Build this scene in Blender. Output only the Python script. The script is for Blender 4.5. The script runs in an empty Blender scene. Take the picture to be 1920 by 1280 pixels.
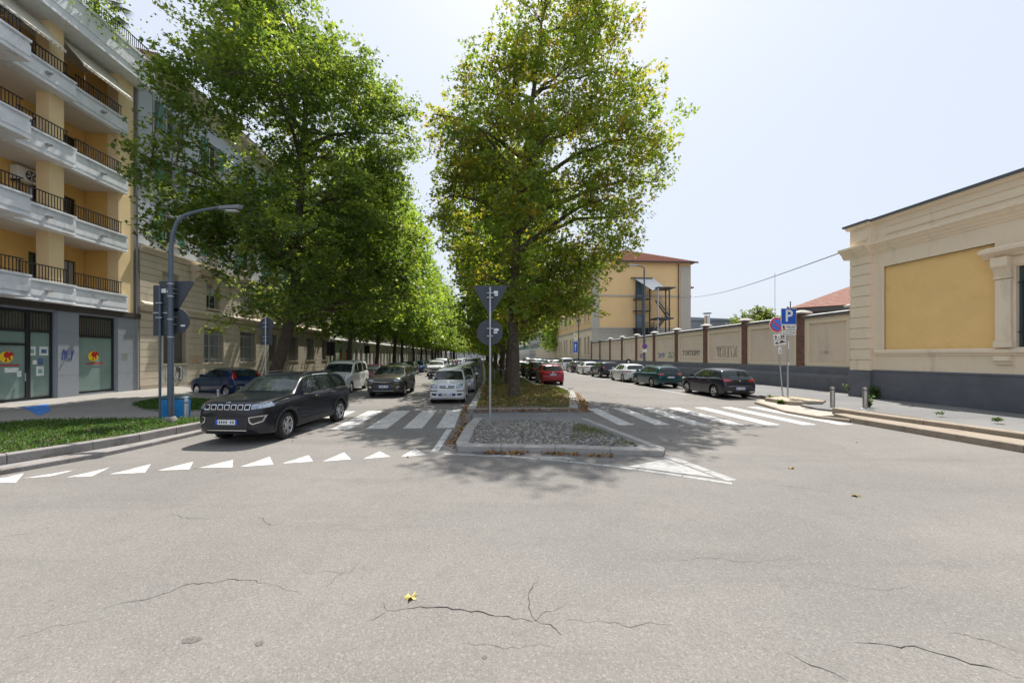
import bpy, bmesh, math, random
import numpy as np
from mathutils import Vector, Matrix, noise
from mathutils.bvhtree import BVHTree
R = math.radians
random.seed(7); rng = np.random.default_rng(11)
sc = bpy.context.scene
COL = sc.collection
# ---------------------------------------------------------------- camera
cd = bpy.data.cameras.new('camera'); cam = bpy.data.objects.new('camera', cd); COL.objects.link(cam)
cam.location = (0, 0, 2.1); cam.rotation_euler = (R(90), 0, 0)
cd.sensor_width = 36; cd.lens = 740 / 1920 * 36; cd.shift_y = 27 / 1920
cd.clip_start = .1; cd.clip_end = 5000
sc.camera = cam
# ---------------------------------------------------------------- sky and sun
SUN_EL, SUN_AZ = 62.0, 10.0
w = bpy.data.worlds.new('World'); sc.world = w; w.use_nodes = True
nt = w.node_tree; nt.nodes.clear()
sky = nt.nodes.new('ShaderNodeTexSky'); sky.sky_type = 'NISHITA'; sky.sun_disc = False
sky.sun_elevation = R(SUN_EL); sky.sun_rotation = R(SUN_AZ); sky.air_density = 1.3; sky.dust_density = 4.0; sky.ozone_density = 1.2
mx = nt.nodes.new('ShaderNodeMix'); mx.data_type = 'RGBA'; mx.inputs['Factor'].default_value = .88
nt.links.new(sky.outputs[0], mx.inputs['A']); mx.inputs['B'].default_value = (3.5, 3.8, 4.35, 1)
bg = nt.nodes.new('ShaderNodeBackground'); bg.inputs[1].default_value = .142
wo = nt.nodes.new('ShaderNodeOutputWorld')
nt.links.new(mx.outputs['Result'], bg.inputs[0]); nt.links.new(bg.outputs[0], wo.inputs[0])
sl = bpy.data.lights.new('sun', 'SUN'); sl.energy = 4.5; sl.angle = R(.55); sl.color = (1, .95, .88)
sun = bpy.data.objects.new('sun', sl); COL.objects.link(sun)
sd = Vector((math.sin(R(SUN_AZ)) * math.cos(R(SUN_EL)), math.cos(R(SUN_AZ)) * math.cos(R(SUN_EL)), math.sin(R(SUN_EL))))
sun.rotation_euler = sd.to_track_quat('Z', 'Y').to_euler(); sun.location = (0, 0, 60)
sc.view_settings.view_transform = 'Standard'; sc.view_settings.look = 'None'; sc.view_settings.gamma = 1
sc.view_settings.exposure = .62
try: sc.view_settings.use_curve_mapping = False
except Exception: pass
sc.cycles.max_bounces = 9; sc.cycles.diffuse_bounces = 5; sc.cycles.glossy_bounces = 3; sc.cycles.transmission_bounces = 8
sc.cycles.transparent_max_bounces = 6; sc.cycles.caustics_reflective = False; sc.cycles.caustics_refractive = False
try: sc.cycles.use_denoising = True
except Exception: pass
# ---------------------------------------------------------------- frames
A = R(4.25); CA, SA = math.cos(A), math.sin(A)
def S(u, v, z=0.): return Vector((u * CA - v * SA, u * SA + v * CA, z))       # street frame -> world
def UV(x, y): return (x * CA + y * SA, -x * SA + y * CA)
def G(px, py, z=0.):                                                          # ground point seen at a picture position
    y = (2.1 - z) * 740 / (py - 667); return ((px - 960) / 740 * y, y)
def GU(px, py, z=0.): return UV(*G(px, py, z))
def WV(px, u0):                                                               # v on the plane u = u0 for a picture column
    k = (px - 960) / 740; y = u0 / (k * CA + SA); return -k * y * SA + y * CA
# ---------------------------------------------------------------- materials
MATS = {}
def mat(name, col, rough=.7, metal=0., var=None, bump=None, col2=None, coat=0., spec=.5, stain=None, trans=0.):
    if name in MATS: return MATS[name]
    m = bpy.data.materials.new(name); m.use_nodes = True; MATS[name] = m
    t = m.node_tree; b = t.nodes['Principled BSDF']
    b.inputs['Base Color'].default_value = (*col, 1); b.inputs['Roughness'].default_value = rough
    b.inputs['Metallic'].default_value = metal
    b.inputs['Specular IOR Level'].default_value = spec
    if coat: b.inputs['Coat Weight'].default_value = coat; b.inputs['Coat Roughness'].default_value = .04
    tc = t.nodes.new('ShaderNodeTexCoord')
    last = None
    if var:
        n = t.nodes.new('ShaderNodeTexNoise'); n.inputs['Scale'].default_value = var[0]; n.inputs['Detail'].default_value = 7
        n.inputs['Roughness'].default_value = .65
        t.links.new(tc.outputs['Object'], n.inputs['Vector'])
        r = t.nodes.new('ShaderNodeMapRange'); r.inputs['From Min'].default_value = .3; r.inputs['From Max'].default_value = .7
        t.links.new(n.outputs['Fac'], r.inputs['Value'])
        x = t.nodes.new('ShaderNodeMix'); x.data_type = 'RGBA'
        c2 = col2 or tuple(min(1, c * (1 + var[1])) for c in col); c1 = col if col2 else tuple(c * (1 - var[1]) for c in col)
        x.inputs['A'].default_value = (*c1, 1); x.inputs['B'].default_value = (*c2, 1)
        t.links.new(r.outputs[0], x.inputs['Factor']); last = x.outputs['Result']
    if stain:                                                                  # (scale, colour, threshold, amount, (sx,sy,sz))
        mp = t.nodes.new('ShaderNodeMapping'); mp.inputs['Scale'].default_value = stain[4] if len(stain) > 4 else (1, 1, 1)
        t.links.new(tc.outputs['Object'], mp.inputs['Vector'])
        n = t.nodes.new('ShaderNodeTexNoise'); n.inputs['Scale'].default_value = stain[0]; n.inputs['Detail'].default_value = 8
        n.inputs['Roughness'].default_value = .7
        t.links.new(mp.outputs[0], n.inputs['Vector'])
        r = t.nodes.new('ShaderNodeMapRange'); r.inputs['From Min'].default_value = stain[2]; r.inputs['From Max'].default_value = stain[2] + .14
        r.inputs['To Max'].default_value = stain[3]
        t.links.new(n.outputs['Fac'], r.inputs['Value'])
        x = t.nodes.new('ShaderNodeMix'); x.data_type = 'RGBA'
        if last: t.links.new(last, x.inputs['A'])
        else: x.inputs['A'].default_value = (*col, 1)
        x.inputs['B'].default_value = (*stain[1], 1); t.links.new(r.outputs[0], x.inputs['Factor']); last = x.outputs['Result']
    if last: t.links.new(last, b.inputs['Base Color'])
    if bump:
        n = t.nodes.new('ShaderNodeTexNoise'); n.inputs['Scale'].default_value = bump[0]; n.inputs['Detail'].default_value = 5
        t.links.new(tc.outputs['Object'], n.inputs['Vector'])
        bp = t.nodes.new('ShaderNodeBump'); bp.inputs['Strength'].default_value = bump[1]; bp.inputs['Distance'].default_value = .02
        t.links.new(n.outputs['Fac'], bp.inputs['Height']); t.links.new(bp.outputs[0], b.inputs['Normal'])
    return m
def asphalt(name, c1, c2, patch):
    m = bpy.data.materials.new(name); m.use_nodes = True; t = m.node_tree; b = t.nodes['Principled BSDF']
    N = t.nodes.new; L = t.links.new
    tc = N('ShaderNodeTexCoord'); P = tc.outputs['Object']
    def noise_(s, d=6, r=.6, mapsc=None):
        n = N('ShaderNodeTexNoise'); n.inputs['Scale'].default_value = s; n.inputs['Detail'].default_value = d; n.inputs['Roughness'].default_value = r
        if mapsc:
            mp = N('ShaderNodeMapping'); mp.inputs['Scale'].default_value = mapsc; L(P, mp.inputs['Vector']); L(mp.outputs[0], n.inputs['Vector'])
        else: L(P, n.inputs['Vector'])
        return n.outputs['Fac']
    def rng_(f, a, b_, c=0., d=1.):
        r = N('ShaderNodeMapRange'); L(f, r.inputs['Value'])
        for k, v in zip(('From Min', 'From Max', 'To Min', 'To Max'), (a, b_, c, d)): r.inputs[k].default_value = v
        return r.outputs[0]
    def mix_(f, a, b_, mode='MIX'):
        x = N('ShaderNodeMix'); x.data_type = 'RGBA'; x.blend_type = mode
        if isinstance(f, float): x.inputs['Factor'].default_value = f
        else: L(f, x.inputs['Factor'])
        for k, v in (('A', a), ('B', b_)):
            if isinstance(v, tuple): x.inputs[k].default_value = (*v, 1)
            else: L(v, x.inputs[k])
        return x.outputs['Result']
    c = mix_(rng_(noise_(.35, 6, .62), .32, .68), c1, c2)
    c = mix_(rng_(noise_(.16, 4, .6, (.6, 1.1, 1)), .46, .6, 0, .8), c, patch)
    c = mix_(rng_(noise_(.5, 7, .7, (.25, 1.4, 1)), .52, .66, 0, .5), c, tuple(x * .8 for x in patch))
    c = mix_(rng_(noise_(2.6, 8, .75), .5, .75, 0, .35), c, tuple(x * .62 for x in c1))
    # aggregate: pale and dark chips
    vo = N('ShaderNodeTexVoronoi'); vo.inputs['Scale'].default_value = 85; L(P, vo.inputs['Vector'])
    sp = N('ShaderNodeSeparateColor'); L(vo.outputs['Color'], sp.inputs[0])
    c = mix_(rng_(sp.outputs[0], .72, 1, 0, .33), c, tuple(min(.62, x * 2.3) for x in c1))
    c = mix_(rng_(sp.outputs[1], .7, 1, 0, .4), c, tuple(x * .42 for x in c1))
    c = mix_(rng_(noise_(34, 3, .7), .35, .65, 0, .4), c, tuple(x * .55 for x in c2))
    L(c, b.inputs['Base Color']); b.inputs['Roughness'].default_value = .88; b.inputs['Specular IOR Level'].default_value = .35
    bp = N('ShaderNodeBump'); bp.inputs['Strength'].default_value = .35; bp.inputs['Distance'].default_value = .012
    L(vo.outputs['Distance'], bp.inputs['Height']); L(bp.outputs[0], b.inputs['Normal'])
    return m
# ---------------------------------------------------------------- mesh helper
class MB:
    def __init__(s): s.v = []; s.f = []; s.m = []
    def add(s, vs, fs, m=0):
        o = len(s.v); s.v += [tuple(p) for p in vs]; s.f += [tuple(i + o for i in f) for f in fs]; s.m += [m] * len(fs); return s
    def box(s, x0, x1, y0, y1, z0, z1, m=0):
        return s.add([(x0,y0,z0),(x1,y0,z0),(x1,y1,z0),(x0,y1,z0),(x0,y0,z1),(x1,y0,z1),(x1,y1,z1),(x0,y1,z1)],
                     [(0,3,2,1),(4,5,6,7),(0,1,5,4),(1,2,6,5),(2,3,7,6),(3,0,4,7)], m)
    def prism(s, poly, z0, z1, m=0):
        a = sum(poly[i][0] * poly[(i+1) % len(poly)][1] - poly[(i+1) % len(poly)][0] * poly[i][1] for i in range(len(poly)))
        if a < 0: poly = poly[::-1]
        n = len(poly)
        return s.add([(p[0], p[1], z0) for p in poly] + [(p[0], p[1], z1) for p in poly],
                     [tuple(range(n - 1, -1, -1)), tuple(range(n, 2 * n))] + [(i, (i+1) % n, (i+1) % n + n, i + n) for i in range(n)], m)
    def extr(s, poly, axis, a, b, m=0):      # polygon in the two other axes, extruded along axis
        n = len(poly)
        def P(p, t):
            return {'x': (t, p[0], p[1]), 'y': (p[0], t, p[1]), 'z': (p[0], p[1], t)}[axis]
        return s.add([P(p, a) for p in poly] + [P(p, b) for p in poly],
                     [tuple(range(n - 1, -1, -1)), tuple(range(n, 2 * n))] + [(i, (i+1) % n, (i+1) % n + n, i + n) for i in range(n)], m)
    def quad(s, a, b, c, d, m=0): return s.add([a, b, c, d], [(0, 1, 2, 3)], m)
    def tube(s, pts, rad, n=8, m=0, cap=True):
        pts = [Vector(p) for p in pts]
        if not hasattr(rad, '__len__'): rad = [rad] * len(pts)
        vs = []; up = Vector((0, 0, 1)); prev = None
        for i, p in enumerate(pts):
            d = (pts[min(i+1, len(pts)-1)] - pts[max(i-1, 0)]).normalized()
            if prev is None:
                a = d.cross(up if abs(d.z) < .95 else Vector((1, 0, 0))).normalized()
            else:
                a = (prev - d * prev.dot(d)).normalized()
            prev = a; b = d.cross(a)
            for k in range(n):
                t = 2 * math.pi * k / n; vs.append(p + (a * math.cos(t) + b * math.sin(t)) * rad[i])
        fs = [(i*n+k, i*n+(k+1) % n, (i+1)*n+(k+1) % n, (i+1)*n+k) for i in range(len(pts)-1) for k in range(n)]
        if cap: fs += [tuple(range(n-1, -1, -1)), tuple(range((len(pts)-1)*n, len(pts)*n))]
        return s.add(vs, fs, m)
    def lathe(s, prof, n=24, axis='z', c=(0, 0, 0), m=0):
        vs = []
        for r, h in prof:
            for k in range(n):
                t = 2 * math.pi * k / n; a, b = r * math.cos(t), r * math.sin(t)
                p = {'z': (a, b, h), 'x': (h, a, b), 'y': (a, h, b)}[axis]
                vs.append((p[0]+c[0], p[1]+c[1], p[2]+c[2]))
        fs = [(i*n+k, i*n+(k+1) % n, (i+1)*n+(k+1) % n, (i+1)*n+k) for i in range(len(prof)-1) for k in range(n)]
        return s.add(vs, fs, m)
    def disc(s, c, r, axis='y', n=28, th=.003, m=0):
        o = {'x': 0, 'y': 1, 'z': 2}[axis]
        pr = [(0.0001, -th/2), (r, -th/2), (r, th/2), (0.0001, th/2)]
        return s.lathe(pr, n, axis, c, m)
    def mesh(s, name, mats, smooth=False, angle=40, recalc=True):
        me = bpy.data.meshes.new(name); me.from_pydata(s.v, [], s.f)
        for x in mats: me.materials.append(x)
        if len(mats) > 1: me.polygons.foreach_set('material_index', s.m)
        if recalc:
            bm = bmesh.new(); bm.from_mesh(me); bmesh.ops.recalc_face_normals(bm, faces=bm.faces); bm.to_mesh(me); bm.free()
        if smooth:
            me.polygons.foreach_set('use_smooth', [True] * len(me.polygons)); me.set_sharp_from_angle(angle=R(angle))
        me.update(); return me
    def build(s, name, mats, parent=None, smooth=False, loc=(0,0,0), rz=0, bevel=0, angle=40):
        if not isinstance(mats, (list, tuple)): mats = [mats]
        return link(name, s.mesh(name, mats, smooth, angle), parent, loc, rz, bevel)
def link(name, data, parent=None, loc=(0,0,0), rz=0, bevel=0):
    o = bpy.data.objects.new(name, data); COL.objects.link(o); o.location = loc; o.rotation_euler = (0, 0, rz)
    if parent: o.parent = parent
    if bevel:
        b = o.modifiers.new('bevel', 'BEVEL'); b.width = bevel; b.segments = 2; b.limit_method = 'ANGLE'
    return o
def tag(o, label, cat, group=None, kind=None):
    o['label'] = label; o['category'] = cat
    if group: o['group'] = group
    if kind: o['kind'] = kind
    return o
def thing(name, label, cat, loc=(0,0,0), rz=0, group=None, kind=None):
    o = bpy.data.objects.new(name, None); COL.objects.link(o); o.location = loc; o.rotation_euler = (0, 0, rz); o.empty_display_size = .3
    return tag(o, label, cat, group, kind)
def dup(root, loc, rz, label, group=None):
    r = root.copy(); COL.objects.link(r); r.location = loc; r.rotation_euler = (0, 0, rz); r['label'] = label
    if group: r['group'] = group
    for ch in list(root.children):
        c = ch.copy(); COL.objects.link(c); c.parent = r
        for g in list(ch.children):
            d = g.copy(); COL.objects.link(d); d.parent = c
    return r
def npmesh(name, V, F, mats, tint=None, smooth=False):      # V (n,3), F (m,k) numpy
    me = bpy.data.meshes.new(name); k = F.shape[1]
    me.vertices.add(len(V)); me.vertices.foreach_set('co', V.astype(np.float32).ravel())
    me.loops.add(F.size); me.loops.foreach_set('vertex_index', F.astype(np.int32).ravel())
    me.polygons.add(len(F)); me.polygons.foreach_set('loop_start', np.arange(0, F.size, k, dtype=np.int32))
    me.polygons.foreach_set('loop_total', np.full(len(F), k, dtype=np.int32))
    for x in mats: me.materials.append(x)
    me.update(calc_edges=True)
    if tint is not None:
        a = me.attributes.new('tint', 'FLOAT_COLOR', 'POINT'); a.data.foreach_set('color', tint.astype(np.float32).ravel())
    if smooth: me.polygons.foreach_set('use_smooth', [True] * len(F))
    me.validate(); return me
def text(name, body, size, m, parent, loc, rot, bold=.0, align='CENTER', ext=.002):
    c = bpy.data.curves.new(name, 'FONT'); c.body = body; c.size = size; c.align_x = align; c.align_y = 'CENTER'; c.extrude = ext; c.offset = bold
    c.resolution_u = 3
    tmp = bpy.data.objects.new(name, c); COL.objects.link(tmp); me = bpy.data.meshes.new_from_object(tmp.evaluated_get(bpy.context.evaluated_depsgraph_get())); bpy.data.objects.remove(tmp)
    me.materials.clear(); me.materials.append(m); o = bpy.data.objects.new(name, me); COL.objects.link(o); o.parent = parent; o.location = loc; o.rotation_euler = rot
    return o
# common materials
m_road = asphalt('asphalt_old', (.19, .178, .165), (.24, .226, .208), (.168, .164, .158))
m_path = asphalt('asphalt_path', (.20, .20, .20), (.25, .245, .24), (.17, .175, .18))
m_slab = mat('white_line_stone', (.35, .35, .34), .85, var=(6, .15), stain=(7, (.2, .2, .19), .5, .8))
m_pavl = asphalt('pavement_warm', (.3, .28, .255), (.36, .335, .305), (.27, .255, .24))
ORD = 'first second third fourth fifth sixth seventh eighth ninth tenth eleventh twelfth thirteenth fourteenth fifteenth sixteenth seventeenth eighteenth nineteenth twentieth'.split()
m_paint = mat('road_paint', (.54, .535, .515), .8, var=(3, .16), bump=(70, .4), stain=(9, (.24, .235, .225), .5, .9))
m_granite = mat('kerb_granite', (.26, .245, .235), .85, var=(40, .22), bump=(60, .5), stain=(2.2, (.13, .11, .09), .5, .7))
m_stonet = mat('tan_granite', (.3, .25, .195), .85, var=(50, .15), bump=(60, .3), stain=(3, (.17, .13, .1), .52, .6))
m_ramp = mat('ramp_concrete', (.4, .36, .31), .9, var=(5, .12), bump=(50, .3), stain=(2, (.25, .22, .19), .55, .5))
m_stone = mat('pale_granite', (.34, .33, .31), .85, var=(50, .15), bump=(60, .3), stain=(3, (.17, .13, .1), .52, .6))
m_soil = mat('soil', (.14, .11, .075), .95, var=(6, .35), bump=(30, .8))
m_conc = mat('concrete_fascia', (.78, .81, .85), .85, var=(3, .08), stain=(1.6, (.33, .32, .3), .55, .55, (1, 1, .35)), bump=(80, .2))
m_soffit = mat('soffit', (.72, .68, .62), .9, var=(2, .05))
m_ochre = mat('ochre_plaster', (.74, .47, .15), .9, var=(1.5, .06), bump=(90, .15))
m_ochrel = mat('pale_ochre_plaster', (.86, .66, .38), .9, var=(1.5, .05), bump=(90, .15))
m_dark = mat('dark_metal', (.03, .032, .036), .45, .3)
m_galv = mat('galvanised_steel', (.42, .45, .48), .42, .75, var=(18, .12))
m_signback = mat('sign_back_grey', (.055, .065, .078), .5, .4, var=(12, .1))
m_greypole = mat('grey_painted_pole', (.09, .12, .155), .5, .3, var=(10, .12))
m_white = mat('white_enamel', (.78, .78, .77), .4)
m_blue = mat('sign_blue', (.01, .1, .5), .35)
m_red = mat('sign_red', (.5, .015, .03), .35)
m_black = mat('black_print', (.02, .02, .022), .5)
m_glass = mat('window_glass', (.035, .045, .05), .06, 0, spec=1.0)
m_brown = mat('dark_brown_frame', (.05, .035, .03), .4)
# ================================================================ GROUND
def sheet(name, polys, z0, z1, m, label, cat, kind='structure', bevel=0):
    mb = MB()
    for p in polys:
        if z1 - z0 < .001: mb.add([(x, y, z1) for x, y in p], [tuple(range(len(p)))])
        else: mb.prism(p, z0, z1)
    return tag(mb.build(name, m, bevel=bevel), label, cat, kind=kind)
sheet('road', [[(-900, -60), (900, -60), (900, 1500), (-900, 1500)]], 0, 0, m_road, 'worn pale asphalt roadway with cracks across the whole junction', 'road')
road = bpy.data.objects['road']
# cracks: thin dark fissures that follow the picture's longest ones
def crack(pts, wd, seed, branch=True):
    r = random.Random(seed); P = []
    w_ = [Vector((*G(*p), 0)) for p in pts]
    for a, b in zip(w_[:-1], w_[1:]):
        n = max(2, int((b - a).length / .05))
        for i in range(n): P.append(a.lerp(b, i / n))
    P.append(w_[-1]); vs = []; fs = []; off = 0
    for i, p in enumerate(P):
        d = (P[min(i+1, len(P)-1)] - P[max(i-1, 0)]).normalized(); nn = Vector((-d.y, d.x, 0))
        off = off * .8 + r.uniform(-.026, .026)
        hw = wd * r.uniform(.35, 1.0) * (.25 + .75 * math.sin(math.pi * (i + .5) / len(P)))*.95
        c = p + nn * off
        vs += [tuple(c - nn * hw) [:2] + (.0035,), tuple(c + nn * hw)[:2] + (.0035,)]
    fs = [(2*i, 2*i+1, 2*i+3, 2*i+2) for i in range(len(P) - 1)]
    o = MB().add(vs, fs).build('crack', mat('crack_dark', (.028, .027, .026), .95), road); return o
for i, (pts, wd) in enumerate([
    ([(722, 1146), (742, 1146), (775, 1142), (810, 1141), (860, 1148), (905, 1152), (952, 1160), (1000, 1164)], .006),
    ([(1000, 1164), (990, 1130), (998, 1100), (1012, 1085)], .004), ([(1000, 1164), (1030, 1172), (1048, 1192)], .004),
    ([(1000, 1164), (1020, 1142), (1060, 1138)], .003), ([(722, 1146), (712, 1130)], .003), ([(722, 1146), (685, 1164)], .002),
    ([(195, 1142), (232, 1128), (290, 1118), (345, 1098), (400, 1092), (440, 1086), (500, 1095)], .0045),
    ([(500, 1095), (570, 1103)], .002), ([(570, 1071), (650, 1070), (668, 1050)], .002), ([(650, 1070), (612, 1102)], .002),
    ([(1600, 1204), (1660, 1212), (1720, 1218), (1770, 1232), (1820, 1246), (1880, 1262), (1919, 1275)], .006),
    ([(1780, 1186), (1850, 1200), (1900, 1214)], .003), ([(1470, 1222), (1540, 1250), (1590, 1272)], .004),
    ([(1060, 1160), (1130, 1163), (1180, 1170), (1260, 1172)], .0025), ([(320, 962), (360, 972), (420, 968)], .003), ([(470, 968), (505, 988), (515, 978)], .003),
    ([(0, 1006), (50, 998), (110, 985)], .003), ([(1430, 905), (1500, 915), (1560, 922)], .004), ([(1250, 1050), (1330, 1046), (1420, 1052), (1500, 1046)], .002),
    ([(1540, 1090), (1640, 1100), (1700, 1098)], .002), ([(860, 1210), (960, 1216), (1040, 1210)], .002), ([(30, 1195), (110, 1170), (200, 1160)], .002)]):
    crack(pts, wd, i)
# dark oil spots
for px, py, r_ in [(360, 1198, .05), (485, 1206, .028), (908, 1232, .016)]:
    x, y = G(px, py); rr = random.Random(px)
    pts = [(x + math.cos(t) * r_ * 1.4 * rr.uniform(.6, 1.1), y + math.sin(t) * r_ * rr.uniform(.5, 1.1), .0032) for t in np.linspace(0, 2 * math.pi, 13)[:-1]]
    MB().add(pts, [tuple(range(12))]).build('oil_spot', mat('oil_stain', (.12, .113, .105), .8, var=(60, .5)), road)

def kerb(pts, z0, z1, depth, m, label, step=1.15, side=1, name='kerb', closed=False, seed=0):
    rr = random.Random(seed)
    t = thing(name, label, 'kerb', (0, 0, 0), kind='structure')
    P = [Vector((p[0], p[1], 0)) for p in pts]
    if closed: P.append(P[0])
    Q = [P[0]]
    for a, b in zip(P[:-1], P[1:]):
        n = max(1, round((b - a).length / step))
        Q += [a.lerp(b, (i + 1) / n) for i in range(n)]
    N_ = []
    for i in range(len(Q)):
        a, b = Q[max(0, i - 1)], Q[min(len(Q) - 1, i + 1)]
        if closed and i in (0, len(Q) - 1): a, b = Q[-2], Q[1]
        d = (b - a).normalized(); N_.append(Vector((-d.y, d.x, 0)) * side)
    for i in range(len(Q) - 1):
        a, b = Q[i], Q[i+1]; d = (b - a).normalized() * .006; h = z1 + rr.uniform(-.006, .004); c = .018; j = rr.uniform(-.006, .006)
        a0, b0 = a + d, b - d; na, nb = N_[i], N_[i+1]
        vs = []
        for p, n in ((a0, na), (b0, nb)):
            for off, z in ((0, z0), (0, h - c), (c, h), (depth - .01, h), (depth, h - .02), (depth, z0)):
                q = p + n * (off + j * (off < .1)); vs.append((q.x, q.y, z))
        fs = [(k, k+1, k+7, k+6) for k in range(5)] + [(5, 4, 3, 2, 1, 0), (6, 7, 8, 9, 10, 11)]
        MB().add(vs, fs).build('kerb_stone', m, t)
    return t
# ---- left verge with its double kerb
low = [(-20, .6), (-14.5, 2.6), (-11.4, 4.3), (-9.9, 5.6), (-9.01, 6.95), (-8.53, 8.17), (-8.39, 9.18), (-8.32, 10.78), (-8.45, 12.3), (-8.9, 14.)]
up = [(-20, 1.5), (-14.8, 3.2), (-11.9, 4.8), (-10.3, 6.0), (-9.42, 7.36), (-8.98, 8.46), (-8.74, 9.27), (-8.57, 11.1), (-8.8, 12.0)]
kerb(low, 0, .09, .28, m_granite, 'lower granite kerb step round the grass verge beside the dark SUV', side=1, seed=1)
kerb(up, .05, .27, .2, m_granite, 'upper granite kerb holding the grass verge on the lamp post corner', side=1, seed=2)
sheet('kerb_shelf', [low[:10] + [(-10, 13), (-15, 9), (-24, 8), (-24, .6)]], 0, .082, m_granite, 'narrow concrete shelf between the two kerbs of the verge', 'kerb shelf')
verge_poly = [(-20, 1.75), (-14.9, 3.45), (-12.05, 5.0), (-10.45, 6.15), (-9.58, 7.42), (-9.16, 8.5), (-8.92, 9.3), (-8.76, 11.05), (-8.95, 11.8), (-10.7, 11.7), (-13.55, 11.5), (-14.2, 10.95), (-24, 9.6), (-24, 3)]
sheet('verge_soil', [verge_poly], .1, .235, m_soil, 'soil of the green verge at the street corner', 'soil')
# ---- left pavement and path
kp = [S(-9.3, 18), S(-9.3, 150), S(-19.7, 150), S(-19.7, -12), S(-25, -12)]
pav = [(-20.6, 10.1), (-14.2, 11.05), (-13.5, 11.6), (-10.7, 11.8), (-8.95, 11.9), (-8.72, 12.6), (-9.2, 14.2)] + [(S(-8.6, 16.2).x, S(-8.6, 16.2).y)] + [(S(-9.0, 19).x, S(-9.0, 19).y), (S(-9.4, 26).x, S(-9.4, 26).y), (S(-9.4, 200).x, S(-9.4, 200).y), (S(-19.75, 200).x, S(-19.75, 200).y), (S(-19.75, 11.4).x, S(-19.75, 11.4).y)]
sheet('pavement', [pav], 0, .15, m_pavl, 'asphalt pavement in front of the shops on the left', 'pavement')
kerb([(p[0], p[1]) for p in (S(-8.55, 14.6), S(-8.5, 16.2), S(-8.9, 19), S(-9.3, 26), S(-9.3, 60))], 0, .155, .16, m_granite, 'kerb along the left pavement behind the parked white van', step=1.3, side=1, seed=3)
g2 = [G(247, 757, .2), G(262, 764, .2), G(285, 768, .2), G(330, 769.5, .2), G(410, 768, .2), G(430, 758, .2), G(400, 748, .2), G(293, 747, .2)]
kerb(g2, .1, .2, .12, m_granite, 'low granite edging round the small second grass patch', step=.9, side=1, closed=True, seed=4)
sheet('soil_bed', [[(p[0] * .993 - .07, p[1]) for p in g2]], .1, .185, m_soil, 'soil of the small grass patch near the dark blue car', 'soil')
b_ = [G(41, 764, .156), G(90, 756.5, .156), (G(95, 770, .156)), G(72, 779, .156), G(55, 769, .156)]
sheet('blue_paint', [b_], .156, .156, mat('blue_ground_paint', (.06, .22, .62), .8, var=(5, .3)), 'blue painted patch on the pavement before the shop window', 'ground marking')
# ---- right pavement, ramp and kerbs
def X(*uvs): return [(S(u, v).x, S(u, v).y) for u, v in uvs]
lo_r = [(13.2, -12), (11.95, 0.5), (11.08, 8.54), (10.67, 12.33), (10.85, 13.3)]
kerb(lo_r, 0, .175, .75, m_stonet, 'lower granite kerb step along the right roadside', step=1.7, side=-1, seed=5)
up_r = [(14.0, -12), (12.75, .5), (11.86, 9.14), (11.2, 12.98), (11.15, 13.75)]
kerb(up_r, .1, .3, .3, m_stonet, 'upper granite kerb step below the cream building', step=1.6, side=-1, seed=6)
sheet('pavement', [[(11.6, 13.9), (11.3, 14.6), (11.4, 15.6), (12.5, 16.4), (12.0, 17.6)] + X((13.6, 18.2), (13.6, 170), (19.6, 170), (19.6, 18.9)) + [(17.2, 19.2), (16.9, 14), (18.5, -12), (14.7, -12), (13.4, .5), (12.5, 9.2), (11.85, 13.1)]],
      0, .17, m_path, 'grey asphalt pavement along the cream wall and building', 'pavement')
# cobble strip behind the upper kerb
mb = MB(); rr = random.Random(3); a0, a1 = Vector((14.32, -12)), Vector((11.55, 13.4)); nrow = 4
for row in range(nrow):
    d = (a1 - a0).normalized(); n = Vector((d.y, -d.x)); t_ = 0.; Lh = (a1 - a0).length
    while t_ < Lh - .1:
        l = rr.uniform(.09, .13); c = a0 + d * (t_ + l / 2) + n * (row * .125 - .0); zz = .262 + rr.uniform(-.012, .012) - row * .012
        ex, ey = d * l * .45, n * .055
        vs = [(*(c - ex - ey), .1), (*(c + ex - ey), .1), (*(c + ex + ey), .1), (*(c - ex + ey), .1)]
        e2, f2 = ex * .7, ey * .7
        vs += [(*(c - e2 - f2), zz), (*(c + e2 - f2), zz), (*(c + e2 + f2), zz), (*(c - e2 + f2), zz)]
        mb.add(vs, [(4, 5, 6, 7), (0, 1, 5, 4), (1, 2, 6, 5), (2, 3, 7, 6), (3, 0, 4, 7)]); t_ += l
tag(mb.build('cobble_strip', mat('cobble_tan', (.46, .38, .28), .85, var=(6, .35)), smooth=False), 'strip of small tan cobbles behind the upper right kerb', 'cobbles', kind='stuff')
sheet('strip_bed', [[(14.3, -12), (11.55, 13.4), (12.2, 13.45), (14.95, -12)]], .1, .225, m_soil, 'mortar bed under the cobble strip', 'strip')
pad = [(10.64, 17.3), (10.04, 14.5), (10.2, 13.2), (10.9, 13.35), (11.15, 13.8), (11.6, 13.9), (11.3, 14.6), (11.4, 15.6), (12.5, 16.4), (12.0, 17.6), (11.4, 18.1)]
sheet('ramp_pad', [[(p[0] + .02, p[1]) for p in pad]], 0, .095, m_ramp, 'pale concrete crossing ramp beside the parking signs', 'ramp')
kerb([(11.4, 18.3), (10.64, 17.3), (10.04, 14.5), (10.2, 13.2), (10.67, 12.45)], 0, .1, .14, m_stonet, 'thin stone edge of the crossing ramp', step=1.1, side=1, seed=7)
isl2 = [(11.24, 17.55), (11.3, 16.1), (12.27, 15.7), (13.2, 16.6), (12.9, 18.2), (12.0, 18.4)]
kerb(isl2, .05, .25, .14, m_stonet, 'raised stone islet holding the two parking sign posts', step=1.4, side=1, closed=True, seed=8)
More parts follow.
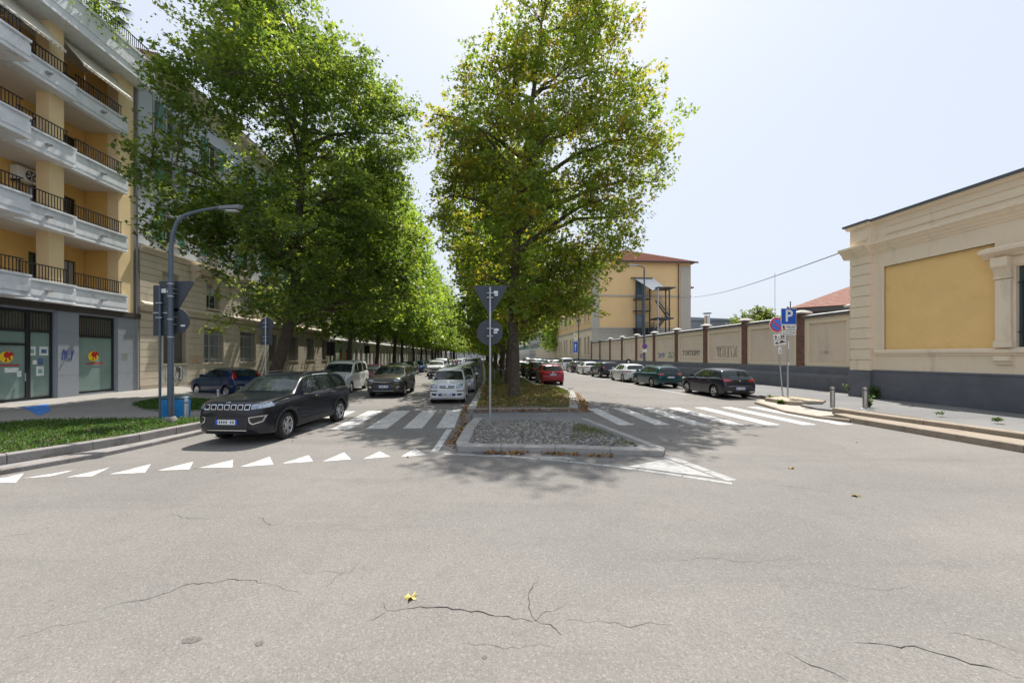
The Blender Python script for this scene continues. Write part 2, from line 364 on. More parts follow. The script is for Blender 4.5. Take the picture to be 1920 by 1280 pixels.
sheet('islet_fill', [[(11.36, 17.5), (11.42, 16.2), (12.24, 15.86), (13.05, 16.64), (12.8, 18.08), (12.05, 18.25)]], .05, .238, mat('sandy_fill', (.42, .36, .27), .95, var=(10, .25), bump=(40, .6)), 'sandy infill of the sign islet', 'islet')
p = G(1531, 766, .1); sheet('drain_cover', [[(p[0]-.55, p[1]-.05), (p[0]+.05, p[1]-.3), (p[0]+.6, p[1]+.05), (p[0]-.05, p[1]+.33)]], .099, .099, mat('cover_dark', (.13, .14, .16), .6, .3, var=(20, .3)), 'dark metal inspection cover in the crossing ramp', 'drain cover')
kerb(X((13.45, 18.4), (13.45, 60)), 0, .172, .15, m_granite, 'kerb of the right pavement beside the parked cars', step=1.4, side=-1, seed=9)
# ---- median: cobbled nose, crossing gap, long grass strip
isl = X((-.55, 8.73), (.4, 8.62), (1.56, 8.45), (2.7, 8.2), (3.75, 7.98), (3.95, 8.3), (3.72, 9.8), (3.32, 12.5), (3.2, 13.9), (-.4, 13.9), (-.3, 12.7), (-.5, 11.1), (-.62, 9.2))
sheet('island_base', [[(x * .985 + .02, y * .998 + .06) for x, y in isl[:5]] + isl[5:]], 0, .085, m_path, 'asphalt base of the median nose', 'traffic island')
nose = kerb(isl[0:5], 0, .13, .26, m_stone, 'granite kerb across the nose of the cobbled median', step=1.15, side=1, seed=10)
kerb([isl[4], isl[5], isl[6], isl[7]], 0, .105, .22, m_stone, 'flush stone edge right of the cobbled median', step=1.2, side=1, seed=11)
kerb([isl[10], isl[11], isl[12], isl[0]], 0, .125, .3, m_stone, 'stone edge left of the cobbled median', step=1.1, side=1, seed=12)
# river cobbles
def dome_field(name, poly, n, z, rad, m, label, cat, seed, colr):
    r = np.random.default_rng(seed); P = np.array(poly); lo, hi = P.min(0), P.max(0); pts = []
    cell = rad * 1.55; ny = int((hi[1]-lo[1]) / cell); nx = int((hi[0]-lo[0]) / cell)
    gx, gy = np.meshgrid(np.arange(nx + 1), np.arange(ny + 1)); C = np.stack([gx.ravel(), gy.ravel()], 1) * cell + lo
    C[:, 0] += (np.round((C[:, 1] - lo[1]) / cell) % 2) * cell / 2; C += r.uniform(-.22, .22, C.shape) * cell
    ins = np.zeros(len(C), bool); x, y = C.T
    for i in range(len(P)):
        x0, y0 = P[i]; x1, y1 = P[(i+1) % len(P)]
        ins ^= ((y0 > y) != (y1 > y)) & (x < (x1-x0) * (y-y0) / (y1-y0+1e-12) + x0)
    C = C[ins]; k = 7; ang = np.arange(k) * 2 * np.pi / k
    V = []; F = []; T = []
    s = r.uniform(.75, 1.1, len(C)) * rad; e = r.uniform(.65, 1., len(C)); a = r.uniform(0, 3.14, len(C)); h = r.uniform(.4, .9, len(C)) * rad
    ring = []
    for rf, hf in ((1, 0), (.78, .75)):
        lx = np.cos(ang)[None] * rf * s[:, None]; ly = np.sin(ang)[None] * rf * (s * e)[:, None]
        ring.append(np.stack([C[:, :1] + lx * np.cos(a)[:, None] - ly * np.sin(a)[:, None], C[:, 1:] + lx * np.sin(a)[:, None] + ly * np.cos(a)[:, None], np.repeat((z + h * hf)[:, None], k, 1)], 2))
    top = np.stack([C[:, 0], C[:, 1], z + h], 1)[:, None]
    V = np.concatenate(ring + [top], 1); n_ = 2 * k + 1
    f = [(i, (i+1) % k, k + (i+1) % k) for i in range(k)] + [(i, k + (i+1) % k, k + i) for i in range(k)] + [(k + i, k + (i+1) % k, 2*k) for i in range(k)]
    F = (np.array(f)[None] + (np.arange(len(C)) * n_)[:, None, None]).reshape(-1, 3)
    t = np.array(colr)[r.integers(0, len(colr), len(C))] * r.uniform(.75, 1.2, (len(C), 1)); T = np.repeat(np.concatenate([t, np.ones((len(C), 1))], 1), n_, 0)
    me = npmesh(name, V.reshape(-1, 3), F, [m], T, smooth=True)
    return tag(link(name, me), label, cat, kind='stuff')
def tintmat(name, rough, trans=0, bump=None, gain=1., tcol=None):
    m = bpy.data.materials.new(name); m.use_nodes = True; t = m.node_tree; b = t.nodes['Principled BSDF']
    a = t.nodes.new('ShaderNodeAttribute'); a.attribute_name = 'tint'
    t.links.new(a.outputs['Color'], b.inputs['Base Color']); b.inputs['Roughness'].default_value = rough
    if trans:
        b.inputs['Specular IOR Level'].default_value = .4
        tr = t.nodes.new('ShaderNodeBsdfTranslucent'); ms = t.nodes.new('ShaderNodeMixShader'); ms.inputs[0].default_value = trans
        mu = t.nodes.new('ShaderNodeMix'); mu.data_type = 'RGBA'; mu.blend_type = 'MULTIPLY'; mu.inputs['Factor'].default_value = 1
        t.links.new(a.outputs['Color'], mu.inputs['A']); mu.inputs['B'].default_value = (*(tcol or (2.6, 2.3, .7)), 1)
        t.links.new(mu.outputs['Result'], tr.inputs['Color'])
        o = t.nodes['Material Output']; t.links.new(b.outputs[0], ms.inputs[1]); t.links.new(tr.outputs[0], ms.inputs[2]); t.links.new(ms.outputs[0], o.inputs['Surface'])
    return m
m_cob = tintmat('river_cobble', .7)
cobp = X((-.2, 9.05), (1.5, 8.78), (3.3, 8.4), (3.5, 8.7), (3.3, 9.9), (2.9, 11.75), (1.5, 12.25), (-.05, 12.2), (-.18, 11.1))
sheet('cobble_bed', [cobp], .07, .092, mat('cobble_mortar', (.13, .12, .1), .95, var=(8, .3)), 'dark joints under the river cobbles of the median nose', 'island bed')
dome_field('river_cobbles', cobp, 0, .094, .043, m_cob, 'rounded river cobbles set in the median nose around the sign pole', 'cobbles', 5, [(.25, .24, .22), (.16, .16, .155), (.34, .31, .26), (.2, .17, .14), (.1, .105, .11)])
# grass median
med = X((-.57, 14.6), (3.57, 14.6), (4.55, 19.), (5.05, 21.5), (5.05, 25), (4.2, 26.6), (3.75, 28), (3.75, 230), (.05, 230), (.05, 32), (-.35, 20))
sheet('median_soil', [X((-.3, 14.8), (3.3, 14.8), (4.3, 19), (4.8, 21.5), (4.8, 25), (4.0, 26.4), (3.55, 28), (3.55, 230), (.25, 230), (.25, 32), (-.1, 20))], 0, .14, m_soil, 'bare soil of the long planted median', 'soil')
kerb(med[0:2], 0, .15, .18, m_granite, 'front kerb of the grassed median facing the crossing', side=1, seed=13)
kerb(med[1:6] + X((3.75, 28), (3.75, 60)), 0, .15, .34, m_stone, 'right kerb of the grassed median by the red car', step=1.3, side=1, seed=14)
kerb([med[0]] + X((-.35, 20), (.05, 32), (.05, 60)), 0, .15, .3, m_stone, 'left kerb of the grassed median by the small white car', step=1.3, side=-1, seed=15)
for nm, q in (('far left', X((.05, 60), (.05, 230), (.35, 230), (.35, 60))), ('far right', X((3.41, 60), (3.75, 60), (3.75, 230), (3.41, 230)))):
    sheet('median_edge', [q], 0, .15, m_stone, f'distant {nm.split()[1]} edge stones of the long median', 'kerb')
# paved nose in front: white line stones, splayed triangle of slabs
def strip(name, pts_uv, wd, m, parent, seg=0, gap=.01, z=.004):
    P = [S(*p) for p in pts_uv]; Q = [P[0]]
    for a, b in zip(P[:-1], P[1:]):
        n = max(1, round((b-a).length / (seg or 99))); Q += [a.lerp(b, (i+1)/n) for i in range(n)]
    for a, b in zip(Q[:-1], Q[1:]):
        d = (b - a).normalized(); n = Vector((-d.y, d.x, 0)) * wd / 2; a_, b__ = a + d * gap, b - d * gap
        MB().add([(a_.x-n.x, a_.y-n.y, z), (b__.x-n.x, b__.y-n.y, z), (b__.x+n.x, b__.y+n.y, z), (a_.x+n.x, a_.y+n.y, z)], [(0, 1, 2, 3)]).build(name, m, parent)
t = thing('island_marking', 'white stone line and splayed corner slabs in front of the median nose', 'road marking', kind='structure')
strip('line_stone', [(-.85, 8.55), (.6, 8.22), (1.7, 7.75), (2.86, 7.12), (4.1, 6.2)], .13, m_slab, t, seg=.62)
strip('line_stone', [(3.85, 8.0), (4.2, 6.35)], .2, m_slab, t, seg=.6)
for q in ([(2.75, 7.3), (3.72, 7.78), (4.02, 6.5)], ):
    P = [S(*p, .006) for p in q]; MB().add(P, [(0, 1, 2)]).build('corner_slab', m_slab, t)
P = [S(u, v, .006) for u, v in ((.9, 8.22), (1.75, 8.1), (1.9, 7.82), (1.25, 8.0))]; MB().add(P, [(0, 1, 2, 3)]).build('corner_slab', m_slab, t)
# left edge line beside the median
t = thing('edge_line', 'worn white edge line left of the cobbled median', 'road marking', kind='structure')
strip('line_piece', [(-1.05, 8.7), (-.95, 11.4)], .16, m_paint, t, seg=1.2)
# zebra crossings
zl = thing('zebra_crossing', 'white zebra stripes between the dark SUV and the median', 'zebra crossing', kind='structure')
for u0, u1 in [(-1.35, -.83), (-2.3, -1.75), (-3.36, -2.75), (-4.35, -3.8), (-5.35, -4.8), (-6.4, -5.85), (-7.4, -6.85)]:
    P = [S(u, v, .004) for u, v in ((u0, 11.6), (u1, 11.6), (u1, 15.4), (u0, 15.4))]; MB().add(P, [(0, 1, 2, 3)]).build('stripe', m_paint, zl)
zr = thing('zebra_crossing', 'white zebra stripes from the median to the concrete ramp', 'zebra crossing', kind='structure')
for i in range(7):
    u1 = 4.58 + 1.12 * i; va = 11.68 - .075 * i
    P = [S(u, v, .004) for u, v in ((u1-.47, va), (u1, va), (u1, 15.5), (u1-.47, 15.5))]; MB().add(P, [(0, 1, 2, 3)]).build('stripe', m_paint, zr)
# give-way triangles
yl = thing('give_way_line', 'row of white give-way triangles across the left lane', 'road marking', kind='structure')
for a, b, c in [((-40, 905), (30, 905), (45, 887)), ((40, 897), (95, 893), (145, 880)), ((124, 895), (172, 893), (207, 876)), ((205, 889), (272, 886), (283, 870)), ((295, 882), (355, 880), (363, 865)), ((372, 877), (436, 876), (437, 862)),
                ((450, 875), (513, 871), (506, 856)), ((528, 869), (587, 865), (579, 853)), ((605, 865), (659, 861), (645, 848)), ((681, 860), (733, 856), (712, 846)), ((752, 856), (800, 853), (778, 840))]:
    P = [(*G(*q), .004) for q in (a, b, c)]; MB().add(P, [(0, 1, 2)]).build('triangle', m_paint, yl)
# parking lines
pl = thing('parking_line', 'thin white line beside the cars parked on the right', 'road marking', kind='structure')
strip('line_piece', [(11.0, 20), (11.0, 62)], .1, m_paint, pl, seg=6.5, gap=.6)
# dark disc painting the round sign's cast shadow on the road
for (px, py), r_, lb in [((914, 847), .33, 'dark disc painted as the round sign shadow beside the median nose')]:
    x, y = G(px, py); tag(MB().lathe([(.001, .006), (r_-.03, .006), (r_-.03, .003), (r_, .003)], 28).build('sign_shadow_disc', mat('sign_shadow_dark', (.1, .1, .105), .6, .4, var=(30, .3)), loc=(x, y, 0)), lb, 'painted shadow')
# ================================================================ VEGETATION
m_leaf = tintmat('plane_leaf', .42, .56, tcol=(3.6, 3.1, .95))
m_leafg = tintmat('grass_blade', .6, .35, tcol=(1.8, 1.9, .6))
m_litter = tintmat('dry_leaf', .8, .2, tcol=(1.5, 1.3, .8))
m_bark = mat('plane_bark', (.085, .066, .048), .95, var=(5, .45), bump=(14, .9), stain=(3.5, (.15, .13, .1), .58, .6, (1, 1, .5)))
LEAF = np.array([(0, 0, 0), (-.14, .5, .02), (-.52, .52, -.06), (0, 1, -.08), (.52, .52, -.06), (.14, .5, .02)])
LEAFF = np.array([(0, 1, 2), (0, 4, 5), (0, 5, 3), (0, 3, 1)])
LEAF2 = np.array([(0, 0, 0), (-.42, .5, -.07), (0, 1, -.06), (.42, .5, -.07)]); LEAF2F = np.array([(0, 2, 1), (0, 3, 2)])
def leaves(C, size, r, tint, simple=False, flat=.5, droop=.35):
    """one leaf at each centre C (n,3)"""
    base, ff = (LEAF2, LEAF2F) if simple else (LEAF, LEAFF)
    n = len(C); az = r.uniform(0, 2*np.pi, n); el = r.normal(-droop, flat, n); roll = r.normal(0, .7, n)
    d = np.stack([np.cos(az)*np.cos(el), np.sin(az)*np.cos(el), np.sin(el)], 1)
    s0 = np.stack([-np.sin(az), np.cos(az), np.zeros(n)], 1); u0 = np.cross(s0, d)
    s = s0*np.cos(roll)[:, None] + u0*np.sin(roll)[:, None]; u = np.cross(s, d)
    sz = r.uniform(.65, 1.25, n)[:, None, None] * size
    V = C[:, None] + sz * (base[None, :, :1]*s[:, None] + base[None, :, 1:2]*d[:, None] + base[None, :, 2:]*u[:, None])
    F = (ff[None] + (np.arange(n)*len(base))[:, None, None]).reshape(-1, 3)
    T = np.repeat(np.concatenate([tint, np.ones((n, 1))], 1), len(base), 0)
    return V.reshape(-1, 3), F, T
PAL = {'green': [(.05, .092, .032), (.065, .11, .034), (.088, .135, .037), (.04, .075, .03), (.125, .165, .045)],
       'autumn': [(.08, .13, .03), (.07, .12, .028), (.105, .15, .032), (.16, .16, .035), (.075, .125, .03), (.15, .12, .034), (.13, .15, .035), (.06, .1, .028), (.09, .145, .03), (.08, .135, .03)],
       'bright': [(.075, .13, .036), (.095, .155, .04), (.12, .175, .042), (.06, .11, .034)],
       'far': [(.07, .1, .04), (.085, .12, .045), (.06, .09, .04)]}
def crown_points(blobs, n, r, gap=.0, gs=.42, shell=.55, seed=0):
    vol = np.array([b[3]*b[4]*b[5] for b in blobs]); vol = vol**.85; out = []
    while len(out) < n:
        b = blobs[r.choice(len(blobs), p=vol/vol.sum())]
        d = r.normal(size=3); d /= np.linalg.norm(d); rad = r.uniform(0, 1)**(1/3)
        if r.uniform() > (1-shell) + shell*rad**2: continue
        p = np.array(b[:3]) + d*rad*np.array(b[3:6])
        if gap and noise.noise(Vector(p*gs + seed*7.3)) < gap - .45*0 and r.uniform() < .85: continue
        out.append(p)
    return np.array(out)
def make_tree(name, label, base, trunk, blobs, nclump, per, lsize, pal, seed, group=None, simple=False, csize=.55, gap=-.12, limbs=16, twigs=True, gs=.42, wisps=0, spray=.17):
    """trunk: [(dx,dy,z,r)...] in metres from base; blobs likewise from base"""
    r = np.random.default_rng(seed); rr = random.Random(seed)
    root = thing(name, label, 'tree', (base[0], base[1], base[2]), 0, group)
    C = crown_points(blobs, nclump, r, gap, seed=seed, gs=gs)
    tp = [Vector(t[:3]) for t in trunk]; tr = [t[3] for t in trunk]
    mb = MB()
    P = []; RR = []                                                     # smooth trunk
    for i in range(len(tp)-1):
        for k in range(4):
            f = k/4; P.append(tp[i].lerp(tp[i+1], f) + Vector((rr.uniform(-.03, .03), rr.uniform(-.03, .03), 0))*(i > 0)); RR.append(tr[i]*(1-f) + tr[i+1]*f)
    P.append(tp[-1]); RR.append(tr[-1]); RR[0] *= 1.22; RR[1] *= 1.05
    mb.tube(P, RR, 12)
    mb.build('trunk', m_bark, root, smooth=True, angle=80)
    mb = MB(); nodes = [(p, q) for p, q in zip(P, RR) if p.z > tp[1].z]
    tg = []                                                             # limbs: spread targets
    for p in C[r.permutation(len(C))]:
        if all(np.linalg.norm(p-q) > 2.1 for q in tg): tg.append(p)
        if len(tg) >= limbs: break
    LP = [(p, q) for p, q in nodes]
    for q in tg:
        q = Vector(q); cand = [(p, rad) for p, rad in nodes if p.z < q.z - .25*(q - p).xy.length] or nodes[:1]
        p0, rad = min(cand, key=lambda c: (c[0]-q).length + .3*abs(q.z - c[0].z - (q-c[0]).xy.length*.9))
        n = 7; pts = []; rs = []; sag = Vector((rr.uniform(-.5, .5), rr.uniform(-.5, .5), .12*(q-p0).length))
        r0 = min(rad*.62, .035 + .02*(q-p0).length)
        for i in range(n+1):
            f = i/n; c = p0.lerp(q, f) + sag*math.sin(math.pi*f)*.8 + Vector((rr.uniform(-.1, .1), rr.uniform(-.1, .1), rr.uniform(-.08, .08)))*(0 < i < n)
            pts.append(c); rs.append(r0*(1-f)**.8 + .016); LP.append((c, rs[-1]))
        mb.tube(pts, rs, 6)
    if twigs:
        LA = np.array([p for p, _ in LP])
        for p in C[::1 if len(C) < 1500 else 2]:
            d = np.linalg.norm(LA - p, axis=1) + np.maximum(0, LA[:, 2] - p[2])*.6; j = int(d.argmin()); a = Vector(LA[j]); q = Vector(p)
            m_ = a.lerp(q, .5) + Vector((0, 0, .08*(q-a).length)); mb.tube([a, m_, q], [min(.026, LP[j][1]*.6), .014, .006], 3, cap=False)
    mb.build('branches', m_bark, root, smooth=True, angle=80)['kind'] = 'stuff'
    n = nclump*per; own = np.repeat(np.arange(nclump), per)
    ns_ = 4; sub = C[:, None] + r.normal(0, 1, (nclump, ns_, 3))*csize*np.array([1, 1, .7])           # sprays inside each clump
    k_ = r.integers(0, ns_, n); L = sub[own, k_] + r.normal(0, 1, (n, 3))*np.array([1, 1, .6])*spray
    L[:, 2] -= .25*np.linalg.norm(L[:, :2] - sub[own, k_][:, :2], axis=1)
    if wisps:                                                            # sprays that stick out past the crown
        k = r.integers(0, nclump, wisps); c0 = C.mean(0); d = C[k]-c0; d /= np.linalg.norm(d, axis=1)[:, None]
        tt = r.uniform(0, .95, (wisps, 26)); W = C[k][:, None] + d[:, None]*tt[..., None] + r.normal(0, .075, (wisps, 26, 3)); W[..., 2] += .25*tt - .25*tt**2
        L = np.concatenate([L, W.reshape(-1, 3)]); own = np.concatenate([own, np.repeat(k, 26)]); n = len(L)
    pl_ = np.array(PAL[pal]); ct = pl_[r.integers(0, len(pl_), nclump)]
    tint = (ct[own]*.7 + pl_[r.integers(0, len(pl_), n)]*.3)*r.uniform(.85, 1.4, (n, 1))
    V, F, T = leaves(L, lsize, r, tint, simple)
    link('crown', npmesh('crown', V, F, [m_leaf], T), root)
    return root
TREES = True
def px2(px, py, Y): return ((px-960)/740*Y, 2.1 + (667-py)/740*Y)
# -- tree 1 : big plane tree in the left row, leaning trunk
b1 = G(508, 716, .15); b1 = (-13.9, 22.9)
def blob(px, py, Y, rpx, rpy, ry, base):
    x, z = px2(px, py, Y); return (x-base[0], Y-base[1], z-base[2], rpx/740*Y, ry, rpy/740*Y)
B = (b1[0], b1[1], .15)
bl = [blob(*q, B) for q in [(450, 60, 22, 95, 95, 3.2), (530, 30, 23, 85, 85, 3.6), (630, 150, 24, 92, 75, 3.6), (695, 255, 24.5, 78, 110, 3.8), (520, 200, 22, 150, 110, 4.5),
      (400, 205, 20.5, 82, 85, 2.8), (335, 330, 19.5, 66, 62, 2.), (350, 420, 20, 55, 45, 1.8), (285, 325, 18.5, 42, 32, 1.2), (330, 230, 20.5, 36, 40, 1.5), (430, 385, 21, 105, 70, 3.4), (600, 380, 23.5, 150, 110, 4.5), (520, 520, 23, 110, 70, 3.5), (640, 500, 25, 100, 80, 3.5),
      (420, 600, 21.5, 22, 16, .7), (540, 560, 20.5, 60, 40, 1.6), (560, 450, 20, 90, 70, 2.), (700, 420, 25, 75, 120, 3.6), (715, 540, 25, 60, 60, 2.6), (450, -60, 23, 105, 80, 4)]]
tr = [(0, 0, -.1, .36), (.25, 0, 1.2, .33), (.8, .05, 3.2, .3), (1.2, .1, 5.2, .27), (1.35, .1, 8, .26), (1.5, .2, 11, .2), (1.7, .2, 15, .14), (1.9, .3, 19, .07)]
if TREES: make_tree('plane_tree', 'huge leafy plane tree with leaning dark trunk behind the dark SUV', B, tr, bl, 2150, 38, .235, 'green', 3, csize=.4, limbs=38, gap=.09, wisps=260, spray=.2)
# -- tree 2 : plane tree in the median behind the central sign
B = (.12, 19.2, .12)
bl = [blob(q[0]*.96+41, q[1], q[2], q[3]*.9, *q[4:], B) for q in [(1065, 40, 19, 80, 70, 2.), (990, 65, 19, 55, 70, 2.), (1135, 70, 19, 62, 70, 2.), (910, 165, 19, 58, 62, 2.2), (1030, 170, 18.5, 120, 90, 3.2), (1170, 190, 19, 78, 75, 2.5), (1245, 225, 19.5, 45, 32, 1.4),
      (860, 260, 19.5, 62, 90, 2.5), (960, 290, 18.5, 110, 90, 3.4), (1100, 300, 18.5, 125, 95, 3.2), (1215, 310, 19.5, 48, 60, 2.), (860, 390, 20, 55, 85, 2.4), (1000, 420, 18.5, 120, 90, 3.2), (1110, 440, 19, 82, 90, 2.8), (1185, 385, 19.5, 38, 55, 1.6),
      (1040, 540, 19, 85, 52, 2.4), (1105, 525, 19.5, 40, 62, 1.6), (905, 500, 20, 55, 60, 2.), (985, 575, 20, 75, 40, 2.), (965, 560, 17.2, 50, 42, 1.), (1000, 480, 16.8, 70, 60, 1.2), (990, 370, 16.5, 80, 70, 1.2), (1060, 560, 17.5, 60, 40, 1.1), (1050, -25, 19, 85, 45, 2.)]]
tr = [(0, 0, -.1, .27), (0, 0, 1.5, .235), (-.06, 0, 4, .22), (.05, 0, 7, .21), (.4, 0, 10, .16), (.7, 0, 13, .14), (1.1, .1, 16, .08), (1.4, .1, 19, .04)]
if TREES: make_tree('plane_tree', 'yellowing plane tree on the grass median behind the central sign pole', B, tr, bl, 1500, 39, .19, 'autumn', 5, csize=.34, limbs=34, gap=.09, wisps=200, gs=.5, spray=.16)
# -- generic far plane trees sharing mesh data
def generic(seed, pal, label, loc):
    bl = [(0, 0, 9, 3.6, 4.4, 4.4), (1.2, 1, 13, 2.6, 3, 3.4), (-1.6, -1, 11.5, 2.4, 3, 3.6), (2, 0, 5.8, 2.4, 3.2, 2.2), (-2, 1, 5.2, 2.4, 3, 2.2), (0, -2, 4.6, 2., 2., 1.5), (0, 0, 15.5, 1.8, 2.2, 2.4)]
    tr = [(0, 0, -.1, .19), (.05, 0, 1.5, .165), (.22, 0, 4, .15), (.1, .1, 8, .12), (.2, 0, 12, .09), (.2, 0, 15, .04)]
    return make_tree('plane_tree', label, loc, tr, bl, 760, 27, .28, pal, seed, simple=True, csize=.5, limbs=14, gap=-.15, twigs=False, spray=.2)
if TREES:
    GL = 'distant plane trees lining the left pavement'; GM = 'distant plane trees along the median'
    pr = [generic(21, 'bright', 'bright green plane tree with thin leaning trunk behind the white van', (*S(-13, 39.5).xy, .15)), generic(22, 'bright', 'x', (*S(-12.6, 48).xy, .15))]
    pr[1]['label'] = 'plane tree of the left row, seen between the white van and the brown SUV'
    md = [generic(23, 'green', 'dark trunked plane tree close behind the tree at the central sign', (*S(1.75, 28.).xy, .12)), generic(24, 'autumn', 'm', (*S(1.8, 36).xy, .12))]
    pr[0].scale = [1.3]*3; pr[1].scale = [1.35]*3
    md[1]['label'] = 'slim plane tree on the median level with the black SUV ahead of the red car'
    rr = random.Random(2)
    for i in range(17):
        v = 56 + i*8.5; p = S(-12.6 + rr.uniform(-.3, .3), v, .15)
        dup(pr[i % 2], p, rr.uniform(0, 6.28), ORD[i] + ' distant plane tree of the left pavement row beyond the white van', GL).scale = [rr.uniform(1.15, 1.4)]*3
    for i in range(20):
        v = 44 + i*8.2; p = S(1.85 + rr.uniform(-.2, .2), v, .12)
        dup(md[(i+1) % 2] if i % 3 else pr[0], p, rr.uniform(0, 6.28), ORD[i] + ' distant plane tree of the median row beyond the red car', GM).scale = [rr.uniform(.74, .9)]*3
    for i in range(7):
        dup(pr[i % 2], S(-12 + i*4.2, 262 + (i*37 % 11), 0), i*1.3, ORD[i] + ' of the hazy distant trees, from the left, closing the avenue', 'hazy trees where the avenue closes').scale = [1.25]*3
    # right-hand trees beyond the walled yard, and the round tree over the wall
    for i, (v, s_) in enumerate([(104, 1.1), (118, 1.2), (135, 1.1)]):
        dup(pr[i % 2], S(20.5 + i*2, v), i*2., ['first', 'second', 'third'][i] + ' of the plane trees beyond the yellow building at the end of the wall', 'trees beyond the yellow building').scale = [s_]*3
# -- round crowned tree rising over the fence wall
if TREES:
    Bt = (px2(1415, 0, 92)[0], 92, 0)
    bl = [(0, 0, 8, 5.6, 4, 4.2), (-3.5, 0, 7.6, 2.6, 3, 2.6), (4, 0, 7.8, 3, 3, 3), (0.6, 0, 10.6, 3.2, 3, 2.8), (2.5, 0, 9.6, 3, 3, 2.4), (7.6, 0, 7.4, 3, 3, 2.4)]
    make_tree('round_tree', 'round green tree rising over the cream wall left of the parking sign', Bt, [(0, 0, 0, .4), (0, 0, 3, .35), (0, 0, 7, .2), (0, 0, 10, .1)], bl, 620, 34, .42, 'far', 31, simple=True, csize=.7, limbs=8, gap=0, twigs=False)
# -- grass
def inside(P, poly):
    P = np.asarray(P); x, y = P[:, 0], P[:, 1]; ins = np.zeros(len(P), bool); q = np.array(poly)
    for i in range(len(q)):
        x0, y0 = q[i][:2]; x1, y1 = q[(i+1) % len(q)][:2]
        ins ^= ((y0 > y) != (y1 > y)) & (x < (x1-x0)*(y-y0)/(y1-y0+1e-12)+x0)
    return ins
def grass(name, poly, n, z, h, pal, label, seed, clover=0, dens=None, cols=None):
    r = np.random.default_rng(seed); q = np.array(poly)[:, :2]; lo, hi = q.min(0), q.max(0)
    P = r.uniform(lo, hi, (n*3, 2)); P = P[inside(P, poly)]
    if dens: 
        k = np.array([noise.noise(Vector((p[0]*.9, p[1]*.9, seed))) for p in P]); P = P[k + r.uniform(-.35, .35, len(P)) > dens]
    P = P[:n]; n = len(P)
    a = r.uniform(0, 6.28, n); hh = h*r.uniform(.5, 1.3, n); w_ = h*.1*r.uniform(.7, 1.5, n); ln = r.uniform(.1, .75, n)*hh
    b = np.stack([P[:, 0], P[:, 1], np.full(n, z)], 1); dx = np.stack([np.cos(a), np.sin(a), np.zeros(n)], 1)
    dl = np.stack([-np.sin(a), np.cos(a), np.zeros(n)], 1)
    up = np.array([0, 0, 1.])
    V = np.stack([b-dx*w_[:, None], b+dx*w_[:, None], b+dl*(ln*.4)[:, None]+up*(hh*.6)[:, None]+dx*(w_*.7)[:, None], b+dl*ln[:, None]+up*hh[:, None], b+dl*(ln*.4)[:, None]+up*(hh*.6)[:, None]-dx*(w_*.7)[:, None]], 1)
    f = np.array([(0, 1, 2), (0, 2, 4), (4, 2, 3)]); F = (f[None]+(np.arange(n)*5)[:, None, None]).reshape(-1, 3)
    c = np.array(cols or [(.04, .095, .014), (.055, .12, .018), (.075, .14, .02), (.03, .075, .012), (.1, .14, .03)])
    t = c[r.integers(0, len(c), n)]*r.uniform(.7, 1.25, (n, 1)); T = np.repeat(np.concatenate([t, np.ones((n, 1))], 1), 5, 0)
    V = V.reshape(-1, 3)
    if clover:
        Pc = r.uniform(lo, hi, (clover*3, 2)); Pc = Pc[inside(Pc, poly)][:clover]; k = len(Pc)
        L = np.stack([Pc[:, 0], Pc[:, 1], z+r.uniform(.02, h*.9, k)], 1); cc = np.array([(.06, .14, .025), (.08, .17, .03), (.045, .11, .02)])[r.integers(0, 3, k)]
        V2, F2, T2 = leaves(L, h*.55, r, cc, True, .3, 0.); V, F, T = np.concatenate([V, V2]), np.concatenate([F, F2+len(V)]), np.concatenate([T, T2])
    return tag(link(name, npmesh(name, V, F, [m_leafg], T)), label, 'grass', kind='stuff')
near = [p for p in verge_poly]
grass('grass', near, 62000, .225, .085, None, 'lush green grass and clover filling the corner verge', 1, clover=26000)
grass('grass', g2, 9000, .18, .09, None, 'grass of the small patch behind the blue bins', 2, clover=3000, dens=-.25)
mg = X((-.25, 14.85), (3.3, 14.85), (4.3, 19), (4.75, 21.5), (4.75, 25), (3.5, 28), (3.5, 44), (.3, 44), (.25, 32), (-.1, 20))
grass('grass', mg, 38000, .135, .075, None, 'thin patchy yellow green grass on the median round the plane tree', 3, dens=-.12, cols=[(.12, .15, .03), (.16, .17, .04), (.09, .13, .025), (.2, .18, .06), (.07, .11, .02)])
grass('grass', X((.4, 44), (3.4, 44), (3.4, 120), (.4, 120)), 9000, .135, .12, None, 'distant grass on the far part of the median', 4, cols=[(.1, .14, .03), (.13, .16, .035)])
grass('grass', X((1.9, 8.75), (3.45, 8.6), (3.3, 9.9), (2.95, 11.4), (2.6, 11.2), (2.3, 10)), 3600, .115, .04, None, 'weedy grass creeping over the right side of the river cobbles', 5, dens=.1, cols=[(.12, .15, .03), (.16, .16, .05), (.09, .13, .025)])
def litter(name, C, size, label, seed, cols=None):
    r = np.random.default_rng(seed); n = len(C); c = np.array(cols or [(.3, .16, .05), (.22, .1, .035), (.42, .27, .1), (.15, .075, .03), (.35, .2, .07)])
    V, F, T = leaves(C, size, r, c[r.integers(0, len(c), n)]*r.uniform(.7, 1.2, (n, 1)), False, .25, -.05)
    return tag(link(name, npmesh(name, V, F, [m_litter], T)), label, 'fallen leaves', kind='stuff')
r = np.random.default_rng(9)
def along(pts, n, sd, z):
    P = [S(*p) for p in pts]; seg = r.integers(0, len(P)-1, n); f = r.uniform(0, 1, n)
    A_ = np.array([P[i][:2] for i in seg]); B_ = np.array([P[i+1][:2] for i in seg]); Q = A_*(1-f)[:, None]+B_*f[:, None] + r.normal(0, sd, (n, 2))
    return np.concatenate([Q, (z + r.uniform(0, .03, n))[:, None]], 1)
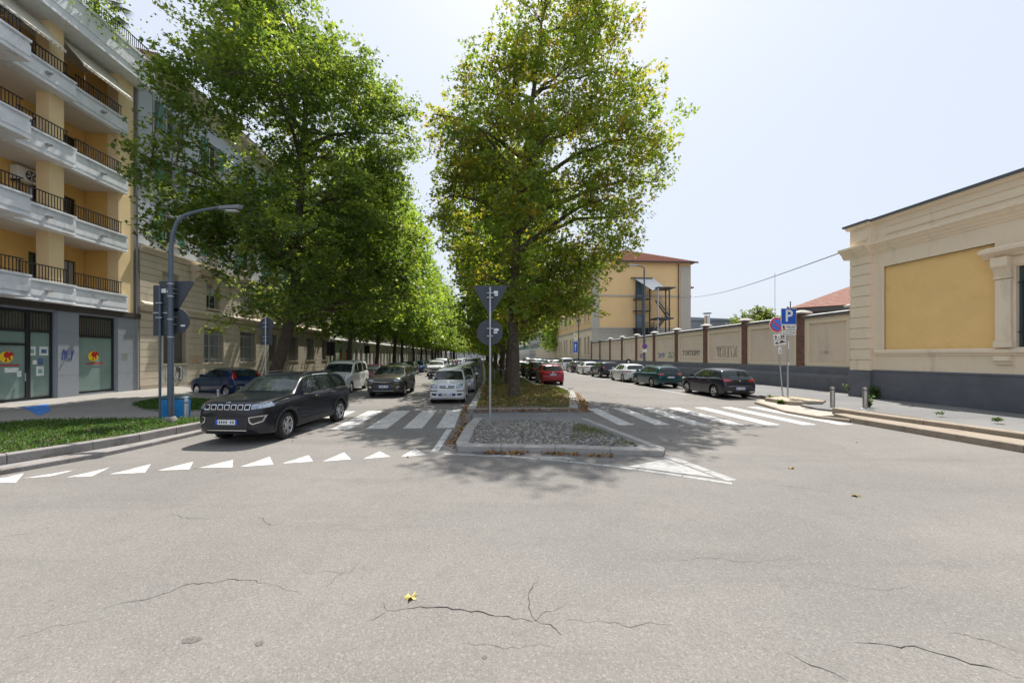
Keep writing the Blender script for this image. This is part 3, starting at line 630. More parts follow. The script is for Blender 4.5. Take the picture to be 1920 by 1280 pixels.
litter('fallen_leaves', np.concatenate([along([(.1, 8.5), (.9, 8.42)], 80, .05, .01), along([(1.25, 8.4), (2.7, 8.05)], 100, .05, .01), along([(-.7, 9), (-.6, 12.5)], 170, .07, .01), along([(-.65, 12.6), (-.7, 17.5)], 150, .07, .01)]), .085, 'brown leaves blown against the kerbs of the median nose', 1)
litter('fallen_leaves', np.concatenate([along([(-.5, 14.45), (3.6, 14.4)], 260, .09, .1), along([(3.85, 14.5), (4.7, 18.5)], 260, .1, .01), along([(4.7, 18.5), (5.25, 22)], 130, .08, .01)]), .1, 'brown leaves gathered along the kerb of the grass median', 2)
Pm = r.uniform([-.2, 15], [4.2, 27], (1500, 2)); Pm = np.array([[S(u, v).x, S(u, v).y, .18+r.uniform(0, .03)] for u, v in Pm])
litter('fallen_leaves', Pm, .11, 'dry plane leaves scattered on the median grass', 3)
Pm = np.concatenate([r.uniform([-8, 7.5], [-1, 30], (120, 2)), r.uniform([4.5, 8], [10, 30], (60, 2)), r.uniform([-.3, 9], [3.2, 14.2], (70, 2))]); Pm = np.array([[S(u, v).x, S(u, v).y, (.012 if not (-.5 < u < 3.5) else .12)] for u, v in Pm])
litter('fallen_leaves', Pm, .06, 'odd dead leaves scattered over the roadway', 4)
m_lone = mat('dry_pale_leaf', (.62, .5, .16), .7, var=(30, .25))
for (px, py), s_, m_, lb in [((770, 1121), .115, m_lone, 'pale yellow plane leaf lying on the road above the long crack'), ((1483, 878), .12, mat('tan_leaf', (.4, .27, .12), .8), 'small tan leaf on the road right of the median tip'), ((1604, 930), .12, mat('tan_leaf2', (.36, .26, .1), .8), 'curled tan leaf on the road before the right kerb')]:
    x, y = G(px, py); mb = MB(); n = 15; ring = []
    for i in range(n):
        t_ = 2*math.pi*i/n; rr_ = s_*.5*(1 if i % 3 == 0 else .55 if i % 3 == 1 else .68); ring.append((math.cos(t_)*rr_, math.sin(t_)*rr_, .012 + .02*math.sin(3*t_+px) + .012*(i % 3 == 0)))
    mb.add([(0, 0, .01)] + ring, [(0, i+1, (i+1) % n+1) for i in range(n)]); mb.tube([(0, 0, .012), (-s_*.6, -s_*.3, .01)], .003, 4)
    tag(mb.build('plane_leaf', m_, loc=(x, y, 0), rz=px), lb, 'leaf')
# weeds by the right building and kerb
def weed(px, py, z, h, n, label, seed, spread=.25, lsz=.085):
    r_ = np.random.default_rng(seed); x, y = G(px, py, z)
    root = thing('weed', label, 'weed', (x, y, z)); mb = MB(); L = []
    for i in range(n):
        a = r_.uniform(0, 6.28); q = np.array([math.cos(a)*spread*r_.uniform(.2, 1), math.sin(a)*spread*.6*r_.uniform(.2, 1), h*r_.uniform(.5, 1.1)])
        mb.tube([(q[0]*.2, q[1]*.2, 0), (q[0]*.5, q[1]*.5, q[2]*.6), tuple(q)], [.006, .005, .002], 4)
        for f in np.linspace(.25, 1, 7): L.append(q*np.array([f, f, f**.8]) + r_.normal(0, .03, 3))
    mb.build('stems', mat('weed_stem', (.1, .14, .04), .8), root)
    L = np.abs(np.array(L)*np.array([0, 0, 1])) + np.array(L)*np.array([1, 1, 0]); L = np.repeat(L, 4, 0) + r_.normal(0, lsz*.4, (len(L)*4, 3)); L[:, 2] = np.abs(L[:, 2])
    V, F, T = leaves(L, lsz, r_, np.array([(.07, .12, .03), (.1, .15, .04), (.055, .1, .025)])[r_.integers(0, 3, len(L))], True)
    link('leaves', npmesh('leaves', V, F, [m_leafg], T), root)
weed(1602, 742, .17, .55, 20, 'tall yellow green weed at the foot of the quoined corner', 1, .4)
weed(1640, 747, .17, .5, 22, 'dark leafy weed growing from the plinth just right of the corner', 2, .26)
weed(1628, 764, .17, .4, 8, 'thin weed clinging to the right bollard', 3, .08)
weed(1762, 775, .27, .035, 4, 'flat weed between the pavement cobbles at mid kerb', 4, .12, .045)
weed(1862, 787, .27, .05, 5, 'bright low weed on the cobble strip under the yellow panel', 5, .22, .05)
weed(1848, 764, .17, .2, 8, 'small dark weed at the foot of the plinth below the window', 6, .15)
weed(1445, 744, .24, .08, 5, 'straw coloured dry weed at the foot of the leaning sign post', 7, .3, .05)
weed(1465, 757, .1, .13, 8, 'tiny weed in the joint before the sign islet', 8, .12)
# ================================================================ BUILDINGS
def wall_open(mb, xo, th, v0, v1, z0, z1, ops, m=0):
    """wall slab: outer face at x = xo, thickness th going to xo+th (sign), running along y"""
    zs = sorted({z0, z1, *[min(max(o[2], z0), z1) for o in ops], *[min(max(o[3], z0), z1) for o in ops]})
    a, b = sorted((xo, xo+th))
    for za, zb in zip(zs[:-1], zs[1:]):
        if zb-za < 1e-4: continue
        cut = sorted((o[0], o[1]) for o in ops if o[2] < zb-1e-4 and o[3] > za+1e-4); c = v0
        for p, q in cut:
            if p > c+1e-4: mb.box(a, b, c, p, za, zb, m)
            c = max(c, q)
        if v1 > c+1e-4: mb.box(a, b, c, v1, za, zb, m)
    return mb
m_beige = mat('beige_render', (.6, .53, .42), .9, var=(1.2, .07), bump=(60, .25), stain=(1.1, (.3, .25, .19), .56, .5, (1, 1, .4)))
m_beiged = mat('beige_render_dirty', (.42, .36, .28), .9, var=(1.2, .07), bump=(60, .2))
m_cream = mat('cream_plaster', (.82, .69, .52), .9, var=(.8, .04), bump=(70, .15), stain=(.9, (.55, .46, .35), .55, .55, (1.6, 1.6, .35)))
m_creamw = mat('cream_wall_panel', (.70, .58, .46), .9, var=(.7, .05), bump=(60, .15), stain=(.8, (.5, .42, .34), .54, .55, (1.4, 1.4, .4)))
m_creamf = mat('cream_wall_frame', (.76, .65, .49), .9, var=(.9, .04))
m_yel = mat('yellow_panel', (.86, .58, .24), .9, var=(1.1, .05), bump=(90, .1), stain=(.7, (.62, .4, .13), .55, .35))
m_plinth = mat('slate_plinth_paint', (.125, .13, .15), .8, var=(1.3, .14), bump=(80, .2), stain=(1.2, (.2, .2, .2), .56, .5, (1, 1, 2.5)))
m_shut = mat('grey_roller_shutter', (.3, .3, .3), .6, .2)
m_graff = mat('graffiti_blue', (.05, .1, .4), .7); m_graffk = mat('graffiti_black', (.06, .06, .055), .7)
m_grg = mat('graffiti_green', (.1, .35, .18), .7); m_grp = mat('graffiti_violet', (.25, .15, .35), .7); m_gro = mat('graffiti_orange', (.6, .3, .15), .8)
m_tile = mat('clay_tiles', (.27, .125, .09), .85, var=(9, .35), stain=(2.2, (.3, .22, .17), .5, .6), bump=(22, .8)); m_grgl = mat('frosted_teal_glass', (.2, .29, .27), .15, var=(1.2, .12), spec=.8)
m_granitew = mat('grey_granite_cladding', (.27, .3, .34), .55, var=(70, .3), stain=(1.5, (.17, .16, .15), .56, .4))
m_bwall = mat('grey_blue_plaster', (.52, .55, .63), .9, var=(1.2, .06)); m_wtrim = mat('white_trim', (.7, .69, .66), .8)
def scribble(name, m, parent, plane, c, wd, ht, seed, n=9, r=.02):
    """hand-drawn loops on a wall; plane: function (a, b) -> point"""
    rr = random.Random(seed); mb = MB()
    for k in range(n):
        a0 = c[0] - wd/2 + wd*(k+.5)/n; pts = []; ph = rr.uniform(0, 6); s1, s2 = rr.uniform(.6, 1.2), rr.choice([1, 1, 2, 1.5])
        for i in range(11):
            t = i/10*rr.uniform(4.2, 4.8) + ph; pts.append(plane(a0 + wd/n*.55*math.cos(t)*s1 + rr.uniform(-.02, .02), c[1] + ht*.48*math.sin(t*s2) + rr.uniform(-.02, .02)))
        mb.tube(pts, r, 4)
    return mb.build(name, m, parent)
# ---------------------------------------------------------------- apartment block with ochre balconies
root = thing('apartment_building', 'ochre apartment block with white banded balconies and granite shop front', 'building', S(-19.7, 0), A)
p1a, p1b = WV(92, -19.7), WV(120, -19.7); p2a, p2b = WV(222, -19.7), WV(250, -19.7)
VE = p2b + .35; V0 = 5.5
g1a, g1b, g2a = WV(104, -19.7), WV(147, -19.7), WV(218, -19.7); gend = VE
FZ = [4.5, 7.77, 10.95, 14.12]; FT = [5.42, 8.67, 11.87, 15.0]
# ground floor cladding, as granite slabs
mb = MB(); wall_open(mb, -.02, -.5, V0, VE, 0, 4.32, [(g1b, g2a, .22, 4.12), (-50, g1a, .12, 4.12)][:1] + [(12.2, g1a, .16, 4.12), (6, 11.4, .16, 4.12)])
mb.build('wall', m_granitew, root)
for a, b in ((g1a, g1b), (g2a, gend), (11.4, 12.2)):
    n = 1; zz = [.15, 1.18, 2.2, 3.22, 4.2]
    for za, zb in zip(zz[:-1], zz[1:]): MB().box(-.02, .03, a+.07, b-.004, za+.004, zb-.004).build('granite_slab', m_granitew, root)
MB().box(-.3, .12, V0, VE, 4.22, 4.5).build('fascia', mat('dark_bronze', (.06, .05, .045), .5), root)
def shopwin(va, vb, z0, z1, zm, split=None, logo=None, door=False):
    f = MB(); d = -.16
    for a, b, c, e in ((va, va+.08, z0, z1), (vb-.08, vb, z0, z1)): f.box(d-.06, d+.04, a, b, c, e)
    for z in (z0, zm-.05, z1-.1): f.box(d-.06, d+.04, va+.08, vb-.08, z, z+.1)
    if split: f.box(d-.06, d+.04, split-.05, split+.05, z0+.1, zm-.05)
    fr = f.build('window_frame', m_dark, root)
    MB().box(d-.03, d-.015, va+.08, vb-.08, z0+.1, zm-.05).build('pane', m_grgl, fr)
    MB().box(d-.03, d-.015, va+.08, vb-.08, zm+.05, z1-.1).build('pane', m_glass, fr)
    bl = MB(); y = va+.12
    while y < vb-.12: bl.box(d-.012, d-.006, y, y+.05, zm+.06, z1-.12); y += .12
    bl.build('blind', mat('brown_slats', (.11, .085, .07), .6), fr)
    return fr
fr1 = shopwin(g1b+.01, g2a-.01, .24, 4.1, 3.08)
gs = WV(48, -19.85)
fr2 = shopwin(WV(52, -19.85), g1a-.01, .18, 4.1, 3.2); 
frd = shopwin(12.25, WV(52, -19.85)-.01, .18, 4.1, 3.2, split=15.4)
MB().box(-.2, -.12, 15.45, WV(46, -19.85), 2.55, 2.65).build('door_rail', m_dark, frd)
tg_ = MB(); tg_.tube([(-.08, WV(44, -19.85), 1.), (-.08, WV(44, -19.85), 1.35)], .02, 8); tg_.build('door_handle', m_galv, frd)
m_ly, m_lr = mat('logo_yellow', (.85, .6, .02), .5), mat('logo_red', (.5, .02, .02), .5)
def logo(yc, zc, r_, par):
    MB().disc((-.155, yc, zc), r_, 'x', 28, .006).build('logo_disc', m_ly, par)
    k = r_*1.1                                                      # prancing beast silhouette over the disc, and underline
    poly = [(-.25, -.95), (-.1, -.2), (-.45, .2), (-.3, .75), (.1, 1.05), (.35, .8), (.75, .95), (1.15, .6), (1.05, .1), (.8, .35), (.55, .05), (.75, -.55), (.5, -.6), (.25, -.1), (.0, -.15), (.1, -.85)]
    MB().extr([(yc + a*k*.85, zc + b*k*.85) for a, b in poly], 'x', -.151, -.146).build('logo_figure', m_lr, par)
    MB().box(-.156, -.15, yc-r_*1.3, yc+r_*2., zc-r_*1.55, zc-r_*1.32).build('logo_underline', m_lr, par)
logo(WV(175, -19.85), 2.08, .26, fr1); logo(WV(12, -19.85), 2.05, .24, frd)
m_paper = mat('paper_notice', (.7, .75, .76), .7, var=(8, .2)); m_paperb = mat('paper_print', (.08, .15, .3), .7, var=(9, .6))
for px, z, w_, h_, mm in [(61, 2.32, .28, .4, m_paper), (83, 2.32, .36, .4, m_paper), (76, 1.42, .3, .42, m_paper), (66, 1.82, .16, .18, m_paper), (77, 1.85, .2, .3, m_paperb)]:
    y = WV(px, -19.85); MB().box(-.175, -.168, y-w_/2, y+w_/2, z-h_/2, z+h_/2).build('poster', mm, fr2)
    if mm is m_paper and w_ > .2: MB().box(-.168, -.164, y-w_*.3, y+w_*.3, z-h_*.25, z+h_*.2).build('poster_print', m_paperb if px > 70 and z > 2 else mat('poster_green', (.2, .4, .38), .7), fr2)
for px, z, w_, h_ in [(23, 1.5, .5, .2), (37, 1.33, .16, .26)]:
    y = WV(px, -19.85); MB().box(-.175, -.168, y-w_/2, y+w_/2, z-h_/2, z+h_/2).build('poster', m_paper, frd)
yg = WV(126, -19.7); scribble('graffiti_tag', m_graff, root, lambda a, b: (.034, a, b), (yg, 2.15), .55, .5, 4, 5, .012)
yg = WV(233, -19.7); scribble('graffiti_tag', mat('graffiti_pale', (.5, .5, .3), .7), root, lambda a, b: (.034, a, b), (yg, 2.1), .3, .4, 6, 4, .008)
# upper structure: recessed wall, pillars
mb = MB(); ops = []
doors = [(p1b+.15, p1b+.95), (p1b+1.7, p2a-.45)]
for z in FZ[0:4]:
    ops += [(a, b, z+.1, z+2.55) for a, b in doors] + [(p1a-1.5, p1a-.5, z+.1, z+2.5), (p1a-3.6, p1a-2.5, z+.9, z+2.3), (9.2, 10.6, z+.1, z+2.5)]
wall_open(mb, -1.7, -.25, V0, p2a, 4.5, 17.4, ops); mb.build('recessed_wall', m_ochre, root)
k = 0
for o in ops:
    f = MB(); a, b, z0, z1 = o
    for q in ((a, a+.07, z0, z1), (b-.07, b, z0, z1), ((a+b)/2-.03, (a+b)/2+.03, z0+.07, z1-.07), (a+.07, b-.07, z1-.07, z1), (a+.07, b-.07, z0, z0+.07)): f.box(-1.86, -1.78, *q)
    fr = f.build('window_frame', m_brown, root)
    MB().box(-1.84, -1.83, a+.07, b-.07, z0+.07, z1-.07).build('pane', m_glass, fr)
    k += 1
    if k % 3 == 2: MB().box(-1.81, -1.785, a+.05, b-.05, z0+.9, z1).build('roller_blind', mat('grey_blind', (.35, .37, .4), .6), fr)
for a, b in ((p1a, p1b), (p2a, p2b), (11.2, 11.9)):
    MB().box(-.55, 0, a, b, 4.5, 17.36).build('pillar', m_ochrel, root)
MB().box(-1.7, -.552, p2a+.02, p2b-.02, 4.5, 17.36).box(-1.7, -.552, 11.3, 11.6, 4.5, 17.36).build('side_wall', m_ochre, root)
MB().box(-1.7, -.05, p2b, VE, 4.35, 17.36).build('end_wall', mat('end_grey', (.28, .27, .26), .9), root)
tb = MB(); tb.tube([(.04, VE-.16, .2), (.04, VE-.16, 17.3)], .055, 8); tb.build('downpipe', mat('downpipe_grey', (.25, .25, .26), .6), root)
# storeys: slabs, banded fronts, railings
m_rail = mat('railing_black', (.035, .032, .035), .5, .3)
def band(v0, v1, xo, z0, z1, ret=True):
    """balcony front with moulded lip and grooves"""
    prof = [(0, z0), (xo, z0), (xo, z0+.06), (xo-.06, z0+.09), (xo-.06, z0+.2), (xo-.01, z0+.22), (xo-.01, z1-.22), (xo-.06, z1-.2), (xo-.06, z1-.1), (xo+.04, z1-.08), (xo+.04, z1), (xo-.16, z1), (xo-.16, z0+.12), (0, z0+.12)]
    b = MB().extr(prof, 'y', v0, v1)
    for s, e in ((v0, v0+.13), (v1-.13, v1)): b.box(-.2, xo-.17, s, e, z0+.13, z1-.012)
    return b.build('balcony_front', m_conc, root)
def railing(v0, v1, x, z0, h):
    b = MB(); b.box(x-.025, x+.025, v0, v1, z0+h-.04, z0+h); b.box(x-.015, x+.015, v0, v1, z0+.08, z0+.11)
    y = v0+.04
    while y < v1: b.box(x-.011, x+.011, y-.011, y+.011, z0, z0+h-.04); y += .125
    return b.build('railing', m_rail, root)
for fi, (z0, z1) in enumerate(zip(FZ, FT)):
    MB().box(-1.95, -.01, V0, p2a, z0, z0+.1).build('floor_slab', m_soffit, root)
    for a, b, xo in ((p1b+.06, p2a+.28, .28), (p1a-1.85, p1b+.02, .52)): 
        band(a, b, xo, z0, z1); railing(a+.25, b-.3, xo-.1, z1, .68 if fi < 3 else .62)
        yc = (a+b)/2; MB().box(xo, xo+.13, yc-.09, yc+.09, z0+.42, z0+.5).tube([(xo+.02, yc, z0+.46), (xo+.22, yc, z0+.44)], .035, 8).build('drain_spout', mat('spout', (.3, .3, .3), .7), root)
    band(11.8, p1a-1.9, 1.25, z0, z1); railing(12, p1a-2.1, 1.15, z1, .62)
    MB().box(-.1, 1.08, 11.85, p1a-1.95, z0+.002, z0+.1).build('balcony_slab', m_soffit, root)
    band(V0, 11.7, .32, z0, z1); railing(V0+.1, 11.6, .22, z1, .62)
# roof parapet
prof = [(-1.9, 17.36), (.78, 17.36), (.78, 17.44), (.74, 17.46), (.74, 17.78), (.78, 17.8), (.78, 18.7), (.84, 18.72), (.84, 18.86), (.55, 18.86), (.55, 17.6), (-1.9, 17.6)]
MB().extr(prof, 'y', V0, VE+.12).build('roof_parapet', m_conc, root)
MB().box(-1.95, .5, V0, VE, 17.62, 17.7).build('roof_terrace', m_path, root)
railing(V0, VE-.1, .62, 18.86, .75)
MB().box(-9, -2.2, V0, VE, 0, 17.3).build('building_core', m_ochrel, root)
MB().box(-8, -4, V0, VE-2, 17.3, 20).build('penthouse', m_ochre, root)
# awnings on the top storey
m_awn = bpy.data.materials.new('striped_awning'); m_awn.use_nodes = True; t_ = m_awn.node_tree; tc = t_.nodes.new('ShaderNodeTexCoord'); sx = t_.nodes.new('ShaderNodeSeparateXYZ')
ma = t_.nodes.new('ShaderNodeMath'); ma.operation = 'MULTIPLY'; ma.inputs[1].default_value = 5.2; fr_ = t_.nodes.new('ShaderNodeMath'); fr_.operation = 'FRACT'; gt = t_.nodes.new('ShaderNodeMath'); gt.operation = 'GREATER_THAN'; gt.inputs[1].default_value = .55
cmx = t_.nodes.new('ShaderNodeMix'); cmx.data_type = 'RGBA'; cmx.inputs['A'].default_value = (.66, .64, .56, 1); cmx.inputs['B'].default_value = (.4, .36, .27, 1)
for a, b in ((tc.outputs['Object'], sx.inputs[0]), (sx.outputs['Y'], ma.inputs[0]), (ma.outputs[0], fr_.inputs[0]), (fr_.outputs[0], gt.inputs[0]), (gt.outputs[0], cmx.inputs['Factor']), (cmx.outputs['Result'], t_.nodes['Principled BSDF'].inputs['Base Color'])): t_.links.new(a, b)
t_.nodes['Principled BSDF'].inputs['Roughness'].default_value = .9
for a, b in ((p1b+.1, p2a-.05), (p1a-2.9, p1a-.05), (12.2, p1a-3.2)):
    aw = MB().quad((-.25, a, 17.2), (-.25, b, 17.2), (.75, b, 16.0), (.75, a, 16.0)).add([(.75, a, 16.0), (.75, b, 16.0), (.76, b, 15.88), (.76, a, 15.88)], [(0, 1, 2, 3)])
    o = aw.build('awning', m_awn, root); s_ = o.modifiers.new('thickness', 'SOLIDIFY'); s_.thickness = .012
    MB().tube([(.75, a, 15.99), (.75, b, 15.99)], .028, 8).build('awning_bar', m_wtrim, o)
# air conditioner
ac = thing('air_conditioner', 'white air conditioner fixed on the recessed balcony wall of the second storey', 'air conditioner', S(-19.7 - 1.66, WV(46, -21.2), 10.15), A)
MB().box(0, .35, -.45, .45, 0, .62).build('casing', m_white, ac, bevel=.03)
fn = MB().lathe([(.24, .0), (.24, .02), (.2, .02), (.2, .005)], 24, 'x', (.35, .1, .31)).build('fan_guard', m_signback, ac)
fb = MB()
for k in range(5):
    t = k*1.2566; fb.quad((.354, .1+.03*math.cos(t), .31+.03*math.sin(t)), (.354, .1+.19*math.cos(t), .31+.19*math.sin(t)), (.362, .1+.19*math.cos(t+.7), .31+.19*math.sin(t+.7)), (.362, .1+.03*math.cos(t+.7), .31+.03*math.sin(t+.7)))
fb.build('fan_blade', m_black, ac)
MB().box(0, .37, -.4, -.36, -.1, 0).box(0, .37, .36, .4, -.1, 0).build('bracket', m_dark, ac)
# roof plants
def roof_plant(u, v, z, h, n, pal, label, seed, cat='shrub'):
    r_ = np.random.default_rng(seed); rt = thing('roof_shrub', label, cat, S(u, v, z)); C = r_.normal(0, 1, (n, 3))*np.array([.34, .45, .3])*h + np.array([0, 0, h*.65])
    C[:, 2] = np.abs(C[:, 2]); cc = np.array(PAL[pal])[r_.integers(0, len(PAL[pal]), n)]*r_.uniform(.8, 1.3, (n, 1)); V, F, T = leaves(C, .13, r_, cc, True)
    link('foliage', npmesh('foliage', V, F, [m_leaf], T), rt); MB().tube([(0, 0, 0), (0, .05, h*.8)], .05, 6).build('stem', m_bark, rt)
roof_plant(-19.6, 19.6, 18.0, 2.6, 1500, 'bright', 'leafy green shrub on the roof terrace left of the palm', 1)
roof_plant(-19.9, 18.2, 18.0, 2.6, 1300, 'green', 'darker shrub on the roof terrace by the top picture edge', 2)
roof_plant(-19.3, 21.1, 18.0, 1.5, 900, 'bright', 'low bush on the roof terrace under the palm', 3)
rt = thing('palm', 'fan palm standing on the roof terrace above the railing', 'palm', S(-19.7, 21.6, 17.7)); MB().tube([(0, 0, 0), (.05, 0, 1.6), (0, .1, 2.7)], [.13, .11, .09], 8).build('trunk', m_bark, rt)
rp = random.Random(4)
for k in range(26):
    a = rp.uniform(0, 6.28); e = rp.uniform(-.5, 1.25); L_ = rp.uniform(.9, 1.35); c = Vector((0, .1, 2.7)); d = Vector((math.cos(a)*math.cos(e), math.sin(a)*math.cos(e), math.sin(e))); tip = c + d*L_*.75 + Vector((0, 0, -.12))
    fm = MB().tube([c, c + d*L_*.4 + Vector((0, 0, .03)), tip], .012, 4); s_ = d.cross(Vector((0, 0, 1))).normalized(); u_ = s_.cross(d)
    for j in range(15):
        t = (j-7)/7*1.25; q = (d*math.cos(t) + s_*math.sin(t)); e_ = tip + q*.62*(1-.25*abs(t)) + Vector((0, 0, -.14*abs(t)-.05)); n_ = (s_*math.cos(t) - d*math.sin(t))*.02
        mid = tip.lerp(e_, .55) + Vector((0, 0, .02)); fm.add([tip, mid - n_*1.3, e_, mid + n_*1.3], [(0, 1, 2, 3)])
    fm.build('frond', mat('palm_frond', (.08, .13, .035), .5, var=(3, .3)), rt)
# ---------------------------------------------------------------- old beige building next door
root = thing('old_building', 'old beige building with grooved stone courses behind the dark blue car', 'building', S(-19.7, 0), A)
W0 = VE + .02; W1 = WV(612, -19.7) + 1.2
gop = []
for a, b in ((305, 347), (381, 417), (449, 478), (503, 519), (540, 558), (574, 588), (603, 611)): gop.append((WV(a, -19.7), WV(b, -19.7)))
mb = MB(); G1 = [(a, b+.08, 1.62, 4.05) for a, b in gop]
F1 = [(WV(306, -19.7), WV(332, -19.7), 5.55, 7.2), (WV(388, -19.7), WV(410, -19.7), 5.55, 7.2), (WV(452, -19.7), WV(476, -19.7), 5.55, 7.2)]
step = F1[1][0] - F1[0][0]; nx_ = F1[2][1] + 2.2
while nx_ < W1 - 2: F1.append((nx_, nx_ + 1.2, 5.55, 7.2)); nx_ += 4.0
UP = []
for z in (9.2, 12.5, 15.8): UP += [(a, b if b-a < 1.6 else a+1.3, z, z+1.75) for a, b, _, _ in F1]
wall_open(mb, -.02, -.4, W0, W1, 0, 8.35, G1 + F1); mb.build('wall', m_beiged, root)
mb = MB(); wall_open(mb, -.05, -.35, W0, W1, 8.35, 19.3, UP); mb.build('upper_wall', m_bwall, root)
# stone courses between the openings
def courses(z0, z1, h, ops, m, x1=.045):
    z = z0
    while z < z1 - .1:
        cut = sorted((o[0]-.14, o[1]+.14) for o in ops if o[2] < z+h-.05 and o[3] > z+.05); c = W0+.02; segs = []
        for p, q in cut:
            if p > c+.05: segs.append((c, p))
            c = max(c, q)
        segs.append((c, W1))
        for a, b in segs:
            if a < 48: MB().box(-.02, x1, a, b, z+.012, min(z+h, z1)-.012).build('stone_course', m, root)
            else: far.box(-.02, x1, a, b, z+.012, min(z+h, z1)-.012)
        z += h
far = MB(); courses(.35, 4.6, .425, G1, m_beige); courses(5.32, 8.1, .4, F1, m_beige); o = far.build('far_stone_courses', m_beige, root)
MB().box(-.02, .09, W0, W1, .1, .34).build('plinth', m_beiged, root)
MB().extr([(-.02, 4.72), (.09, 4.74), (.12, 4.9), (.26, 5.02), (.3, 5.05), (.3, 5.14), (.06, 5.3), (-.02, 5.3)], 'y', W0, W1).build('cornice', m_beige, root)
MB().extr([(-.02, 8.12), (.08, 8.14), (.14, 8.3), (.3, 8.42), (.3, 8.52), (-.02, 8.6)], 'y', W0, W1).build('cornice', m_beige, root)
MB().extr([(-.05, 18.6), (.1, 18.7), (.4, 19.0), (.95, 19.25), (1.0, 19.45), (-.05, 19.5)], 'y', W0, W1).build('eaves', m_beige, root)
MB().extr([(1.0, 19.45), (1.05, 19.55), (-4, 20.6), (-9, 19.5)], 'y', W0, W1).build('roof', m_tile, root)
MB().box(-9, -.5, W0, W1, 0, 19.4).build('building_core', m_bwall, root)
m_gsh = mat('green_shutter', (.05, .2, .14), .6); m_gla = mat('grille_white', (.55, .57, .56), .5)
for i, (a, b, z0, z1) in enumerate(G1):
    MB().box(-.02, .05, a-.13, a-.005, .36, 4.3).box(-.02, .05, b+.005, b+.13, .36, 4.3).box(-.02, .05, a-.005, b+.005, 4.07, 4.3).build('window_surround', m_beige, root)
    f = MB().box(-.36, -.3, a, a+.07, z0, z1).box(-.36, -.3, b-.07, b, z0, z1).box(-.36, -.3, a+.07, b-.07, z1-.4, z1-.34).box(-.36, -.3, (a+b)/2-.03, (a+b)/2+.03, z0, z1-.4); fr = f.build('window_frame', m_gla if i else m_dark, root)
    MB().box(-.34, -.335, a+.06, b-.06, z0, z1).build('pane', m_glass, fr)
    if i in (0, 3, 4, 6):
        s_ = MB(); z = z0
        while z < z1-.02: s_.extr([(-.28, z), (-.25, z+.02), (-.25, z+.075), (-.28, z+.085)], 'y', a+.02, b-.02); z += .09
        s_.build('shutter', m_shut if i else mat('dark_shutter', (.16, .155, .15), .6), fr)
    else:
        g_ = MB(); y = a+.06
        while y < b-.04: g_.box(-.14, -.12, y-.01, y+.01, z0, z1-.02); y += .13
        for z in (z0+.25, (z0+z1)/2, z1-.3): g_.box(-.145, -.115, a, b, z-.015, z+.015)
        g_.build('window_grille', m_gla, fr)
    MB().box(-.1, .09, a-.05, b+.05, z0-.1, z0).build('window_sill', m_beige, root)
for i, (a, b, z0, z1) in enumerate(F1 + UP):
    zz = z1
    fr = MB().box(-.3, -.25, a, a+.06, z0, z1).box(-.3, -.25, b-.06, b, z0, z1).box(-.3, -.25, a+.06, b-.06, z1-.06, z1).box(-.3, -.25, (a+b)/2-.03, (a+b)/2+.03, z0, z1-.06).build('window_frame', m_gla, root)
    MB().box(-.285, -.28, a+.05, b-.05, z0, z1).build('pane', m_glass, fr)
    drop = .0 if i == 0 else (.95 if i == 1 else .3)
    if i < len(F1): MB().box(-.24, -.21, a+.03, b-.03, z0+drop, z1).build('roller_blind', mat('pale_blind', (.52, .52, .5), .7), fr)
    else:
        MB().box(0.0, .05, a-.55, a-.03, z0, z1).build('shutter', m_gsh, fr); MB().box(0, .05, b+.03, b+.55, z0, z1).build('shutter', m_gsh, fr)
        MB().box(-.05, .03, a-.02, a+.0, z0-.1, z1+.1).box(-.05, .03, b, b+.02, z0-.1, z1+.1).build('window_surround', m_wtrim, fr)
    MB().box(-.1, .12, a-.1, b+.1, z0-.12, z0).build('window_sill', m_beige, root)
# bracketed stone balcony
ba, bb = WV(366, -19.3), WV(445, -19.3); bf = MB().extr([(0, 7.85), (.35, 7.72), (.9, 8.05), (.95, 8.05), (.95, 8.22), (0, 8.22)], 'y', ba, bb)
bf.build('balcony', m_beige, root)
for y in (ba+.15, (ba+bb)/2, bb-.3): MB().extr([(0, 6.9), (.14, 6.95), (.22, 7.3), (.5, 7.5), (.6, 7.78), (0, 7.8)], 'y', y, y+.2).build('bracket', m_beige, root)
br = MB(); br.box(.86, .9, ba, bb, 9.1, 9.15); y = ba
while y < bb: br.box(.87, .89, y, y+.02, 8.22, 9.1); y += .14
br.build('railing', m_rail, root)
y = (gop[0][0]+gop[0][1])/2; MB().box(.0, .06, gop[0][0]-.05, gop[0][1]+.05, .36, 1.6).build('painted_panel', mat('mural_panel', (.42, .42, .38), .8, var=(2.5, .25)), root)
scribble('graffiti_tag', m_graffk, root, lambda a, b: (.065, a, b), (y, .95), 1.2, .9, 12, 5, .018)
scribble('graffiti_tag', m_wtrim, root, lambda a, b: (.066, a, b), (y-.1, 1.0), 1.3, .8, 22, 4, .035)
scribble('graffiti_tag', m_gro, root, lambda a, b: (.05, a, b), (gop[0][1]+.9, 1.9), .9, .55, 13, 4, .014)
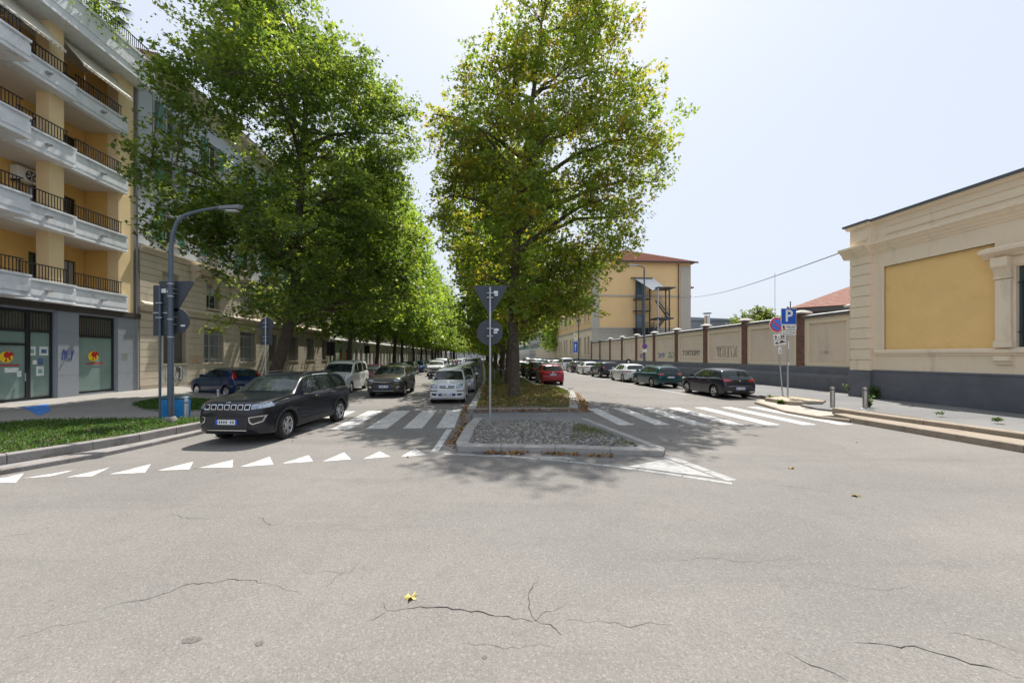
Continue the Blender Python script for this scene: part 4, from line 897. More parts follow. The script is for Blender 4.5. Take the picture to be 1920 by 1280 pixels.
# ---------------------------------------------------------------- buildings further along
def row_building(name, label, v0, v1, H, mw, mg, floors, seed, doors=None, u0=-19.7, face=1):
    rt = thing(name, label, 'building', S(u0, 0), A); rr = random.Random(seed); f = face
    ops = []; y = v0+.9
    while y < v1-1.6: ops.append((y, y+1.25, .3, 3.1)); y += 2.5
    up_ = []
    for k in range(floors):
        z = 5.0+k*3.3; y = v0+1.
        while y < v1-1.8: up_.append((y, y+1.1, z, z+1.7)); y += 2.7
    mb = MB(); wall_open(mb, 0, -.4*f, v0, v1, 0, 4.1, ops); mb.build('ground_floor', mg, rt)
    mb = MB(); wall_open(mb, 0, -.4*f, v0, v1, 4.1, H, up_); mb.build('wall', mw, rt)
    a_, b_ = sorted((-.42*f, -9*f)); MB().box(a_, b_, v0, v1, 0, H-.05).build('building_core', mw, rt)
    MB().extr([(0, 4.1), (.22*f, 4.2), (.22*f, 4.35), (0, 4.45)], 'y', v0, v1).build('cornice', m_wtrim, rt)
    MB().extr([(0, H-.3), (.7*f, H), (.7*f, H+.15), (-4*f, H+1.9), (-9*f, H+.15)], 'y', v0, v1).build('roof', m_tile, rt)
    for i, (a, b, z0, z1) in enumerate(ops+up_):
        mm = (doors[i % len(doors)] if doors and i < len(ops) else None)
        x0, x1 = sorted((-.26*f, -.2*f)); fr = MB().box(x0, x1, a, a+.07, z0, z1).box(x0, x1, b-.07, b, z0, z1).box(x0, x1, a+.07, b-.07, z1-.07, z1).build('window_frame', m_gla, rt)
        if mm: MB().box(*sorted((-.22*f, -.16*f)), a+.07, b-.07, z0, z1-.5).build('door', mm, fr)
        MB().box(*sorted((-.25*f, -.24*f)), a+.06, b-.06, z0, z1-.06).build('pane', m_glass, fr)
        if i >= len(ops): MB().box(*sorted((0.005*f, .05*f)), a-.5, a-.03, z0, z1).box(*sorted((0.005*f, .05*f)), b+.03, b+.5, z0, z1).build('shutter', m_gsh if seed % 2 else m_shut, fr)
    return rt
m_or = mat('orange_door', (.62, .12, .03), .5); m_mint = mat('pale_green_plaster', (.55, .62, .5), .85, var=(1, .08)); m_offw = mat('off_white_plaster', (.66, .65, .6), .85, var=(.8, .08))
m_pink = mat('rose_plaster', (.55, .42, .36), .85, var=(.8, .08)); m_greyp = mat('grey_plaster', (.45, .45, .44), .85, var=(.8, .08))
va = W1+.05; vb = WV(662, -19.7)
row_building('town_house', 'pale green house with orange street doors beyond the old beige building', va, vb, 17, m_mint, m_mint, 4, 1, [m_shut, m_or, m_or])
vc = WV(735, -19.7)
row_building('town_house', 'off-white house with dark shop openings past the orange doors', vb+.05, vc, 19, m_offw, m_offw, 4, 2, [m_shut, mat('violet_shutter', (.3, .12, .25), .6), mat('yellow_shutter', (.5, .5, .1), .6)])
row_building('town_house', 'grey town house far down the left pavement behind the tree row', vc+.05, vc+34, 18, m_greyp, m_offw, 4, 3)
row_building('town_house', 'rose coloured town house at the far end of the left row', vc+34.1, vc+80, 20, m_pink, m_greyp, 4, 4)
row_building('town_house', 'faint cream town house closing the street on the left side', vc+80.1, vc+150, 20, m_offw, m_greyp, 4, 5)
# far right side of the street beyond the yellow building
row_building('town_house', 'distant grey house on the right beyond the yellow building', 125, 165, 15, m_greyp, m_greyp, 3, 6, u0=19.6, face=-1)
row_building('town_house', 'distant pale house on the right at the far end of the avenue', 166, 240, 17, m_offw, m_offw, 3, 7, u0=19.6, face=-1)
tz = thing('end_building', 'hazy pale block closing the far end of the avenue', 'building', S(0, 330), A)
MB().box(-40, 40, 0, 12, 0, 17).build('wall', m_greyp, tz)
for i in range(18):
    for k in range(4): MB().box(-38+i*4.3, -36.4+i*4.3, -.06, 0, 3+k*3.5, 5+k*3.5).build('window', m_glass, tz)
# ---------------------------------------------------------------- cream building on the right
RA = math.atan(.1216); root = thing('cream_building', 'cream building with yellow recessed panel and quoined corner on the right', 'building', (16.56, 18.1, 0), RA)
E0, E1 = -15.0, .95; H1 = 8.2
py0, py1, pz0, pz1 = -4.2, -.48, 2.38, 6.08; wy0, wy1, wz0, wz1 = -6.9, -4.72, 2.4, 5.15
mb = MB(); wall_open(mb, 0, .5, E0, E1, 1.42, 7.0, [(py0, py1, pz0, pz1), (wy0, wy1, wz0, wz1), (-12.2, -8.2, pz0, pz1)]); mb.build('wall', m_cream, root)
MB().box(.09, .45, py0-.05, py1+.05, pz0-.05, pz1+.05).build('yellow_panel', m_yel, root); MB().box(.09, .45, -12.3, -8.1, pz0-.05, pz1+.05).build('yellow_panel', m_yel, root)
for a, b in ((py0, py1), (-12.2, -8.2)):
    MB().box(-.03, .09, a-.1, a+.0, pz0-.1, pz1+.1).box(-.03, .09, b, b+.1, pz0-.1, pz1+.1).box(-.03, .09, a, b, pz1, pz1+.1).build('panel_frame', m_cream, root)
MB().extr([(-.0, 2.1), (-.05, 2.12), (-.05, 2.2), (-.12, 2.22), (-.12, 2.32), (-.04, 2.376), (0, 2.376)], 'y', E0, .0-.12).build('sill_moulding', m_cream, root)
MB().box(-.06, .5, E0, -.02, 0.1, 1.41).build('plinth', m_plinth, root)
MB().box(-.19, .5, -.02, E1+.06, 0.1, 1.41).build('plinth', m_plinth, root)
MB().extr([(-.06, 1.41), (-.09, 1.412), (-.03, 1.47), (0, 1.47)], 'y', E0, -.02).build('plinth_cap', m_plinth, root)
n = 11; z0 = 1.42; h = (6.85-z0)/n
for k in range(n):
    MB().box(-.17, .5, 0, E1, z0+k*h+.014, z0+(k+1)*h-.014).build('quoin', m_cream, root, bevel=.012)
MB().box(-.12, .48, .02, E1-.03, z0, 6.85).build('quoin_core', m_cream, root)
def cornice(prof, y0, y1, proj=0, nm='cornice', m=m_cream):
    b = MB().extr([(x-proj, z) for x, z in prof], 'y', y0, y1); return b.build(nm, m, root)
cp = [(.3, 6.75), (-.03, 6.75), (-.05, 6.84), (-.1, 6.86), (-.12, 6.96), (-.2, 7.0), (-.26, 7.1), (-.34, 7.13), (-.34, 7.22), (.3, 7.26)]
cornice(cp, E0, -.04); cornice(cp, -.04, E1+.3, .17)
mb = MB(); mb.box(0, .5, E0, -.04, 7.26, 8.1); mb.build('attic_wall', m_cream, root)
MB().box(-.15, .5, -.04, E1, 7.26, 8.1).build('attic_pier', m_cream, root); MB().box(-.19, -.15, .12, E1-.15, 7.45, 7.95).build('pier_panel', m_cream, root)
MB().box(-.04, 0, E0, -.55, 7.5, 7.54).box(-.04, 0, E0, -.55, 7.84, 7.88).build('attic_moulding', m_cream, root)
cornice([(.4, 8.1), (-.05, 8.1), (-.1, 8.16), (-.16, 8.18), (-.16, 8.24), (.4, 8.24)], E0, -.04, 0, 'coping_moulding'); cornice([(.4, 8.1), (-.05, 8.1), (-.1, 8.16), (-.16, 8.18), (-.16, 8.24), (.4, 8.24)], -.04, E1+.12, .16, 'coping_moulding')
mc = mat('slate_coping', (.1, .115, .14), .5, .2); MB().box(-.24, .6, E0, E1+.12, 8.245, 8.33).box(-.38, -.24, -.06, E1+.2, 8.245, 8.33).build('coping', mc, root)
MB().box(.5, 10, E0, E1, 0, 8.2).build('building_core', m_cream, root)
MB().box(.6, 10, E0+.05, E1-.05, 8.2, 8.26).build('roof', m_path, root)
# window with hood
for y in (wy1+.06, wy0-.46):
    MB().box(-.13, 0, y, y+.4, 2.62, 4.75).build('pilaster', m_cream, root, bevel=.015); MB().box(-.16, 0, y-.04, y+.44, 2.385, 2.62).build('pilaster_base', m_cream, root, bevel=.01)
    MB().extr([(0, 4.75), (-.16, 4.77), (-.16, 4.85), (-.12, 4.87), (-.2, 5.1), (-.3, 5.2), (-.3, 5.5), (0, 5.5)], 'y', y-.02, y+.42).build('bracket', m_cream, root)
    MB().extr([(0, 1.78), (-.08, 1.8), (-.1, 1.9), (-.17, 1.93), (-.17, 2.098), (0, 2.098)], 'y', y-.02, y+.42).build('console', m_cream, root)
MB().extr([(0, 5.5), (-.12, 5.52), (-.2, 5.6), (-.36, 5.68), (-.4, 5.7), (-.4, 5.82), (0, 5.95)], 'y', wy0-.75, wy1+.75).build('window_hood', m_cream, root)
MB().box(-.03, 0, wy0-.05, wy1+.05, 5.2, 5.48).build('frieze', m_cream, root)
f = MB(); 
for q in ((wy0, wy0+.1, wz0, wz1), (wy1-.1, wy1, wz0, wz1), (wy0+.1, wy1-.1, wz1-.1, wz1), (wy0+.1, wy1-.1, wz0, wz0+.08), ((wy0+wy1)/2-.04, (wy0+wy1)/2+.04, wz0, wz1), (wy0+.1, wy1-.1, 4.1, 4.16)): f.box(.14, .22, *q)
fr = f.build('window_frame', mat('dark_teal_frame', (.05, .075, .08), .45), root); MB().box(.19, .2, wy0+.1, wy1-.1, wz0+.08, wz1-.1).build('pane', mat('teal_glass', (.05, .085, .085), .05, spec=1.), fr)
MB().box(.205, .215, wy0+.1, wy1-.1, wz0+.08, 3.55).build('net_curtain', mat('net_curtain', (.5, .55, .53), .8), fr)
g_ = MB()
y = wy0+.14
while y < wy1-.1:
    g_.tube([(.08, y, wz0+.03), (.08, y, 4.6)], .012, 6); g_.tube([(.08, y+.06*math.cos(t)-.06, 4.68+.07*math.sin(t)) for t in np.linspace(0, 6.28, 9)], .008, 4, cap=False); y += .16
g_.box(.07, .09, wy0, wy1, 2.9, 2.93).box(.07, .09, wy0, wy1, 4.58, 4.61).build('window_grille', m_dark, fr)
# ---------------------------------------------------------------- fence wall with brick piers
UW = 19.2; root = thing('boundary_wall', 'long cream boundary wall with brown brick piers and slate plinth', 'wall', S(UW, 0), A)
def WR(px): 
    k = (px-960)/740; y = UW/(k*CA+SA); return -k*y*SA+y*CA
pv = [WR(1501)-3.55, WR(1501)] + [WR(1501)+5.12*i for i in range(1, 10)]
m_br = tintmat('pier_brick', .85); m_mort = mat('pier_mortar', (.2, .16, .13), .9); m_capst = mat('pier_cap_stone', (.42, .4, .37), .8, var=(6, .2))
bv, bfc, bt = [], [], []; rB = np.random.default_rng(4)
z = 1.5; row = 0; 
bm_ = MB(); cols = []
while z < 4.62:
    w_ = .26; ys = [-.26, 0] if row % 2 == 0 else [-.26, -.13, .13]
    es = [0, .26] if row % 2 == 0 else [-.13, .13, .26]
    for a, b in zip(ys, es): bm_.box(-.075, .0, a+.006, b-.006, z+.006, z+.066); cols.append(rB.uniform(.7, 1.3))
    for s in (-1, 1): 
        x0, x1 = -.07, .1; y0, y1 = sorted((s*.255, s*.262)); bm_.box(x0, x1, y0, y1, z+.006, z+.066); cols.append(rB.uniform(.7, 1.3))
    z += .073; row += 1
V = np.array(bm_.v); F = np.array(bm_.f); c = np.array(cols)[:, None]*np.array([[.2, .1, .07]]); T = np.repeat(np.concatenate([c, np.ones((len(c), 1))], 1), 8, 0)
bmesh_ = npmesh('brickwork', V, F, [m_br], T)
core_ = MB().box(-.06, .2, -.25, .25, 1.5, 4.62).mesh('pier_core', [m_mort])
cap_ = MB().add([(-.28, -.42, 4.64), (.4, -.42, 4.64), (.4, .42, 4.64), (-.28, .42, 4.64), (-.28, -.42, 4.72), (.4, -.42, 4.72), (.4, .42, 4.72), (-.28, .42, 4.72), (-.05, -.08, 4.86), (.2, -.08, 4.86), (.2, .08, 4.86), (-.05, .08, 4.86)],
                [(0, 3, 2, 1), (0, 1, 5, 4), (1, 2, 6, 5), (2, 3, 7, 6), (3, 0, 4, 7), (4, 5, 9, 8), (5, 6, 10, 9), (6, 7, 11, 10), (7, 4, 8, 11), (8, 9, 10, 11)]).mesh('pier_cap', [m_capst])
for i, v in enumerate(pv):
    p_ = link('pier', core_, root, (0, v, 0)); b_ = link('brickwork', bmesh_, p_); b_['kind'] = 'stuff'; link('pier_cap', cap_, p_)
m_cop = mat('wall_coping_dark', (.14, .13, .13), .7, var=(4, .2)); m_copl = mat('wall_coping_top', (.5, .5, .5), .6, .1)
for i, (a, b) in enumerate(zip(pv[:-1], pv[1:])):
    a += .27; b -= .27; fr_w = .28
    MB().box(.12, .35, a, b, 1.5, 4.3).build('panel', m_creamw, root)
    MB().box(.02, .12, a, a+fr_w, 1.5, 4.3).box(.02, .12, b-fr_w, b, 1.5, 4.3).box(.02, .12, a+fr_w, b-fr_w, 1.5, 1.72).box(.02, .12, a+fr_w, b-fr_w, 4.0, 4.3).build('panel_frame', m_creamf, root)
    cc_ = MB().box(-.1, .45, a-.0, b, 4.3, 4.44).build('coping', m_cop, root); MB().extr([(-.14, 4.445), (-.14, 4.475), (.2, 4.55), (.5, 4.475), (.5, 4.445)], 'y', a, b).build('coping_sheet', m_copl, cc_)
v0, v1 = pv[0]-.3, pv[-1]+.3
MB().extr([(.4, 0), (-.34, 0), (-.34, .92), (-.3, 1.0), (-.16, 1.07), (-.1, 1.1), (-.1, 1.42), (-.07, 1.5), (.4, 1.5)], 'y', v0, v1).build('plinth', m_plinth, root)
# graffiti on the wall
gv = lambda px: WR(px)
pl_ = lambda x0: (lambda a, b: (x0, a, b))
text('graffiti_text', 'TORTESPIT', .62, m_graffk, root, (.11, (pv[3]+pv[4])/2, 2.35), (R(90), 0, R(-90)), .004)
scribble('graffiti_tag', m_graffk, root, pl_(.115), ((pv[2]+pv[3])/2 - .2, 2.45), 2.6, .95, 3, 9, .011)
scribble('graffiti_tag', m_graff, root, pl_(.115), ((pv[4]+pv[5])/2+1., 2.15), 1.6, .5, 6, 5, .03)
scribble('graffiti_tag', m_grg, root, pl_(.115), ((pv[4]+pv[5])/2-1.1, 2.2), 1.2, .6, 8, 4, .035)
scribble('graffiti_tag', m_grp, root, pl_(.115), ((pv[5]+pv[6])/2+.9, 2.1), 1.5, .6, 9, 5, .03)
scribble('graffiti_tag', mat('graffiti_faded', (.42, .3, .27), .8), root, pl_(.115), ((pv[0]+pv[1])/2+.2, 2.3), .5, .2, 10, 4, .008)
# ---------------------------------------------------------------- yellow building with outside stair
YV = pv[-1] + .3; root = thing('yellow_building', 'large yellow building with outside steel stair and hipped tile roof', 'building', S(UW+.15, YV), A)
WX = 18.2; WYD = 34; HZ = 18.9
m_yb = mat('yellow_house_plaster', (.84, .58, .29), .9, var=(.3, .05), stain=(.35, (.6, .42, .22), .58, .3)); m_gr2 = mat('grey_beige_plaster', (.48, .44, .37), .9, var=(.5, .05))
ops = []
for k in range(5):
    for j in range(2): ops.append((1.6+k*6.2+j*2.3, 2.7+k*6.2+j*2.3, 2.3, 5.6)); ops.append((1.6+k*6.2+j*2.3, 2.7+k*6.2+j*2.3, 8.6, 11.0)); ops.append((1.6+k*6.2+j*2.3, 2.7+k*6.2+j*2.3, 14., 16.4))
mb = MB(); wall_open(mb, 0, .4, 0, WYD, 0, 7.2, ops, 0); mb.build('lower_wall', m_cream, root)
mb = MB(); wall_open(mb, 0, .4, 0, WYD, 7.2, HZ, ops, 0); mb.build('street_wall', m_yb, root)
MB().box(.4, WX, .0, WYD, 0, 6.9).build('lower_block', m_gr2, root); MB().box(.4, WX, .0, WYD, 6.9, HZ).build('upper_block', m_yb, root)
MB().box(-.05, .02, -.05, WYD, .1, 1.5).box(.02, WX, -.05, -.002, .1, 1.5).build('plinth', m_plinth, root)
for a, b in ((0, 1.4), (WX-1.9, WX)): MB().box(a-.03*(a == 0), b+.03*(a > 0), -.06, -.003, 1.5, HZ-.5).build('corner_quoin', m_gr2, root)
for z in (6.9, 12.7): MB().box(-.12, WX+.12, -.14, -.062, z, z+.28).build('string_course', m_gr2, root); MB().box(-.14, -.003, 0, WYD, z, z+.28).build('string_course', m_gr2, root)
MB().box(-.12, WX+.12, -.1, -.062, 6.35, 6.5).build('string_course', m_gr2, root)
for i, (a, b, z0, z1) in enumerate(ops):
    s_ = MB().box(-.07, -.003, a-.2, a, z0-.1, z1+.3).box(-.07, -.003, b, b+.2, z0-.1, z1+.3).box(-.1, -.003, a, b, z1, z1+.3).box(-.15, -.003, a-.25, b+.25, z0-.25, z0-.1).build('window_surround', m_cream, root)
    MB().box(.2, .22, a, b, z0, z1).build('pane', m_brown, s_)
ev = .9; r_ = MB(); z0 = HZ; zr_ = HZ+4.6
r_.add([(-ev, -ev, z0), (WX+ev, -ev, z0), (WX+ev, WYD+ev, z0), (-ev, WYD+ev, z0), (WX/2, 9, zr_), (WX/2, WYD-9, zr_)], [(0, 3, 2, 1), (0, 1, 4), (1, 2, 5, 4), (2, 3, 5), (3, 0, 4, 5)]); ro = r_.build('roof', m_tile, root)
MB().box(-ev-.05, WX+ev+.05, -ev-.12, -ev, z0-.22, z0+.02).box(-ev-.12, -ev, -ev, WYD+ev, z0-.22, z0+.02).build('gutter', m_brown, ro)
rt_ = MB()
for k in range(26):
    f = k/26; y = -ev+f*(9+ev); x0 = -ev+f*(WX/2+ev)+.05; x1 = WX+ev-f*(WX/2+ev)-.05; z = z0+f*4.6; rt_.box(x0, x1, y, y+.12, z+.02, z+.09)
o = rt_.build('tile_courses', mat('tile_course', (.46, .24, .17), .85, var=(20, .3)), ro); o['kind'] = 'stuff'
MB().tube([(WX-2.3, -.2, 4), (WX-2.3, -.2, HZ-.3)], .09, 8).build('downpipe', m_brown, root)
MB().box(WX, WX+1.2, 1, 3, 14.6, 14.8).add([(WX, 1, 14.6), (WX+1.3, 1, 14.6), (WX+1.3, 3, 14.6), (WX, 3, 14.6), (WX+.6, 2, 15.4)], [(0, 1, 4), (1, 2, 4), (2, 3, 4), (3, 0, 4)]).build('side_canopy', m_tile, root)
# outside stair
ST = thing('fire_stair', 'dark steel fire stair with sloping white canopy on the yellow wall', 'outside stair', S(UW+.15, YV), A)
sx0, sx1 = 7.4, 12.8; m_st = mat('stair_steel', (.06, .08, .1), .5, .5)
posts = [(sx0+.5, -.5, 15.6), (sx0+.5, -3.2, 14.2), (10.2, -4.2, 13.8), (12.2, -4.2, 13.6), (12.8, -1.6, 13.6), (10.2, -.9, 14.)]
for x, y, h in posts: MB().box(x-.09, x+.09, y-.09, y+.09, 0, h).build('post', m_galv if (x, y) == (10.2, -4.2) else m_st, ST)
for z in (3.9, 7.0, 10.1, 12.2):
    MB().box(sx0, 10.2, -1.6, -.15, z-.12, z).build('landing', m_st, ST); rl = MB()
    for zz in (.35, .7, 1.05): rl.box(sx0, 10.2, -1.62, -1.58, z+zz, z+zz+.05)
    for i in range(9): rl.box(sx0+i*.34, sx0+i*.34+.03, -1.62, -1.58, z, z+1.05)
    rl.build('guard_rail', m_st, ST)
for z in (8.6,): MB().box(10.1, 12.9, -4.3, -1.4, z-.25, z).build('landing', m_st, ST)
for (xa, za, xb, zb, y) in ((10.2, 11.6, 12.4, 8.7, -4.1), (10.2, 5.6, 12.4, 8.5, -2.0), (10.2, 7.1, 9.0, 5.2, -3.), (10.3, 5.6, 12.6, 2.6, -4.1), (8.2, 3.9, 10.2, 7., -2.6)):
    mbs = MB(); n = 12
    for yy in (y-.05, y+.9): mbs.add([(xa, yy, za-.2), (xb, yy, zb-.2), (xb, yy, zb+.12), (xa, yy, za+.12), (xa, yy+.06, za-.2), (xb, yy+.06, zb-.2), (xb, yy+.06, zb+.12), (xa, yy+.06, za+.12)], [(0, 1, 2, 3), (7, 6, 5, 4), (0, 4, 5, 1), (1, 5, 6, 2), (2, 6, 7, 3), (3, 7, 4, 0)])
    for i in range(n): f = (i+.5)/n; x = xa+(xb-xa)*f; z = za+(zb-za)*f; mbs.box(x-.12, x+.12, y, y+.9, z-.02, z+.02)
    mbs.build('flight', m_st, ST)
    mr = MB()
    for hh in (.5, 1.): mr.tube([(xa, y, za+hh), (xb, y, zb+hh)], .03, 5)
    for i in range(6): f = i/5; mr.tube([(xa+(xb-xa)*f, y, za+(zb-za)*f), (xa+(xb-xa)*f, y, za+(zb-za)*f+1)], .02, 4)
    mr.build('handrail', m_st, ST)
MB().add([(sx0+.3, -.2, 15.9), (11.2, -.2, 15.9), (12.0, -3.0, 13.75), (9.3, -4.0, 13.2), (sx0+.3, -.2, 16.0), (11.2, -.2, 16.0), (12.0, -3.0, 13.85), (9.3, -4.0, 13.3)], [(0, 1, 2, 3), (7, 6, 5, 4), (0, 4, 5, 1), (1, 5, 6, 2), (2, 6, 7, 3), (3, 7, 4, 0)]).build('canopy_sheet', mat('canopy_white', (.7, .7, .68), .6), ST)
MB().box(10., 13.2, -4.6, -1.2, 13.6, 13.72).build('canopy_roof', m_st, ST); MB().box(sx0-.4, 10.9, -.6, -.15, 15.9, 16.02).build('canopy_roof', m_st, ST)
MB().box(sx0+.7, sx0+2.3, -.12, -.065, 12.3, 15.4).build('door', mat('stair_door', (.1, .14, .18), .3), ST); MB().box(sx0+.8, sx0+2.3, -.12, -.065, 7.1, 9.6).build('door', mat('stair_door2', (.22, .26, .3), .4), ST)
MB().box(sx0+.2, sx0+2.2, -1.7, -.1, 5.6, 7.0).build('service_box', m_dark, ST)
# lower wall beyond, and things behind the boundary wall
tw = thing('low_wall', 'low cream wall with dark roofed shed beyond the yellow building', 'wall', S(UW, YV+WYD), A)
MB().box(0, .4, .3, 40, 1.3, 4.3).build('wall', m_creamw, tw); MB().box(-.1, .5, .3, 40, 0, 1.3).build('plinth', m_plinth, tw)
gb = thing('shed', 'long grey metal shed seen over the wall behind the flue', 'shed', S(24, 96), A)
MB().box(24, 44, 0, 8, 0, 11).build('wall', mat('shed_grey', (.22, .25, .28), .6), gb); MB().extr([(23.7, 11), (44.3, 11), (44.3, 11.3), (23.7, 12.0)], 'y', -.3, 8.3).build('roof', mat('shed_roof', (.24, .29, .33), .5, .3), gb)
x_, z_ = px2(1326, 608, 74); fl = thing('flue', 'shiny steel flue with flat cowl behind the boundary wall', 'chimney', (x_, 74, 5)); MB().lathe([(.001, 0), (.5, 0), (.5, 4.6), (.001, 4.6)], 16).build('pipe', mat('steel_shiny', (.5, .5, .5), .25, .9), fl, smooth=True); MB().lathe([(.001, 5.0), (.75, 5.0), (.75, 5.12), (.001, 5.2)], 16).build('cowl', m_signback, fl)
for k in range(3): MB().tube([(.45*math.cos(k*2.1), .45*math.sin(k*2.1), 4.5), (.45*math.cos(k*2.1), .45*math.sin(k*2.1), 5.05)], .04, 5).build('cowl_leg', m_signback, fl)
hp = thing('tiled_pavilion', 'low building with hipped clay tile roof behind the last wall bay', 'building', (24.0, 33.4, 0), R(-36))
rx0, rx1 = -.4, 9; MB().box(.2, 8.4, .6, 12, 0, 5.8).build('wall', m_plinth, hp); MB().box(-.3, rx1-.1, .1, 12.6, 5.8, 6.15).build('eaves', mat('eaves_dark', (.09, .085, .09), .7), hp)
r_ = MB(); r_.add([(rx0, 0, 6.15), (rx1, 0, 6.15), (rx1, 13, 6.15), (rx0, 13, 6.15), (4.3, 4, 8.3), (4.3, 9, 8.3)], [(0, 3, 2, 1), (0, 1, 4), (1, 2, 5, 4), (2, 3, 5), (3, 0, 4, 5)]); ro = r_.build('roof', m_tile, hp)
for k in range(15):
    f = k/15; y = f*4; x0 = rx0+f*(4.3-rx0)+.03; x1 = rx1-f*(rx1-4.3)-.03; z = 6.15+f*2.15; MB().add([(x0, y, z+.035), (x1, y, z+.035), (x1-.2, y+.25, z+.16), (x0+.2, y+.25, z+.16), (x0, y, z), (x1, y, z)], [(0, 1, 2, 3), (4, 5, 1, 0)]).build('tile_course', mats_ if False else m_tile, ro)
# ================================================================ STREET FURNITURE
m_stick = mat('sticker_white', (.7, .72, .75), .6, var=(20, .1))
def tri_plate(mb, c, s, y, th, m=0):      # inverted triangle sign plate
    h = s*.866; pts = []
    for cx, cz, a0 in ((-s/2, h*.45, 90), (s/2, h*.45, -30+360), (0, -h*.55, 210)):
        ccx, ccz = cx*.93, cz*.93
        for k in range(4): a = R(a0 + 120 - k*40); pts.append((c[0]+ccx+math.cos(a)*s*.045, c[1]+ccz+math.sin(a)*s*.045))
    # hull order
    cxm = sum(p[0] for p in pts)/12; czm = sum(p[1] for p in pts)/12; pts.sort(key=lambda p: math.atan2(p[1]-czm, p[0]-cxm))
    return mb.extr(pts, 'y', y, y+th, m)
def sign_back(root, kind, cx, cz, size, y=.05):
    if kind == 'tri': mb = tri_plate(MB(), (cx, cz), size, y, .02)
    elif kind == 'disc': mb = MB().disc((cx, y+.01, cz), size/2, 'y', 32, .02)
    else: mb = MB().box(cx-size[0]/2, cx+size[0]/2, y, y+.02, cz-size[1]/2, cz+size[1]/2)
    o = mb.build('sign_plate', m_signback, root)
    w_ = size if not isinstance(size, tuple) else size[0]; h_ = (size*.55 if kind == 'tri' else size*.6) if not isinstance(size, tuple) else size[1]*.6
    rails = MB()
    for dz in ((.25, .05) if kind == 'tri' else (.2, -.2)):
        rails.box(-.09, .09, -.045, y, cz+dz*h_*1.2-.012, cz+dz*h_*1.2+.012)
    rails.build('clamp', m_galv, root)
    return o
x, y = G(919, 799, .1)
t = thing('sign_pole', 'galvanised pole with the backs of an inverted triangle and a disc on the cobbled median', 'road sign', (x, y, .09), 0)
MB().lathe([(.001, 0), (.03, 0), (.03, 3.95), (.001, 3.97)], 16).build('pole', m_galv, t, smooth=True)
sign_back(t, 'tri', .0, 3.63, .95, .04); sign_back(t, 'disc', -.01, 2.68, .74, .04)
MB().box(.1, .22, .034, .039, 3.78, 3.86).box(.12, .22, .034, .039, 3.72, 3.77).build('sticker', m_stick, t); MB().box(.1, .24, .034, .039, 2.72, 2.79).box(.1, .2, .034, .039, 2.65, 2.7).build('sticker', m_stick, t)
# left corner group : lamp post, second pole
x, y = G(320, 790, .24)
t = thing('street_lamp', 'tall grey lamp post with curved arm and flat head on the left verge', 'street lamp', (x, y, .22), 0)
arm = [(0, 0, 0), (0, 0, 1.2), (0, 0, 3.), (.01, 0, 4.9), (.04, .02, 5.35), (.14, .04, 5.68), (.34, .08, 5.9), (.75, .14, 6.05), (1.25, .22, 6.18)]
MB().tube(arm, [.082, .076, .066, .056, .052, .048, .044, .036, .03], 14).build('pole', m_greypole, t, smooth=True, angle=60)
hd = MB().add([(x*.82+.05, y*.7+.02, z-.34) for x, y, z in [(1.35, .22, 6.5), (1.5, .12, 6.52), (2.1, .28, 6.6), (2.16, .48, 6.6), (2.05, .58, 6.6), (1.45, .44, 6.52), (1.4, .24, 6.42), (1.5, .16, 6.44), (2.08, .31, 6.5), (2.12, .48, 6.5), (2.03, .55, 6.5), (1.45, .42, 6.44)]],
            [(0, 1, 2, 3, 4, 5), (11, 10, 9, 8, 7, 6)] + [(i, (i+1) % 6, (i+1) % 6+6, i+6) for i in range(6)]).build('lamp_head', mat('lamp_head_grey', (.2, .23, .26), .4, .4), t, bevel=.015)
MB().box(1.4, 1.7, .2, .34, 6.07, 6.1).build('lamp_lens', mat('lamp_lens', (.5, .5, .48), .2), t)
MB().lathe([(.001, 0), (.17, 0), (.15, .08), (.11, .16), (.001, .17)], 14).build('base_collar', m_granite, t, smooth=True)
for z in (2.4, 2.9, 3.55, 3.9): MB().lathe([(.062, z), (.083, z), (.083, z+.03), (.062, z+.03)], 14).build('clamp_ring', m_galv, t)
# plates fixed behind the lamp post
lt = thing('sign_plates', 'grey backs of a give-way triangle and a disc strapped to the lamp post', 'road sign', (x, y, .22), 0)
sign_back(lt, 'tri', .06, 3.62, .98, .11); sign_back(lt, 'disc', .08, 2.88, .72, .11)
MB().box(-.36, -.22, .1, .108, 3.68, 3.8).box(-.2, -.1, .1, .108, 3.7, 3.75).build('sticker', m_stick, lt); MB().box(.2, .32, .1, .108, 2.72, 2.77).build('sticker', m_stick, lt)
for o in lt.children: 
    if o.name.startswith('clamp'): o.location = (0, .045, 0)
x2, y2 = G(300, 789, .24)
t = thing('sign_pole', 'slim pole carrying the back of a tall rectangular sign left of the lamp post', 'road sign', (x2, y2, .22), 0)
MB().lathe([(.001, 0), (.032, 0), (.032, 3.85), (.001, 3.87)], 14).build('pole', m_greypole, t, smooth=True)
sign_back(t, 'rect', .07, 3.18, (.62, 1.45), .05)
MB().box(-.25, .39, .04, .048, 3.1, 3.13).build('frame_rail', m_galv, t)
# recycling bins
for i, (px, lb) in enumerate([(301, 'blue bin with dark lid behind the slim sign pole'), (330, 'blue bin with dark lid right of the lamp post base')]):
    bx, by = G(px, 783, .2); t = thing('waste_bin', lb, 'bin', (bx, by + .25, .16), .1*i, 'blue bins on the verge')
    MB().lathe([(.001, 0), (.17, 0), (.185, .03), (.205, .6), (.001, .6)], 20).build('body', mat('bin_blue', (.015, .22, .55), .4, var=(5, .2)), t, smooth=True)
    MB().lathe([(.001, .6), (.215, .6), (.22, .63), (.17, .68), (.001, .7)], 20).build('lid', mat('bin_lid', (.02, .07, .1), .45), t, smooth=True)
